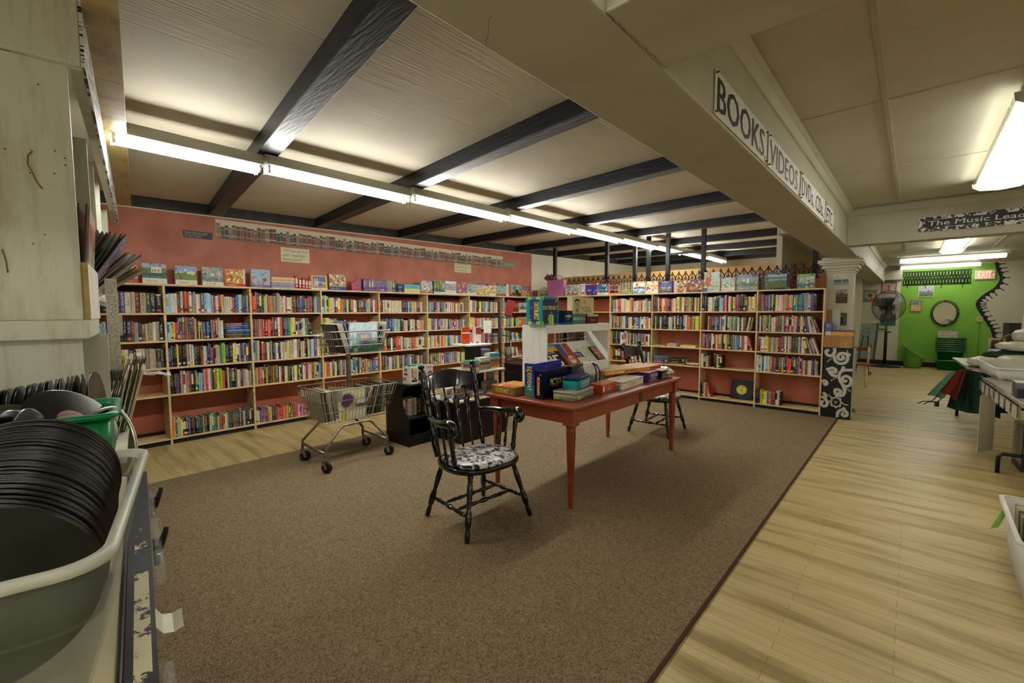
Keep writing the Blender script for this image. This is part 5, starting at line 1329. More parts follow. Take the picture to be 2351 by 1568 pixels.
spinner_book('dark group-photo paperback at the bottom of the spinner rack', -4.36, 4.36, .56, math.radians(60), -.15, S('2a2724'), [pict(front, .05, .95, .1, .9, [(1, S('3a332c'))], [(9, .016, [S('c9a888'), S('5a4a3a'), S('e0d6c4')])], 6, 10, 12)])
# second low black unit behind
lb = thing('low_cabinet', 'low black cabinet behind the spinner rack, half hidden by the table', 'cabinet', (-4.35, 5.17, .008))
mb = MB(); mb.box(-.22, .22, -.3, .3, .05, .70); mb.build('body', M_blk, lb); mb = MB(); mb.box(-.23, .23, -.31, .31, .7005, .72); mb.build('top_board', M_blk, lb, .003); mb = MB(); mb.box(-.2, .2, -.28, .28, 0, .0495); mb.build('plinth', M_blk, lb)
pbox('video_box', 'dark dinosaur-silhouette video box standing on the low black cabinet', 'video box', (-4.2, 4.93, .729), math.radians(88), (.13, .03, .19), S('1a1a1c'), [pict(front, .02, .6, .05, .95, [(1, S('9aa7a2'))], [(2, .02, [S('8a9894')])], 7, 10, 14, [('c', .45, .4, .26, S('1d2226')), ('r', .35, .6, .35, .75, S('1d2226')), ('c', .6, .82, .12, S('6a4a1c'))])])
pbox('video_box', 'black and gold titled video box standing beside the dinosaur one', 'video box', (-4.2, 5.075, .729), math.radians(90), (.13, .03, .185), S('161516'), [rect(front, .05, .95, .72, .85, S('b58a2c'), .001, S('161516')), pict(front, .05, .95, .05, .65, [(1, S('26221f'))], [(5, .02, [S('6a5a3a'), S('3a3f4a')])], 8, 10, 10)])

# ------------------------------------------------------------------ stock on top of the bookcases
HT = H + .0008
def BND(*a): return [(f, S(c)) for f, c in a]
PICS = {
 'pond': (BND((.22, '4c6a72'), (.36, '3d5a35'), (.7, '5b7550'), (1, '86a6c4')), [(14, .05, [S('35503a'), S('6f8a55'), S('2c3f4a')])], [('r', .36, .78, .36, .78, S('d6cdae')), ('r', .42, .46, .45, .6, S('5a5f5a')), ('r', .52, .56, .45, .6, S('5a5f5a')), ('r', .64, .68, .45, .6, S('5a5f5a')), ('r', .25, .8, .18, .24, S('2c2a22'))]),
 'meadow': (BND((.3, '6f8f3f'), (.5, '5f7f4a'), (.62, '7d8f9a'), (1, '7f9fc8')), [(12, .06, [S('8fae4a'), S('4c6a3a'), S('cfd6da')])], [('r', .55, .9, .42, .62, S('d8cfae')), ('r', .3, .42, .5, .66, S('b59a7a'))]),
 'grove': (BND((.3, '6f7f74'), (1, '8a9a94')), [(40, .07, [S('9a6f86'), S('5f8a8a'), S('b59aa8'), S('4a6a5a'), S('c9b0b8')])], [('r', .4, .55, .4, .6, S('cfc4b0'))]),
 'jars': (BND((1, 'c98a3a'),), [(60, .06, [S('d8b53a'), S('8a3f2a'), S('e3d28a'), S('6a7a3a'), S('c9582c'), S('f0e6b0')])], []),
 'beach': (BND((.3, 'b5a8c9'), (.45, '9ac0a8'), (1, '8fb5cf')), [(22, .06, [S('c95a4a'), S('e3d0a0'), S('5f9a6a'), S('d98aa0'), S('6a8fc0')])], [('c', .7, .35, .12, S('a83a3a'))]),
 'arch': (BND((.3, '8f8a86'), (.55, 'b5a89a'), (1, '5f6fa0')), [(14, .06, [S('4a6a8a'), S('d6cdc0'), S('8a7a9a')])], [('r', .12, .18, .1, .8, S('e0dcd2')), ('r', .3, .36, .1, .8, S('e0dcd2')), ('r', .5, .75, .28, .36, S('4a5a3a'))]),
 'market': (BND((1, 'a89478'),), [(70, .07, [S('d6b58a'), S('6a5f52'), S('3f4f3a'), S('c98a6a'), S('e3d2b0'), S('8a4a3a')])], []),
 'crowd': (BND((.15, 'a87a4a'), (1, '9aa8b5')), [(60, .06, [S('c95a5a'), S('e3d6c0'), S('4a6fa0'), S('d8c06a'), S('f0eadc'), S('5a4a4a')])], []),
 'garden': (BND((.3, '3f5a6a'), (1, '6a8a4a')), [(50, .06, [S('3f6a2c'), S('8fae4a'), S('d8c04a'), S('c9703a'), S('2f4a2a')])], [('r', .8, 1, .4, .8, S('b09ab0'))]),
 'tulips': (BND((1, '6a5a94'),), [(12, .13, [S('d8703a'), S('c9485a'), S('e0943a')]), (10, .07, [S('4a7a4a'), S('c95a8a')])], []),
 'street': (BND((.3, 'b0a08a'), (1, '8fa8b5')), [(50, .07, [S('c97f5a'), S('5a7a4a'), S('e0cfa8'), S('7a5f8a'), S('c9b04a'), S('4a5a6a')])], []),
 'yellowtown': (BND((.3, 'c9b06a'), (1, 'd8c894')), [(50, .07, [S('b58a3a'), S('e6d8a8'), S('7a8a4a'), S('a86a4a'), S('8a7a5a')])], []),
 'bottles': (BND((.2, 'b5574a'), (1, '8fa8a0')), [(50, .05, [S('5a7a6a'), S('d6cfb5'), S('8a5a4a'), S('3f5a5a')])], []),
 'parrot': (BND((.35, '3f3a2a'), (1, '9aa890')), [(16, .08, [S('8fb03a'), S('2f3a1f'), S('c97f3a')])], [('c', .45, .72, .22, S('3a7fb8')), ('c', .65, .35, .25, S('2a331f'))]),
 'deep': (BND((.25, '3a2f6a'), (1, '2c3f9a')), [(20, .08, [S('4a6fd0'), S('d85a8a'), S('e0b04a'), S('3aa0b0'), S('6a3a9a')])], [('c', .2, .2, .16, S('e0604a'))]),
 'tropic': (BND((.3, '2f6a5a'), (1, '3a6fa8')), [(24, .09, [S('5fb0c0'), S('d8e0e0'), S('3a8a5a'), S('2a3f6a')])], []),
 'night': (BND((.35, '26242c'), (.5, 'b58a6a'), (1, '5a5470')), [(18, .08, [S('1c1c22'), S('8a7a74'), S('c9a07a')])], []),
 'forest': (BND((.3, '8a9a6a'), (.45, 'b5a86a'), (1, '8f8f84')), [(20, .05, [S('5a5a4a'), S('b08a4a'), S('6a7a5a')])], [('r', .1, .14, .3, 1, S('3f3a30')), ('r', .3, .33, .3, 1, S('3f3a30')), ('r', .62, .66, .3, 1, S('4a4438')), ('r', .85, .9, .2, 1, S('3a3630'))]),
 'plane': (BND((.3, '6fa0c0'), (.7, 'c9d8e0'), (1, 'e0e4e0')), [(14, .09, [S('d87a3a'), S('3a6fa8'), S('e6c9a0'), S('b53a3a')])], [('r', .1, .8, .5, .6, S('2f5fa0'))]),
 'cafe': (BND((1, 'd8cfb5'),), [(50, .07, [S('c94a3a'), S('6a8a5a'), S('e6dcc0'), S('8a5a4a'), S('d89a5a')])], []),
 'harbour': (BND((.35, '5a7a6a'), (.55, '8a9a8a'), (1, '5f6fa0')), [(26, .07, [S('3f5a5a'), S('c9c9b5'), S('a85a4a'), S('8aa0a8')])], []),
 'dogs': (BND((1, 'c9b898'),), [(46, .07, [S('6a4a34'), S('e6dcc6'), S('3a342c'), S('a8794a'), S('b54a4a'), S('6a8a4a')])], []),
 'autumn': (BND((.35, 'b58a2c'), (.6, '8a6a5a'), (1, '5a3f8a')), [(34, .08, [S('d8a83a'), S('7a4a9a'), S('c9642c'), S('4a3a6a'), S('e6c98a')])], []),
 'seaside': (BND((.35, '8fa86a'), (.55, 'c99a8a'), (1, '9ac0d8')), [(34, .07, [S('c95a5a'), S('e6dcc6'), S('6a9a6a'), S('d8a8b0'), S('e0e8ec')])], []),
 'falls': (BND((.4, '5a7a3f'), (1, '8a9aa8')), [(36, .09, [S('3f5a2f'), S('c9d6dc'), S('8fa86a'), S('6a7f94')])], [('r', .5, .58, .3, .8, S('dfe8ee'))]),
 'lake': (BND((.4, '5a6a3a'), (.52, '4a5f4a'), (.66, '8aa0b8'), (.8, '5a6f7a'), (1, 'a8b8c8')), [(30, .06, [S('3f5234'), S('7a8a4f'), S('6a7f5a'), S('8a5a4a')])], []),
 'hilltown': (BND((.3, '3f5a7a'), (.45, '5a7a4a'), (1, 'a8b5b0')), [(40, .06, [S('e0dcd0'), S('6a8a5a'), S('c9c0b0'), S('4a5f6a')])], []),
}
def puzzle(label, where, a, b, h, pic, band=None, frame=None, yaw=0.0, depth=.055, seed=1, col='d9d6cc', extra=(), dot=None, topband=None, cat='puzzle box', sidecol=None):
    """a jigsaw box on a bookcase top, seen between a and b along the run"""
    bands, blobs, shapes = PICS[pic]
    w = abs(b - a); fr = frame or 0
    z0 = band[1] if band else fr * .6
    z1 = 1 - (topband[1] if topband else fr * .6)
    faces = [pict(front, fr, 1 - fr, z0, z1, bands, blobs, seed, 40, 34, shapes)]
    if band: faces.append(rect(front, 0, 1, 0, band[1], S(band[0]), .0006)); faces.append(rect(front, .12, .6, band[1] * .35, band[1] * .62, S(band[0]), .0012, S('5a5a66') if sum(S(band[0])[:3]) > 1 else S('e6e2d6')))
    if topband: faces.append(rect(front, 0, 1, z1, 1, S(topband[0]), .0006)); faces.append(rect(front, .1, .7, z1 + .3 * topband[1], z1 + .75 * topband[1], S(topband[0]), .001, S('e9e4d4')))
    if dot: faces.append(disc(front, dot[0], dot[1], .011, ORG, .0022, 16))
    faces += list(extra)
    c = (a + b) / 2
    if where == 'A': loc, rz = (-6.30 - depth / 2, c, HT), math.radians(90) + yaw
    else: loc, rz = (c, 7.68 + depth / 2, HT), yaw
    return pbox('puzzle_box', label, cat, loc, rz, (w, depth, h), S(sidecol or col), faces)
pz = puzzle
pz('small floral red puzzle box nearest the record cabinet', 'A', .76, .873, .206, 'cafe', ('b5485a', .25), dot=(.4, .7), seed=1)
pz('puzzle box with a pale mansion mirrored in a pond', 'A', .912, 1.128, .223, 'pond', ('dcd8cc', .28), seed=2, dot=(.9, .88))
pz('puzzle box with a bright meadow and villa', 'A', 1.206, 1.414, .217, 'meadow', ('d6d3c6', .26), seed=3, dot=(.85, .75))
pz('puzzle box with a misty pink and green grove', 'A', 1.468, 1.685, .22, 'grove', ('d9d6cc', .22), seed=4, dot=(.55, .1))
pz('orange-framed puzzle box with a collage of jars', 'A', 1.69, 1.925, .222, 'jars', ('b9461f', .18), .1, seed=5, col='c24e24', extra=[rect(front, .9, 1, .16, 1, S('d6d0c8'), .0014)], depth=.06)
pz('puzzle box with a cartoon beach van scene', 'A', 1.992, 2.22, .231, 'beach', ('6a5a9a', .14), seed=6, dot=(.12, .8))
for zz, c, cc2, words_, lab in ((0, '9a97b8', '5a5680', 'When Grandma', 'lavender wooden word sign at the bottom of a pair'), (.075, 'd9b98a', '8a6a4a', 'the memories', 'tan wooden word sign stacked on the lavender one')):
    pbox('word_sign', lab, 'sign', (-6.33, 2.385, HT + zz), math.radians(90), (.30, .05, .072), S(c), [word(front, words_, .15, .3, .7, .4, S(cc2), .0014, .1), disc(front, .07, .4, .008, S('b5483a')), disc(front, .93, .5, .008, S('b5483a'))])
for k, (y, h) in enumerate(((2.553, .181), (2.60, .155), (2.648, .155), (2.69, .14), (2.732, .14))):
    pbox('card_pack', 'small red game pack with a round white badge, %s of five in a row' % ordinal(k), 'card game', (-6.315, y, HT), math.radians(90), (.036, .05, h), S('b8302c'), [pict(front, .1, .9, .38, .8, [(1, S('d6cfc0'))], [(5, .01, [S('3a6a9a'), S('5a8a4a'), S('c9642c')])], k, 6, 8), disc(front, .5, .22, .012, S('ddd8cc'))])
pz('yellow-framed puzzle box with a columned terrace', 'A', 2.752, 2.988, .198, 'arch', ('dcd8cc', .12), .12, seed=7, col='d8ad45', dot=(.75, .18), depth=.07)
pz('puzzle box with a busy flower market and blue base band', 'A', 3.016, 3.272, .23, 'market', ('2f4f9a', .22), seed=8, sidecol='6a7a9a')
# pink spotted teapot-shaped book
def cutout(label, name, cat, y, outline, z0, cols, spots, th=.03, rot=math.radians(90)):
    mb = MB(); mb.prism([(u, v) for u, v in outline], lambda u, v, d: (u, d, v), -th / 2, th / 2, S(cols[0]))
    for u, v, r, c in spots: mb.add([(u + r * math.cos(2 * math.pi * i / 16), -th / 2 - .001 - .0004 * (r < .015), v + r * math.sin(2 * math.pi * i / 16)) for i in range(16)], [tuple(range(16))], S(c))
    o = mb.build(name, G); o.matrix_world = Matrix.Translation((-6.31, y, z0)) @ Matrix.Rotation(rot, 4, 'Z'); tag(o, label, cat)
cutout('pink teapot-shaped book with teal spots', 'shaped_book', 'book', 3.437, [(-.07, .0), (.075, .0), (.085, .185), (.03, .19), (.0, .155), (-.05, .12), (-.09, .13), (-.085, .09)], HT, ['b8466a'], [(-.02, .05, .018, '23585a'), (-.02, .05, .012, '4aa890'), (.035, .06, .018, '23585a'), (.035, .06, .012, '4aa890'), (.0, .10, .016, '23585a'), (.0, .10, .01, '4aa890'), (.05, .115, .016, '23585a'), (.05, .115, .01, '4aa890'), (.06, .165, .014, '2f6fb0')])
HATO = [(-.08, .0), (.08, .0), (.078, .025), (.045, .035), (.05, .125), (.03, .145), (-.03, .145), (-.05, .125), (-.045, .035), (-.078, .025)]
cutout('teal and navy top-hat-shaped box', 'shaped_box', 'box', 4.208, HATO, HT, ['233a6a'], [(-.02, .085, .02, '3a9a90'), (.02, .085, .02, '3a9a90'), (0, .085, .012, '5a4a8a'), (0, .02, .018, 'c98a2c')])
for zz, c, cc2, lab, ww in ((0, 'd8cb94', '8a7a4a', 'pale yellow wooden word sign at the bottom of a pair', 'Friends are'), (.073, '5fb5b8', '2f6f7a', 'turquoise wooden word sign stacked on the yellow one', 'A Mother')):
    pbox('word_sign', lab, 'sign', (-6.34, 4.465, HT + zz), math.radians(90), (.31, .05, .070), S(c), [word(front, ww, .15, .3, .7, .4, S(cc2), .0014, .1)])
pz('puzzle box with a crowded cartoon street and amber base', 'A', 4.64, 4.877, .218, 'crowd', ('8a5a4a', .1), seed=10, dot=(.7, .75))
pz('puzzle box with a green garden scene and white base', 'A', 4.908, 5.155, .225, 'garden', ('c9d0d2', .16), seed=11, sidecol='2f4a7a')
pz('white puzzle box with a red heart and village strip', 'A', 5.165, 5.42, .235, 'street', ('d9d3d2', .3), seed=12, topband=('d6cfce', .2), dot=(.8, .2))
pz('white puzzle box with orange tulips', 'A', 5.43, 5.685, .232, 'tulips', ('d6d3cf', .1), seed=13, dot=(.85, .25))
pz('puzzle box with a terraced village and pale base', 'A', 5.692, 5.936, .216, 'street', ('c9d6d6', .2), seed=14, dot=(.85, .28), topband=('3f6a9a', .06))
pz('wide golden town puzzle box with a navy heading', 'A', 5.95, 6.27, .231, 'yellowtown', seed=15, topband=('3a3a7a', .16), dot=(.92, .75))
pz('puzzle box with a cottage row beside the golden town', 'A', 6.275, 6.468, .205, 'yellowtown', ('cfd6d3', .22), seed=16, dot=(.75, .4))
pz('puzzle box of bottles with a black heading and white thousand-piece side', 'A', 6.475, 6.85, .25, 'bottles', ('2a2826', .06), seed=17, topband=('1f1e1f', .16), extra=[rect(front, .82, 1, 0, 1, S('d9d3c8'), .0014), word(front, '1000', .84, .3, .12, .5, S('b5574a'), .002, 0, 0, True)], dot=(.5, .18))
pz('puzzle box with a blue parrot among leaves', 'A', 6.88, 7.25, .248, 'parrot', seed=18, extra=[rect(front, 0, .12, 0, 1, S('b5503a'), .0014)])
pz('small puzzle box with a purple castle scene near the corner', 'A', 7.31, 7.56, .22, 'autumn', ('b5a8a0', .1), seed=19)
# corner: house-shaped tin and gift bag
mb = MB(); mb.prism([(-.13, 0), (.13, 0), (.13, .15), (0, .225), (-.13, .15)], lambda u, v, d: (u, d, v), -.05, .05, S('a8aa86'))
picture(mb, (-.1, -.0502, .02), (1, 0, 0), (0, 0, 1), .2, .12, BND((.4, '5a6a4a'), (1, '7a8470')), [(14, .03, [S('8a9060'), S('4a5a3a'), S('c9c08a')])], 3, 14, 8)
o = mb.build('house_tin', G); o.matrix_world = Matrix.Translation((-6.05, 7.75, HT)) @ Matrix.Rotation(.35, 4, 'Z'); tag(o, 'sage green house-shaped tin beside the gift bag', 'tin')
gbg = thing('gift_bag', 'mauve pink paper gift bag with dusky tissue standing in the shelf corner', 'gift bag', (-5.705, 7.73, HT))
mb = MB()
loft(mb, [[(-.2, -.05, 0), (.2, -.05, 0), (.2, .05, 0), (-.2, .05, 0)], [(-.205, -.06, .35), (.225, -.06, .345), (.225, .05, .345), (-.205, .05, .35)]], S('b0689a'), 0, True, False, False)
for k in range(4): mb.quad((-.12, -.0535 - .0085 * (.08 + .07 * k) / .35, .08 + .07 * k), (.12, -.0535 - .0085 * (.08 + .07 * k) / .35, .08 + .07 * k), (.12, -.0535 - .0085 * (.11 + .07 * k) / .35, .11 + .07 * k), (-.12, -.0535 - .0085 * (.11 + .07 * k) / .35, .11 + .07 * k), S('b0689a'), 0, S('8a4a7a'))
mb.build('paper_body', P, gbg)
mb = MB(); rnd = random.Random(9)
for k in range(7):
    a = rnd.uniform(0, 6.28); x = rnd.uniform(-.22, -.02)
    mb.add([(x, 0, .32), (x + rnd.uniform(-.13, .02), rnd.uniform(-.07, .03), .40 + rnd.uniform(0, .09)), (x + rnd.uniform(-.03, .09), rnd.uniform(-.05, .05), .42 + rnd.uniform(0, .09)), (x + .08, .02, .34)], [(0, 1, 2, 3), (3, 2, 1, 0)], S('7a4a4c'))
mb.build('tissue', F, gbg)
for k, y in ((0, -.055), (1, .045)):
    mb = MB(); mb.tube([(-.03 + .02 * k, y, .34), (-.02 + .02 * k, y, .42), (.05, y, .455), (.14, y, .42), (.17, y, .34)], .006, 6, S('a8949a')); mb.build('handle', P, gbg)
pz('cream-bordered puzzle box with a dense crowd picture', 'B', -5.44, -5.081, .233, 'crowd', None, .07, seed=31, col='d6cba6')
pz('blue and red mystery puzzle box with a white five-hundred-piece side', 'B', -5.05, -4.675, .24, 'deep', seed=32, topband=('b53a3a', .16), col='dcd6d0', extra=[rect(front, 0, .27, 0, 1, S('dcd6d2'), .0014), word(front, '500', .05, .76, .17, .12, S('c9706a'), .002, 0, 1), rect(front, .04, .24, .12, .3, S('b56a4a'), .0018)])
pz('pink-framed puzzle box with a tropical night sea', 'B', -4.668, -4.42, .22, 'tropic', ('cfc9cc', .22), .08, seed=33, col='b53f7a', dot=(.6, .75))
pz('orange puzzle box with a dark bridge at dusk', 'B', -4.416, -4.176, .183, 'night', ('d8895f', .18), .12, seed=34, col='d8895f')
pz('puzzle box of sunlit birches', 'B', -4.163, -3.924, .221, 'forest', seed=35, dot=(.6, .75), sidecol='b5a88a')
pz('white and orange puzzle box with a blue aeroplane', 'B', -3.902, -3.665, .228, 'plane', seed=36, topband=('d8945a', .1))
pz('white puzzle box with a red cafe scene', 'B', -3.652, -3.416, .22, 'cafe', ('dcd8cc', .26), seed=37, dot=(.6, .2))
pz('purple-framed puzzle box with a harbour at night', 'B', -3.372, -3.162, .214, 'harbour', ('4a3a86', .16), .06, seed=38, col='5a4a94', topband=('5a4a94', .22), dot=(.8, .92))
pz('puzzle box of puppies with a grey side panel', 'B', -3.127, -2.918, .21, 'dogs', seed=39, extra=[rect(front, 0, .28, 0, 1, S('bdb8b4'), .0014), disc(front, .15, .3, .009, ORG, .0022)])
pz('puzzle box with a golden autumn street under a violet sky', 'B', -2.863, -2.65, .205, 'autumn', ('4a2f6a', .18), seed=40, dot=(.85, .85))
pz('tall board-game puzzle box with an orange playing field', 'B', -2.624, -2.372, .318, 'cafe', ('c9cfd0', .22), seed=41, extra=[rect(front, .12, .44, .3, .72, S('c9552c'), .0012), disc(front, .28, .84, .042, S('3a3a5a'), .0013), disc(front, .28, .84, .03, S('c9a04a'), .0017), rect(front, .5, .96, .28, .96, S('a8c4b4'), .0011), disc(front, .68, .55, .02, S('d8c04a'), .0014), rect(front, 0, .26, 0, .2, S('3a6a9a'), .0014), word(front, 'Springbok', .3, .06, .6, .11, S('b0554a'), .0018, .15)])
pz('puzzle box with a pastel seaside town', 'B', -2.348, -2.14, .217, 'seaside', ('cfd0d2', .26), seed=42, dot=(.12, .12))
pz('wide puzzle box with waterfalls and small inset views', 'B', -2.118, -1.808, .255, 'falls', ('6a7a8a', .28), seed=43, topband=('3f4a8a', .16), extra=[rect(front, .03, .3, .03, .24, S('8a9a6a'), .001), rect(front, .34, .62, .03, .24, S('6a8aa0'), .001), rect(front, .66, .97, .03, .24, S('8fa07a'), .001)])
pz('large black-framed puzzle box with a green valley lake', 'B', -1.757, -1.379, .27, 'lake', ('121820', .1), .12, seed=44, col='10151c', topband=('121820', .14), dot=(.92, .88), depth=.07, extra=[rect(front, .84, 1, 0, .1, S('3a5fae'), .0014)])
pz('green-topped puzzle box with a white hill town', 'B', -1.292, -1.077, .215, 'hilltown', ('6f9a4a', .08), seed=45, topband=('5fa03a', .18), dot=(.82, .2))

# ------------------------------------------------------------------ ironwork fence and posts over the back bookcases
LF = thing('iron_fence', 'black wrought iron scroll fence running along the back wall top', 'fence', (0, 0, 0))
mb = MB()
x = -5.50; w = .118; zb, zt = 1.96, 2.17
while x < -1.08:
    for s in (-1, 1):
        pts = []
        for i in range(19):
            f = i / 18
            zz = 1.83 + .345 * f; am = math.sin(f * math.pi * 2) * (.5 if f > .5 else .46)
            pts.append((x + s * w * am, 7.915 + .004 * s, zz))
        mb.tube(pts, .0085, 5)
    mb.tube([(x, 7.915, zb + .02), (x, 7.915, zt + .035)], .0075, 5)
    mb.box(x - .024, x + .024, 7.908, 7.922, zt - .014, zt + .004)
    mb.tube([(x - .012, 7.915, zt + .01), (x, 7.915, zt + .045), (x + .012, 7.915, zt + .01)], .007, 4)
    mb.tube([(x - .02, 7.915, zb + .10), (x - .028, 7.915, zb + .12), (x - .015, 7.915, zb + .14), (x - .004, 7.915, zb + .12), (x + .004, 7.915, zb + .12), (x + .015, 7.915, zb + .14), (x + .028, 7.915, zb + .12), (x + .02, 7.915, zb + .10)], .006, 4)
    x += w
mb.build('scrollwork', M_iron, LF)
mb = MB(); mb.box(-5.56, -1.05, 7.908, 7.922, 1.986, 1.998); mb.build('bottom_rail', M_iron, LF)
for k, px in enumerate((-5.93, -4.63, -4.02, -3.745, -3.37, -2.74, -1.12)):
    mb = MB(); mb.box(px - .035, px + .035, 7.945, 8.01, 0.02, 2.93)
    o = struct('column_post', mb, M_iron, .003)
mb = MB(); mb.box(-3.334, -2.776, 7.95, 8.0, 2.52, 2.56); struct('beam_lintel', mb, M_iron)
# scroll finial at the right end of the fence
mb = MB()
for s in (-1, 1):
    pts = []
    for i in range(40):
        a = i / 39 * 2 * math.pi * 1.6; r = .075 * (1 - i / 52)
        pts.append((-1.06 + s * .02 + r * math.cos(a + 1.2) * .8, 7.915, 2.03 + s * .09 + r * math.sin(a + 1.2)))
    mb.tube(pts, .010, 6)
mb.build('end_scroll', M_iron, LF)

# ------------------------------------------------------------------ posters on the red wall
def wall_sheet(name, label, cat, y0, y1, z0, z1, col, draw=None, ink=None, tiltz=0.0, mat=None):
    mb = MB(); w = y1 - y0; h = z1 - z0
    mb.box(-w / 2, w / 2, -.0015, .0015, -h / 2, h / 2, S(col), 0, None)
    if ink: mb.quad((-w / 2 + .02, -.002, -h / 2 + .02), (w / 2 - .02, -.002, -h / 2 + .02), (w / 2 - .02, -.002, h / 2 - .02), (-w / 2 + .02, -.002, h / 2 - .02), S(col), 0, S(ink))
    if draw: draw(mb, w, h)
    o = mb.build(name, mat or P); o.matrix_world = Matrix.Translation((-6.505, (y0 + y1) / 2, (z0 + z1) / 2)) @ Matrix.Rotation(math.radians(90), 4, 'Z') @ Matrix.Rotation(tiltz, 4, 'Y')
    return tag(o, label, cat)
def border_draw(mb, w, h):
    rnd = random.Random(6)
    pal = ['4a3a30', '6a3030', '3f4a42', '5a5648', '7a4a42', '2f3a38', '6a5a4a', '8a6a5a', '55302c', '4a5a52']
    u = -w / 2 + .006
    unit = []
    while sum(a for a, _, _ in unit) < .82: unit.append((rnd.uniform(.028, .052), rnd.uniform(.62, .84), rnd.choice(pal)))
    k = 0
    while u < w / 2 - .03:
        bw, bh, c = unit[k % len(unit)]; k += 1
        bw = min(bw, w / 2 - .004 - u)
        mb.box(u, u + bw - .003, -.0026, -.0016, -h / 2 + .008, -h / 2 + h * bh, S(c))
        for q in (.2, .72):
            mb.box(u + .003, u + bw - .006, -.0030, -.0027, -h / 2 + h * bh * q, -h / 2 + h * bh * (q + .08), S(rnd.choice(['a8905a', 'c9b07a', '8a7a5a'])))
        u += bw
    mb.box(-w / 2, w / 2, -.0028, -.0016, -h / 2, -h / 2 + .008, S('5a4a3a'))
wall_sheet('wallpaper_border', 'long printed border of old book spines across the red wall', 'poster', 1.68, 6.905, 2.432, 2.668, 'c9bfa0', border_draw)
def bw_draw(mb, w, h):
    for k, s in enumerate(('Books take the reader', 'places everywhere', 'By readers thoughtful')): put_text(mb, s, (-w / 2, -.0016, -h / 2), (1, 0, 0), (0, 0, 1), w * .05, h * (.7 - .28 * k), w * (.8 - .12 * k), h * .16, S('d6d3c6'))
wall_sheet('wall_sign', 'small black handwritten sign left of the book-spine border', 'sign', 1.345, 1.642, 2.402, 2.488, '111214', bw_draw)
def no2(mb, w, h):
    for k, s in enumerate(('"NO two persons', 'ever read the', 'Same book"')): put_text(mb, s, (-w / 2, -.0016, -h / 2), (1, 0, 0), (0, 0, 1), w * .07, h * (.68 - .29 * k), w * (.86 - .1 * k), h * .2, S('4a4636'))
wall_sheet('wall_sign', 'cream hand-lettered sign below the near half of the border', 'sign', 2.44, 2.833, 2.205, 2.402, 'cdc49c', no2)
def think(mb, w, h):
    for k, s in enumerate(('Think before you', 'Speak. Read before', 'you think!')): put_text(mb, s, (-w / 2, -.0016, -h / 2), (1, 0, 0), (0, 0, 1), w * .08, h * (.68 - .29 * k), w * (.84 - .12 * k), h * .18, S('6a6448'))
wall_sheet('wall_sign', 'cream hand-lettered sign below the far half of the border', 'sign', 5.566, 5.99, 2.26, 2.463, 'c6bb8c', think)
def grn(mb, w, h):
    for k in range(2): mb.quad((-w * .45, -.0022, -h * .3 + h * .4 * k), (w * .45, -.0022, -h * .3 + h * .4 * k), (w * .45, -.0022, -h * .1 + h * .4 * k), (-w * .45, -.0022, -h * .1 + h * .4 * k), S('2f8a5a'), 0, S('d6e0d2'))
wall_sheet('wall_sign', 'small green sign at the far end of the book-spine border', 'sign', 6.922, 7.25, 2.468, 2.556, '2f8a5a', grn)
mb = MB()
for k, s in enumerate(('HO',)): put_text(mb, s, (0, 0, 0), (0, 1, 0), (0, 0, 1), 0, 0, .34, .16, S('25241f'))
o = mb.build('wall_lettering', P); o.matrix_world = Matrix.Translation((-6.505, 9.55, 2.27)); tag(o, 'black painted letters on the cream wall beyond the iron fence', 'lettering')
# ------------------------------------------------------------------ signs on the plaster beams
XS = -.625
def beam_sign(label, y0, y1, z0, z1, s, w_, mat=P):
    t = thing('beam_sign', label, 'sign', (XS + .004, (y0 + y1) / 2, (z0 + z1) / 2))
    mb = MB(); W = y1 - y0; h = z1 - z0
    mb.box(-.0015, .0015, -W / 2, W / 2, -h / 2, h / 2, S('dedfdc'))
    for k, part in enumerate(s): put_text(mb, part[0], (.0016, -W / 2, -h / 2), (0, 1, 0), (0, 0, 1), W * part[1], h * part[3], W * part[2], h * part[4], S('1a1b1e'), 0, .0008, 0, w_)
    mb.build('card', P, t)
    for a in (-1, 1):
        for b in (-1, 1):
            mb = MB(); mb.cyl((.0016, a * (W / 2 - .012), b * (h / 2 - .012)), (.012, a * (W / 2 - .012), b * (h / 2 - .012)), .0045, 8, S('55503f')); mb.build('pin', P, t)
beam_sign('white card sign lettered with the word for reading matter, nearest on the plaster beam', 1.885, 2.71, 2.283, 2.457, [('BOOKS', .03, .90, .12, .76), (',', .945, .025, .03, .18)], 2)
beam_sign('white card sign lettered for tapes, second along the plaster beam', 2.755, 3.635, 2.283, 2.46, [('VIDEOS', .03, .88, .14, .72), (',', .945, .02, .02, .18)], 1)
beam_sign('white card sign lettered for discs, third along the plaster beam', 3.68, 4.80, 2.278, 2.465, [('DVDs,', .03, .44, .08, .78), ('CDs,', .56, .36, .08, .76)], 1)
beam_sign('short white card sign lettered etcetera, last on the plaster beam', 4.86, 5.37, 2.278, 2.46, [('ETC', .08, .72, .14, .72), ('.', .86, .05, .14, .1)], 1)
t = thing('hanging_sign', 'black sign with white lettering and a leafy border on the cross beam', 'sign', (.52, 6.603, 2.425))
mb = MB(); mb.box(-.52, .52, -.003, .003, -.078, .078); mb.build('leaf_border_board', M_bwsign, t)
mb = MB(); mb.box(-.47, .52, -.0045, -.0031, -.035, .045, S('0c0d10')); put_text(mb, 'The Music Leads Him', (-.45, -.0046, -.03), (1, 0, 0), (0, 0, 1), 0, .012, .95, .05, S('d9dcd6'), 0, .0008, .1, 1); mb.build('lettered_panel', P, t)

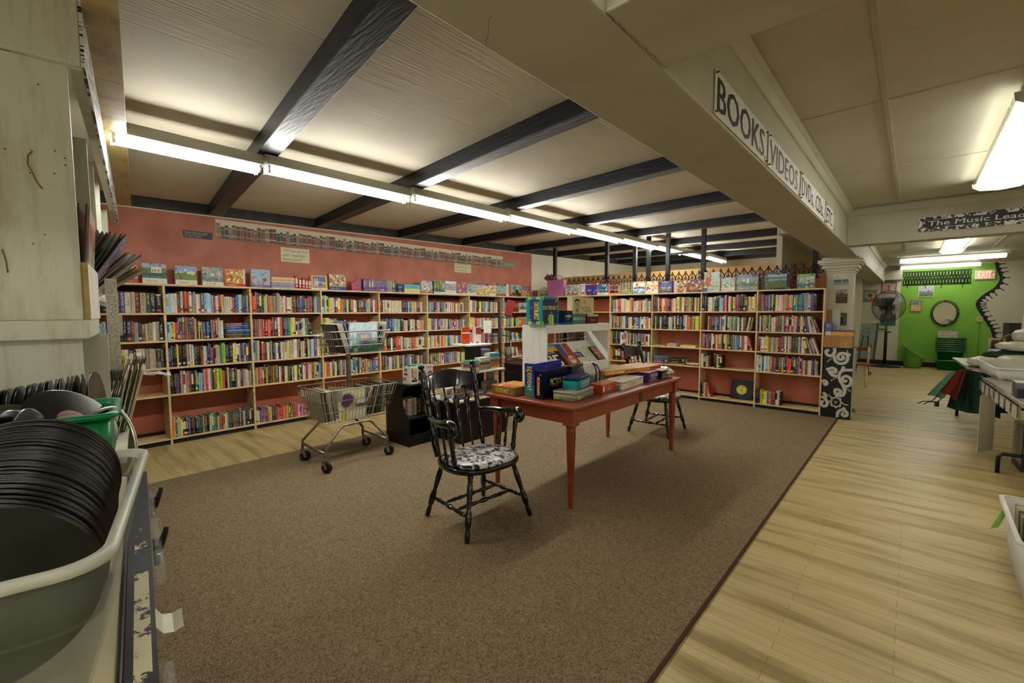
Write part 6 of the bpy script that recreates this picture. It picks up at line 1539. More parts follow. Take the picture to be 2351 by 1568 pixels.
# ------------------------------------------------------------------ painted cabinet, cartons and pictures at the column
def curl(mb, pts, r, y, col):
    """flat painted stroke through pts (u, v) with rounded ends"""
    P2 = []
    for i in range(len(pts) - 1):
        p0, p1, p2, p3 = pts[max(i - 1, 0)], pts[i], pts[i + 1], pts[min(i + 2, len(pts) - 1)]
        for j in range(6):
            q = j / 6
            P2.append(tuple(.5 * (2 * p1[a] + (p2[a] - p0[a]) * q + (2 * p0[a] - 5 * p1[a] + 4 * p2[a] - p3[a]) * q * q + (3 * p1[a] - p0[a] - 3 * p2[a] + p3[a]) * q ** 3) for a in (0, 1)))
    P2.append(pts[-1])
    L = []
    for i, (u, v) in enumerate(P2):
        a = P2[max(i - 1, 0)]; b = P2[min(i + 1, len(P2) - 1)]
        d = Vector((b[0] - a[0], b[1] - a[1])).normalized(); f = i / (len(P2) - 1)
        rr_ = r * (1 if f < .8 else 1 - 1.2 * (f - .8))
        L.append(((u - d.y * rr_, v + d.x * rr_), (u + d.y * rr_, v - d.x * rr_)))
    for k, (a, b) in enumerate(zip(L, L[1:])):
        yy = y - .00001 * k
        mb.add([(a[1][0], yy, a[1][1]), (b[1][0], yy, b[1][1]), (b[0][0], yy, b[0][1]), (a[0][0], yy, a[0][1])], [(0, 1, 2, 3)], col)
def spiral(cx, cz, r0, turns, a0, sgn, n=14):
    return [(cx + r0 * (1 - .8 * i / n) * math.cos(a0 + sgn * turns * 2 * math.pi * i / n), cz + r0 * (1 - .8 * i / n) * math.sin(a0 + sgn * turns * 2 * math.pi * i / n)) for i in range(n + 1)]
pc = thing('painted_cabinet', 'narrow black cabinet painted with pale scrolls beside the column', 'cabinet', (-.75, 7.56, 0))
mb = MB(); mb.box(-.165, .165, 0, .36, .012, .99); mb.build('carcass', M_blk, pc, .002)
mb = MB(); mb.box(.1655, .172, .002, .358, .02, .985, S('a8a894')); mb.build('side_face', P, pc)
CRM = S('b9b6a8')
mb = MB()
R = .019
W0 = -.165
def UV(px, py): return (-.165 + .33 * (px - 205) / 420.0, .985 - .975 * (py - 240) / 1105.0)
def strokes(L, r=R):
    for k, pts in enumerate(L): curl(mb, [UV(*p) for p in pts], r, -.001 - .0008 * k, CRM)
strokes([
    [(355, 240), (362, 300), (345, 340), (300, 365), (255, 350), (235, 310), (250, 280), (285, 285)],
    [(350, 300), (355, 380), (385, 450), (450, 480), (520, 460), (550, 400), (540, 340), (490, 315), (430, 330), (410, 380), (440, 415), (490, 400), (485, 365), (455, 370)],
    [(540, 330), (590, 335)],
    [(625, 570), (540, 575), (470, 600), (440, 670), (460, 750), (510, 820), (570, 825), (610, 780), (605, 710), (550, 670), (500, 690), (495, 740), (530, 755), (550, 725)],
    [(500, 520), (490, 560), (470, 610)],
    [(250, 585), (300, 570), (340, 555), (390, 580), (385, 620), (350, 620), (340, 590)],
    [(290, 600), (320, 650), (370, 680), (430, 670)],
    [(195, 800), (220, 770), (260, 780), (270, 815), (245, 830), (225, 805)],
    [(500, 820), (530, 900), (510, 970), (450, 985), (400, 960), (395, 900), (440, 890), (475, 920), (455, 950), (430, 935)],
    [(215, 985), (245, 975), (265, 1020), (230, 1040), (200, 1020)],
    [(235, 1035), (285, 1100), (280, 1160), (235, 1180), (200, 1150), (205, 1110), (240, 1105)],
    [(440, 1330), (450, 1250), (500, 1205), (560, 1220), (580, 1270), (545, 1300), (510, 1275), (530, 1240)],
    [(510, 1170), (535, 1185), (530, 1215)]])
for k in range(8):
    a = 2 * math.pi * k / 8
    strokes([[(412 + 62 * math.cos(a - .4), 1095 + 62 * math.sin(a - .4)), (412 + 88 * math.cos(a), 1095 + 88 * math.sin(a)), (412 + 62 * math.cos(a + .4), 1095 + 62 * math.sin(a + .4))]], .009)
for px, py in ((270, 455), (290, 432), (312, 410), (540, 275), (545, 300), (335, 755), (365, 730), (395, 710), (552, 862), (577, 878), (600, 895), (395, 1085), (425, 1085), (410, 1108)):
    u, v = UV(px, py); mb.add([(u + .0095 * math.cos(6.283 * i / 12), -.0135, v + .0095 * math.sin(6.283 * i / 12)) for i in range(12)], [tuple(range(12))], CRM)
strokes([[(295, 985), (320, 1010), (350, 1030)], [(505, 1100), (540, 1118), (590, 1118)]], .007)
mb.build('scroll_pattern', P, pc)
mb = MB(); mb.cyl((.19, .10, .1), (.19, .10, .15), .022, 12, S('6a6f66')); mb.box(.172, .186, .08, .12, .1, .14, S('6a6f66')); mb.build('latch', P, pc)
bz2 = .991
pbox('carton', 'brown cardboard carton with a handwritten end on the painted cabinet', 'carton', (-.765, 7.72, bz2), 0, (.32, .28, .165), S('9a6f3d'), [rect(front, .58, 1, 0, 1, S('a88148'), .0006), rect(front, .64, .95, .78, .86, S('a88148'), .001, S('4a3a24')), rect(front, .64, .72, .5, .62, S('a88148'), .001, S('4a3a24')), disc(front, .8, .45, .014, ORG)], mat=P)
pbox('envelope_box', 'low yellow and navy envelope box on the brown carton', 'box', (-.72, 7.70, bz2 + .166), 0, (.25, .2, .075), S('c08f1c'), [rect(front, 0, 1, .72, 1, S('23275a'), .0006), rect(front, .58, .6, 0, .7, S('9a7218'), .001), rect(front, .6, .95, .78, .92, S('23275a'), .001, S('5a5f9a'))])
pbox('envelope_box', 'upright blue and white carton at the left of the yellow box', 'box', (-.885, 7.72, bz2 + .166), 0, (.07, .2, .18), S('3a4a9a'), [rect(front, 0, 1, 0, .3, S('c9ccd6'), .0006), rect(front, .2, .9, .6, .85, S('3a4a9a'), .001, S('c9ccd6'))])
mb = MB()
mb.box(-.085, -.03, .0, .1, 0, .36, S('9a7444')); mb.box(-.029, .06, .0, .1, 0, .365, S('cfd0c8'))
for a, b in (((.02, .06), (.02, .13)), ((.02, .10), (.05, .13)), ((.02, .10), (-.01, .13))): mb.tube([(a[0], -.001, a[1]), (b[0], -.001, b[1])], .002, 4, S('4a4a4a'))
mb.cyl((.02, -.0005, .145), (.02, -.0015, .145), .008, 10, S('4a4a4a'))
o = mb.build('display_box', P); o.matrix_world = Matrix.Translation((-.84, 7.83, bz2 + .166)); tag(o, 'tall white box with a small stick figure behind the yellow box', 'box')
def hung(name, label, cat, x0, x1, z0, z1, y, bands, blobs, seed, frame=None, thick=.012, nx=16, ny=14, shapes=()):
    mb = MB(); w = x1 - x0; h = z1 - z0
    mb.box(-w / 2, w / 2, -thick, 0, -h / 2, h / 2, S(frame or 'd8d4c4'))
    e = .06 if frame else .02
    picture(mb, (-w / 2 + w * e, -thick, -h / 2 + h * e), (1, 0, 0), (0, 0, 1), w * (1 - 2 * e), h * (1 - 2 * e), bands, blobs, seed, nx, ny, 0, .0008, shapes)
    o = mb.build(name, P); o.matrix_world = Matrix.Translation(((x0 + x1) / 2, y - .001, (z0 + z1) / 2)); return tag(o, label, cat)
cy = 7.96
hung('picture_print', 'top black and white landscape print on the column', 'picture', -.888, -.705, 1.87, 2.03, cy, BND((.3, '8aa0a0'), (.5, '5a605c'), (1, 'c9ccc0')), [(16, .03, [S('2a2c2a'), S('d9d9cf'), S('6a7470')])], 1, None, .002)
hung('picture_print', 'middle print of a red-robed figure on the column', 'picture', -.853, -.709, 1.605, 1.815, cy, BND((.5, '5a3f2c'), (.7, '6a5a4a'), (1, '9aa0a8')), [(18, .03, [S('3a2a20'), S('8a5a3a'), S('2c2a2c')])], 2, None, .002, shapes=[('r', .4, .62, .35, .8, S('9a2f4a'))])
hung('picture_print', 'bottom dark green figure print on the column', 'picture', -.836, -.706, 1.286, 1.475, cy, BND((1, '3f4f4a')), [(18, .03, [S('23302c'), S('6a7a6a'), S('8a9484')])], 3, None, .002, shapes=[('r', .4, .6, .1, .7, S('1a1d1e')), ('c', .5, .75, .06, S('a87a5a'))])
# ------------------------------------------------------------------ rear wall
yr = YF - .004
hung('poster', 'orange-bordered surf poster on the pale rear wall', 'poster', -1.09, -.78, 1.75, 2.085, yr - .0, BND((.3, '2f8a8f'), (1, '3fa0a8')), [(4, .05, [S('c9582c'), S('e0a04a')])], 1, 'c9602c', .004, shapes=[('c', .52, .52, .32, S('dfae4a')), ('c', .5, .55, .2, S('7a3a2c')), ('r', .5, .9, .1, .35, S('d0552c'))])
hung('poster', 'purple-bordered poster highest on the pale rear wall', 'poster', -.70, -.38, 1.985, 2.29, yr, BND((1, 'c9b59a')), [(16, .05, [S('b59a7a'), S('d9cfba'), S('8a5a7a')])], 2, '4a2f7a', .004, shapes=[('r', .42, .58, .2, .75, S('b54a5a'))])
hung('poster', 'red-bordered teal poster behind the fan guard', 'poster', -.70, -.39, 1.52, 1.86, yr, BND((1, '3f7a86')), [(16, .05, [S('5a8a94'), S('8a4a4a'), S('9a8aa0'), S('2f5a6a')])], 3, '9a4a3a', .004)
hung('poster', 'green and violet poster lowest behind the fan pole', 'poster', -.68, -.36, 1.09, 1.41, yr, BND((.4, '2f6a5a'), (1, '5a5a7a')), [(16, .05, [S('3f8a7a'), S('8a5a7a'), S('6a9a8a')])], 4, '3a7a74', .004)
hung('framed_picture', 'grey landscape print in a white mount on the green wall', 'picture', .066, .372, 1.857, 2.15, yr, BND((.25, '5a7a4a'), (.5, '7a7f84'), (1, 'b9c0c9')), [(14, .05, [S('4a4f54'), S('d9dad6'), S('8a9aa5')])], 5, 'c6c8c0', .012)
hung('framed_picture', 'small blue and yellow print in a brown frame on the green wall', 'picture', -.08, .146, 1.47, 1.772, yr, BND((.25, 'c9a07a'), (.5, 'd8b04a'), (.6, 'a8a08a'), (1, '8a8f86')), [(5, .04, [S('2f6fc0'), S('d8c46a')])], 6, '7a5a34', .015, shapes=[('r', .2, .8, .65, .9, S('3a6fb0'))])
mr = thing('wall_mirror', 'round wall mirror in a double black wire ring on the green wall', 'mirror', (.595, YF - .01, 1.43))
mb = MB(); mb.lathe([(0, .29), (1, .29)], (0, -.012, 0), (0, -.006, 0), 48, sx=.76, side=(1, 0, 0)); mb.build('glass', M_mirror, mr)
mb = MB()
for r, rr_ in ((.295, .011), (.338, .007)): mb.tube([(r * .78 * math.cos(2 * math.pi * i / 48), -.012, r * math.sin(2 * math.pi * i / 48)) for i in range(48)], rr_, 6, closed=True)
for a in range(4):
    a = a * math.pi / 2; mb.tube([(.285 * .78 * math.cos(a), -.014, .285 * math.sin(a)), (.346 * .78 * math.cos(a), -.014, .346 * math.sin(a))], .013, 6)
mb.build('wire_frame', M_iron, mr)
t = thing('exit_sign', 'white exit sign with red letters on the green wall', 'exit sign', (1.27, YF - .003, 2.385))
mb = MB(); mb.box(-.175, .175, -.05, 0, -.115, .115, S('d9d2c4')); mb.build('housing', P, t, .01)
mb = MB(); put_text(mb, 'EXIT', (-.175, -.051, -.115), (1, 0, 0), (0, 0, 1), .05, .035, .23, .16, S('ff5a3c'), 0, .002, 0, 2)
mb.add([(.135, -.053, .01), (.155, -.053, .01), (.155, -.053, -.02), (.135, -.053, -.02)], [(3, 2, 1, 0)], S('ff5a3c'))
mb.build('lettering', emit('lit_red_letters', S('ff3a22'), .9), t)
t = thing('iron_grille', 'black iron lattice hung high on the green wall', 'wall decoration', (.39, YF - .02, 2.365))
mb = MB()
n = 22
for k in range(n):
    x = -.64 + 1.28 * (k + .5) / n
    for z in (-.08, .08):
        pts = [(x + .029 * math.cos(2 * math.pi * i / 14), 0, z + .075 * math.sin(2 * math.pi * i / 14)) for i in range(14)]
        mb.tube(pts, .007, 4, closed=True)
    mb.tube([(x - .029, 0, -.17), (x + .029, 0, .17)], .005, 4); mb.tube([(x + .029, 0, -.17), (x - .029, 0, .17)], .005, 4)
mb.tube([(-.65, 0, -.175), (.65, 0, -.175)], .009, 6); mb.tube([(-.65, 0, .175), (.65, 0, .175)], .007, 6)
for x in (-.55, -.19, .11, .5): mb.tube([(x, 0, -.17), (x, 0, -.26), (x, -.03, -.275)], .008, 5)
mb.build('lattice', M_iron, t)
t = thing('thermostat', 'small cream wall switch box right of the mirror', 'switch', (1.23, YF - .003, 1.28))
mb = MB(); mb.box(-.055, .055, -.03, 0, -.06, .065, S('cdbf9c')); mb.build('plate', P, t, .004); mb = MB(); mb.box(-.03, .03, -.036, -.0305, -.005, .015, S('8a7a5a')); mb.build('lever', P, t)
mb = MB(); mb.tube([(0, -.008, -.06), (0, -.008, -1.1)], .008, 5, S('6f9a3a')); mb.build('conduit', P, t)
# green tub chair-shaped planter, basket stack and sign
mb = MB()
R0 = []
for k in range(7):
    z = .66 * k / 6; r = .165 + .03 * k / 6
    ring_ = []
    for i in range(28):
        a = 2 * math.pi * i / 28; top_ = .36 + .16 * (1 - math.cos(a)) * 1.0
        ring_.append((math.cos(a) * r * 1.05, math.sin(a) * r, min(z, .42 + .18 * (-math.cos(a)) if k == 6 else z * (.42 + .18 * (-math.cos(a))) / .66)))
    R0.append(ring_)
loft(mb, R0, S('5f9a30'), 0, True, False)
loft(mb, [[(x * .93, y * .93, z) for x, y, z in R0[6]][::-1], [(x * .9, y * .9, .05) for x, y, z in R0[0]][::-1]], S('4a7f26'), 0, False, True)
mb.tube([(x * 1.03, y * 1.03, z) for x, y, z in R0[6]], .018, 6, S('6aa838'), 0, True)
o = mb.build('planter_tub', PL); o.location = (.03, 15.72, 0); tag(o, 'lime green plastic tub with a high scooped back by the green wall', 'tub')
bkt = None
for k in range(8):
    z = 0 if k == 0 else .24 + .055 * (k - 1)
    if bkt is None:
        bkt = thing('shopping_basket', '', 'basket', (.72, 15.7, 0))
        mb = MB(); loft(mb, [ring(.42, .28, .03, 0), ring(.48, .32, .03, .22), ring(.55, .38, .03, .222), ring(.55, .38, .03, .25), ring(.47, .31, .03, .25), ring(.41, .27, .03, .01)], S('006b34'), 0, True, True); mb.build('body', PL, bkt)
        mb = MB(); mb.tube([(-.25, .0, .235), (-.24, -.19, .255), (.24, -.19, .255), (.25, 0, .235)], .007, 6); mb.build('wire_handle', M_wire, bkt)
        b0 = bkt
    else:
        bkt = copy_tree(b0)
    bkt.location = (.72, 15.7, z)
    tag(bkt, 'green shopping basket in the stack under the mirror, %s from the floor' % ordinal(k), 'basket', 'stacked green shopping baskets')
pbox('counter_sign', 'white sign with red writing standing on the green basket stack', 'sign', (.66, 15.72, .24 + .055 * 6 + .252), 0, (.35, .02, .16), S('d6d0c0'), [rect(front, .08, .9, .15, .35, S('d6d0c0'), .001, S('b53a2c')), rect(front, .08, .6, .65, .85, S('d6d0c0'), .001, S('b53a2c'))], mat=P)
# pedestal fan
fn = thing('pedestal_fan', 'large pedestal fan with a wire guard in front of the rear wall', 'fan', (-.53, 15.55, 0))
mb = MB(); mb.lathe([(0, .34), (.2, .33), (.6, .12), (1, .03)], (0, 0, 0), (0, 0, .07), 32); mb.build('base', M_iron, fn)
mb = MB(); mb.cyl((0, 0, .07), (0, 0, .95), .034, 12); mb.build('lower_pole', M_iron, fn); mb = MB(); mb.cyl((0, 0, .95), (0, 0, 1.45), .022, 12); mb.build('upper_pole', M_metal, fn)
mb = MB(); mb.cyl((.02, 0, .93), (.10, 0, .93), .016, 8); mb.build('clamp_knob', M_iron, fn)
mb = MB(); mb.lathe([(0, .04), (.1, .085), (.7, .09), (1, .05)], (-.16, .12, 1.66), (.06, -.08, 1.63), 18); mb.build('motor', M_rub, fn)
mb = MB(); mb.cyl((0, 0, 1.42), (-.02, .02, 1.62), .03, 10); mb.build('neck', M_rub, fn)
cF = Vector((.03, -.13, 1.625)); ax = Vector((.25, -.96, -.06)).normalized(); sd = ax.cross(Vector((0, 0, 1))).normalized(); up2 = sd.cross(ax) * 1.06; sd = sd * .9
mb = MB()
for dd, rad in ((-.10, .33), (-.02, .39), (.08, .33), (-.10, .2), (.1, .2), (.02, .385), (.1, .1), (-.1, .1)):
    mb.tube([cF + ax * dd + sd * rad * math.cos(2 * math.pi * i / 40) + up2 * rad * math.sin(2 * math.pi * i / 40) for i in range(40)], .005 if rad > .35 else .0028, 5, closed=True)
for i in range(72):
    a = 2 * math.pi * i / 72; dr = sd * math.cos(a) + up2 * math.sin(a)
    mb.tube([cF + ax * .1 + dr * .06, cF + ax * .08 + dr * .33, cF + dr * .39, cF - ax * .10 + dr * .33, cF - ax * .1 + dr * .08], .0022, 4)
mb.build('guard', M_iron, fn)
for i in range(3):
    a = 2 * math.pi * i / 3 + .4; dr = sd * math.cos(a) + up2 * math.sin(a); dt = -sd * math.sin(a) + up2 * math.cos(a)
    mb = MB(); A = [cF + dr * .04 - dt * .03 - ax * .03, cF + dr * .34 - dt * .13 - ax * .045, cF + dr * .34 + dt * .10 + ax * .03, cF + dr * .04 + dt * .03 + ax * .03]
    A += [p + ax * .004 for p in A]
    mb.add(A, [(0, 1, 2, 3), (7, 6, 5, 4), (0, 4, 5, 1), (1, 5, 6, 2), (2, 6, 7, 3), (3, 7, 4, 0)]); mb.build('blade', M_metal, fn)
mb = MB(); mb.cyl(cF - ax * .05, cF + ax * .06, .045, 14); mb.build('hub', M_rub, fn)
mb = MB(); mb.tube([(-.1, .05, 1.55), (-.14, .05, 1.2), (-.2, .1, .75), (-.36, .2, .45), (-.4, .3, .1)], .007, 5, S('9a988a')); mb.build('cord', P, fn)
# easel with a tall swirl-painted panel, and the pale cupboards behind it
es = thing('easel_picture', 'grey-green swirl panel leaning on a small wrought iron easel', 'easel', (-.82, 13.4, 0), math.radians(-14))
mb = MB(); M_ = Matrix.Translation((0, 0, .36)) @ Matrix.Rotation(math.radians(-12), 4, 'X')
mb.box(-.15, .15, -.012, .012, 0, .86, S('8f9a90'), 0, None, M_); mb.box(.15, .19, -.02, .02, -.01, .87, S('4a5f54'), 0, None, M_)
for pts in (spiral(-.02, .62, .12, 1.4, 1, 1), spiral(.03, .3, .11, 1.3, 3, -1)):
    mb.tube([M_ @ Vector((u, -.014, v)) for u, v in pts], .007, 4, S('3f5a58'))
mb.build('panel', P, es)
mb = MB()
for s in (-1, 1): mb.tube([(s * .05, .0, .9), (s * .09, -.1, .36), (s * .12, -.16, .05), (s * .16, -.18, .0), (s * .19, -.17, .05), (s * .16, -.16, .08)], .011, 6)
mb.tube([(0, .1, .9), (0, .28, .006)], .011, 6); mb.tube([(-.1, -.12, .3), (.1, -.12, .3)], .009, 6); mb.tube([(-.1, -.12, .3), (-.1, -.17, .33)], .009, 6); mb.tube([(.1, -.12, .3), (.1, -.17, .33)], .009, 6)
mb.build('stand', M_iron, es)
mb = MB(); mb.box(-.93, -.52, YF - .016, YF - .005, .98, 1.0, S('1b1b1d')); o = mb.build('wall_rail', P); tag(o, 'thin black rail on the pale rear wall behind the fan', 'rail')
wc = thing('side_chair', 'wooden chair with turned legs glimpsed behind the column edge', 'chair', (-.80, 11.2, 0))
for x in (-.16, .16):
    for y in (-.17, .17):
        mb = MB(); mb.lathe(LEGP, (x, y, 0), (x * .9, y * .9, .43), 10); mb.build('leg', M_pine, wc)
mb = MB(); mb.box(-.19, .19, -.2, .2, .43, .46, S('7a4a24')); mb.build('seat', P, wc, .01)
for x in (-.16, .16):
    mb = MB(); mb.lathe(POSTP, (x, .17, .46), (x, .2, .78), 10); mb.build('back_post', M_pine, wc)
mb = MB(); mb.box(-.17, .17, .185, .205, .70, .76, S('7a3a20')); mb.build('back_rail', P, wc)

# ------------------------------------------------------------------ stock tables in the right aisle
TX, TY0, TY1, TH = .60, 5.05, 9.6, .78
ft = thing('folding_table', 'long folding stock table in the right aisle', 'table', (0, 0, 0))
sk = lambda y: .655 - .041 * (y - 5.05)
mb = MB()
vs = [(sk(TY0), TY0, TH - .03), (sk(TY1), TY1, TH - .03), (sk(TY1) + .78, TY1, TH - .03), (sk(TY0) + .78, TY0, TH - .03)]
vs += [(x, y, TH) for x, y, z in vs]
mb.add(vs, [(0, 1, 2, 3), (7, 6, 5, 4), (0, 4, 5, 1), (1, 5, 6, 2), (2, 6, 7, 3), (3, 7, 4, 0)], S('9a917a')); mb.build('tabletop', P, ft, .004)
for y in (6.0, 8.9):
    mb = MB(); x = sk(y) + .02
    mb.tube([(x, y, .0), (x, y, .15), (x + .03, y, .18), (x + .3, y, .185), (x + .7, y, .18)], .016, 8); mb.tube([(x + .36, y, .19), (x + .36, y, TH - .035)], .016, 8)
    mb.tube([(x + .70, y, .18), (x + .72, y, .15), (x + .72, y, 0)], .016, 8); mb.build('leg_frame', M_iron, ft)
# price-card rail hanging on the long edge
mb = MB()
ua, ub = 5.1, 7.2
mb.add([(sk(ua) - .012, ua, TH - .12), (sk(ub) - .012, ub, TH - .12), (sk(ub) - .012, ub, TH - .03), (sk(ua) - .012, ua, TH - .03)], [(0, 1, 2, 3), (3, 2, 1, 0)], S('6f6a58'))
o = mb.build('card_rail', P); tag(o, 'grey card rail along the edge of the stock table', 'rail')
for k in range(8):
    y0 = 5.2 + .24 * k
    mb = MB(); mb.add([(sk(y0) - .016, y0, TH - .135), (sk(y0 + .17) - .016, y0 + .17, TH - .135), (sk(y0 + .17) - .016, y0 + .17, TH - .035), (sk(y0) - .016, y0, TH - .035)], [(3, 2, 1, 0)], S('c9c6b5'), 0, S('6a6a64'))
    mb.add([(sk(y0) - .0155, y0, TH - .135), (sk(y0 + .17) - .0155, y0 + .17, TH - .135), (sk(y0 + .17) - .0155, y0 + .17, TH - .035), (sk(y0) - .0155, y0, TH - .035)], [(0, 1, 2, 3)], S('c9c6b5'))
    o = mb.build('price_card', P); tag(o, 'printed price card on the stock table rail, %s from the near end' % ordinal(k), 'card', 'price cards on the stock table rail')
mb = MB(); mb.tube([(sk(5.05) - .006, 5.05, TH + .006), (sk(9.0) - .006, 9.0, TH + .006)], .008, 6); o = mb.build('edge_tube', M_metal); tag(o, 'bright metal tube along the long edge of the stock table', 'rail')
# scroll of paper clipped on the table edge, cartons beneath
mb = MB(); mb.box(-.004, .0, -.13, .13, -.56, .0, S('b9b09c'), 0, None); mb.quad((-.0045, .1, -.5), (-.0045, -.1, -.5), (-.0045, -.1, -.1), (-.0045, .1, -.1), S('b9b09c'), 0, S('8f8878')); mb.add([(-.0055, .02, -.3), (-.0055, -.0, -.3), (-.0055, 0, -.28), (-.0055, .02, -.28)], [(0, 1, 2, 3)], ORG)
o = mb.build('hanging_paper', P); o.matrix_world = Matrix.Translation((sk(6.25) - .03, 6.28, TH - .10)) @ Matrix.Rotation(-.5, 4, 'Z'); tag(o, 'pale paper sheet hanging from the stock table edge', 'paper')
mb = MB(); mb.box(-.003, .0, -.09, .09, -.5, .0, S('a39a86')); o = mb.build('hanging_paper', P); o.matrix_world = Matrix.Translation((sk(6.6) + .0, 6.66, TH - .12)) @ Matrix.Rotation(-.4, 4, 'Z'); tag(o, 'second paper sheet hanging behind the pale one', 'paper')
pbox('record_crate', 'dark record crate with a picture sleeve in front under the stock table', 'crate', (1.02, 6.35, 0), .05, (.46, .36, .42), S('1c1a17'), [pict(left, .02, .98, .15, 1, [(1, S('7a7060'))], [(12, .05, [S('5a5448'), S('9a8a70'), S('a8603a')])], 3, 10, 10), pict(front, .02, .5, .3, 1, [(1, S('8a8070'))], [(12, .05, [S('5a5448'), S('9a8a70'), S('a8603a')])], 3, 10, 10), rect(top, 0, 1, .2, .9, S('b9b2a0'), .001)], mat=P)
# tubs, cd rows, bags on the table
def simple_tub(label, x, y, z, w, l, h, rot=0):
    root = thing('storage_tub', label, 'storage tub', (x, y, z), rot)
    mb = MB(); loft(mb, [ring(w - .08, l - .08, .03, 0), ring(w - .02, l - .02, .04, h - .02), ring(w - .026, l - .026, .04, h - .02), ring(w - .086, l - .086, .03, .004)], (1, 1, 1, 1), 0, True, True); mb.build('body', M_bin2, root)
    mb = MB(); loft(mb, [ring(w - .02, l - .02, .04, h - .022), ring(w + .02, l + .02, .05, h - .014), ring(w + .02, l + .02, .05, h), ring(w - .022, l - .022, .04, h)], (1, 1, 1, 1), 0, False, False); mb.build('rim', M_bin2, root)
    return root
M_bin2 = clear('milky_tub_plastic', (.82, .81, .76, 1), .35, .62)
simple_tub('milky plastic tub on the far half of the stock table', .98, 7.35, TH + .001, .72, 1.25, .13, .04)
rnd = random.Random(61)
for r_ in range(3):
    for k in range(16):
        x0 = .72 + .21 * r_; y0 = 5.45 + .0125 * k * 1.0 + .26 * r_
        c = S(rnd.choice(['2a2d33', '1c1f24', '3a3f48', '8a8f94', '23262c', '5a5f66', 'b9bcbc', '2f333a', '7a3a34']))
        mb = MB(); mb.box(-.071, .071, -.005, .005, 0, .125, c); mb.box(-.069, .069, -.0048, .0048, .1252, .127, S('cfd2d2'))
        o = mb.build('compact_disc_case', G); o.matrix_world = Matrix.Translation((x0, y0, TH + .002)) @ Matrix.Rotation(.04, 4, 'Z') @ Matrix.Rotation(-.12, 4, 'X')
        tag(o, 'compact disc case, %s in the %s row on the near stock table' % (ordinal(k), ORD[r_]), 'compact disc', 'compact discs on the stock table')
pbox('magazine', 'white-edged stack of sleeves at the near end of the stock table', 'record sleeve', (.86, 5.22, TH + .001), .2, (.3, .2, .10), S('cfc8b2'), [pict(left, .05, .95, .1, .9, [(1, S('b9a890'))], [(8, .03, [S('7a6a58'), ORG])], 3, 10, 6), pict(front, .05, .95, .1, .9, [(1, S('b9a890'))], [(8, .03, [S('7a6a58'), ORG])], 3, 10, 6)])
# heap of bagged soft goods at the far end: pillows and packets
def soft(label, x, y, z, sx, sy, sz, col, seed, name='packet', cat='packet'):
    rnd = random.Random(seed); mb = MB(); rings = []
    for i in range(9):
        a = math.pi * i / 8; zz = -math.cos(a); rr_ = max(.03, math.sin(a)) ** .6
        rings.append([(math.cos(2 * math.pi * k / 20) * rr_ * sx * rnd.uniform(.9, 1.06), math.sin(2 * math.pi * k / 20) * rr_ * sy * rnd.uniform(.9, 1.06), zz * sz + rnd.uniform(-.008, .008)) for k in range(20)])
    loft(mb, rings, S(col), 0, True, True)
    o = mb.build(name, P); o.matrix_world = Matrix.Translation((x, y, z + sz * .98)) @ Matrix.Rotation(rnd.uniform(-.6, .6), 4, 'Z'); tag(o, label, cat)
soft('white rounded packet at the near corner of the soft goods heap', .70, 8.25, TH + .002, .17, .3, .06, 'cfc6b0', 1)
soft('cream packet lying behind the milky tub', .98, 8.2, TH + .002, .2, .26, .08, 'c9c0a8', 2)
soft('dark green cushion in the soft goods heap', 1.0, 8.65, TH + .06, .3, .22, .08, '2a3f24', 3, 'cushion', 'cushion')
soft('pale cushion on top of the green cushion', 1.1, 8.55, TH + .2, .3, .2, .06, 'cdc7b2', 4, 'cushion', 'cushion')
soft('white bundle at the top of the soft goods heap', 1.12, 8.75, TH + .30, .16, .2, .09, 'd3d0bc', 5)
soft('bright green leaf-print packet low in the soft goods heap', .84, 8.5, TH + .002, .16, .16, .045, '7a9a3a', 6)
soft('cream packet highest at the photo edge of the heap', 1.32, 8.35, TH + .05, .2, .3, .1, 'c6bea4', 7)
pbox('book', 'small white framed card standing on the soft goods heap', 'card', (.86, 8.95, TH + .12), .3, (.17, .02, .22), S('c9c4b0'), [pict(front, .15, .85, .1, .9, [(.6, S('4a4a4a')), (1, S('8a4a3a'))], [(4, .03, [S('b9b4a0')])], 3, 6, 8)])
pbox('poster', 'pink and white magazine cover standing above the soft goods heap', 'magazine', (1.25, 9.1, TH + .35), .2, (.32, .03, .3), S('cfc8b8'), [pict(front, .05, .95, .05, .95, [(1, S('b9a8a0'))], [(14, .04, [S('b5707a'), S('8a9aa5'), S('d6cfc0'), S('c98a5a')])], 4, 12, 10)])
bsk = thing('wicker_basket', 'bent cane basket handle arching over the soft goods heap', 'basket', (.98, 8.8, TH + .08))
mb = MB(); mb.tube([(-.14 * math.cos(a), 0, .05 + .27 * math.sin(a)) for a in [math.pi * i / 14 for i in range(15)]], .012, 6, S('7a5a2c')); mb.build('handle', P, bsk)
mb = MB(); loft(mb, [ring(.24, .2, .05, 0), ring(.3, .24, .05, .08)], S('7a5a2c'), 0, True, False); mb.build('body', P, bsk)
pbox('speaker', 'tall black loudspeaker cabinet behind the stock table', 'speaker', (1.26, 10.6, 0), .1, (.30, .34, 1.30), S('0d0e0f'), [rect(front, .1, .9, .1, .9, S('17181a'), .002), disc(front, .5, .35, .1, S('0a0a0b'), .003)], mat=P)
pbox('speaker', 'second black loudspeaker with a grey edge behind the first', 'speaker', (1.62, 11.0, 0), .1, (.36, .36, 1.45), S('141312'), [rect(front, .2, .5, .05, .95, S('4a4438'), .002)], mat=P)
pbox('speaker', 'black loudspeaker cut by the photo edge behind the stock table', 'speaker', (2.05, 10.9, 0), .1, (.4, .36, 1.42), S('0e0e10'), [rect(front, .1, .3, .05, .95, S('2a2b2c'), .002)], mat=P)
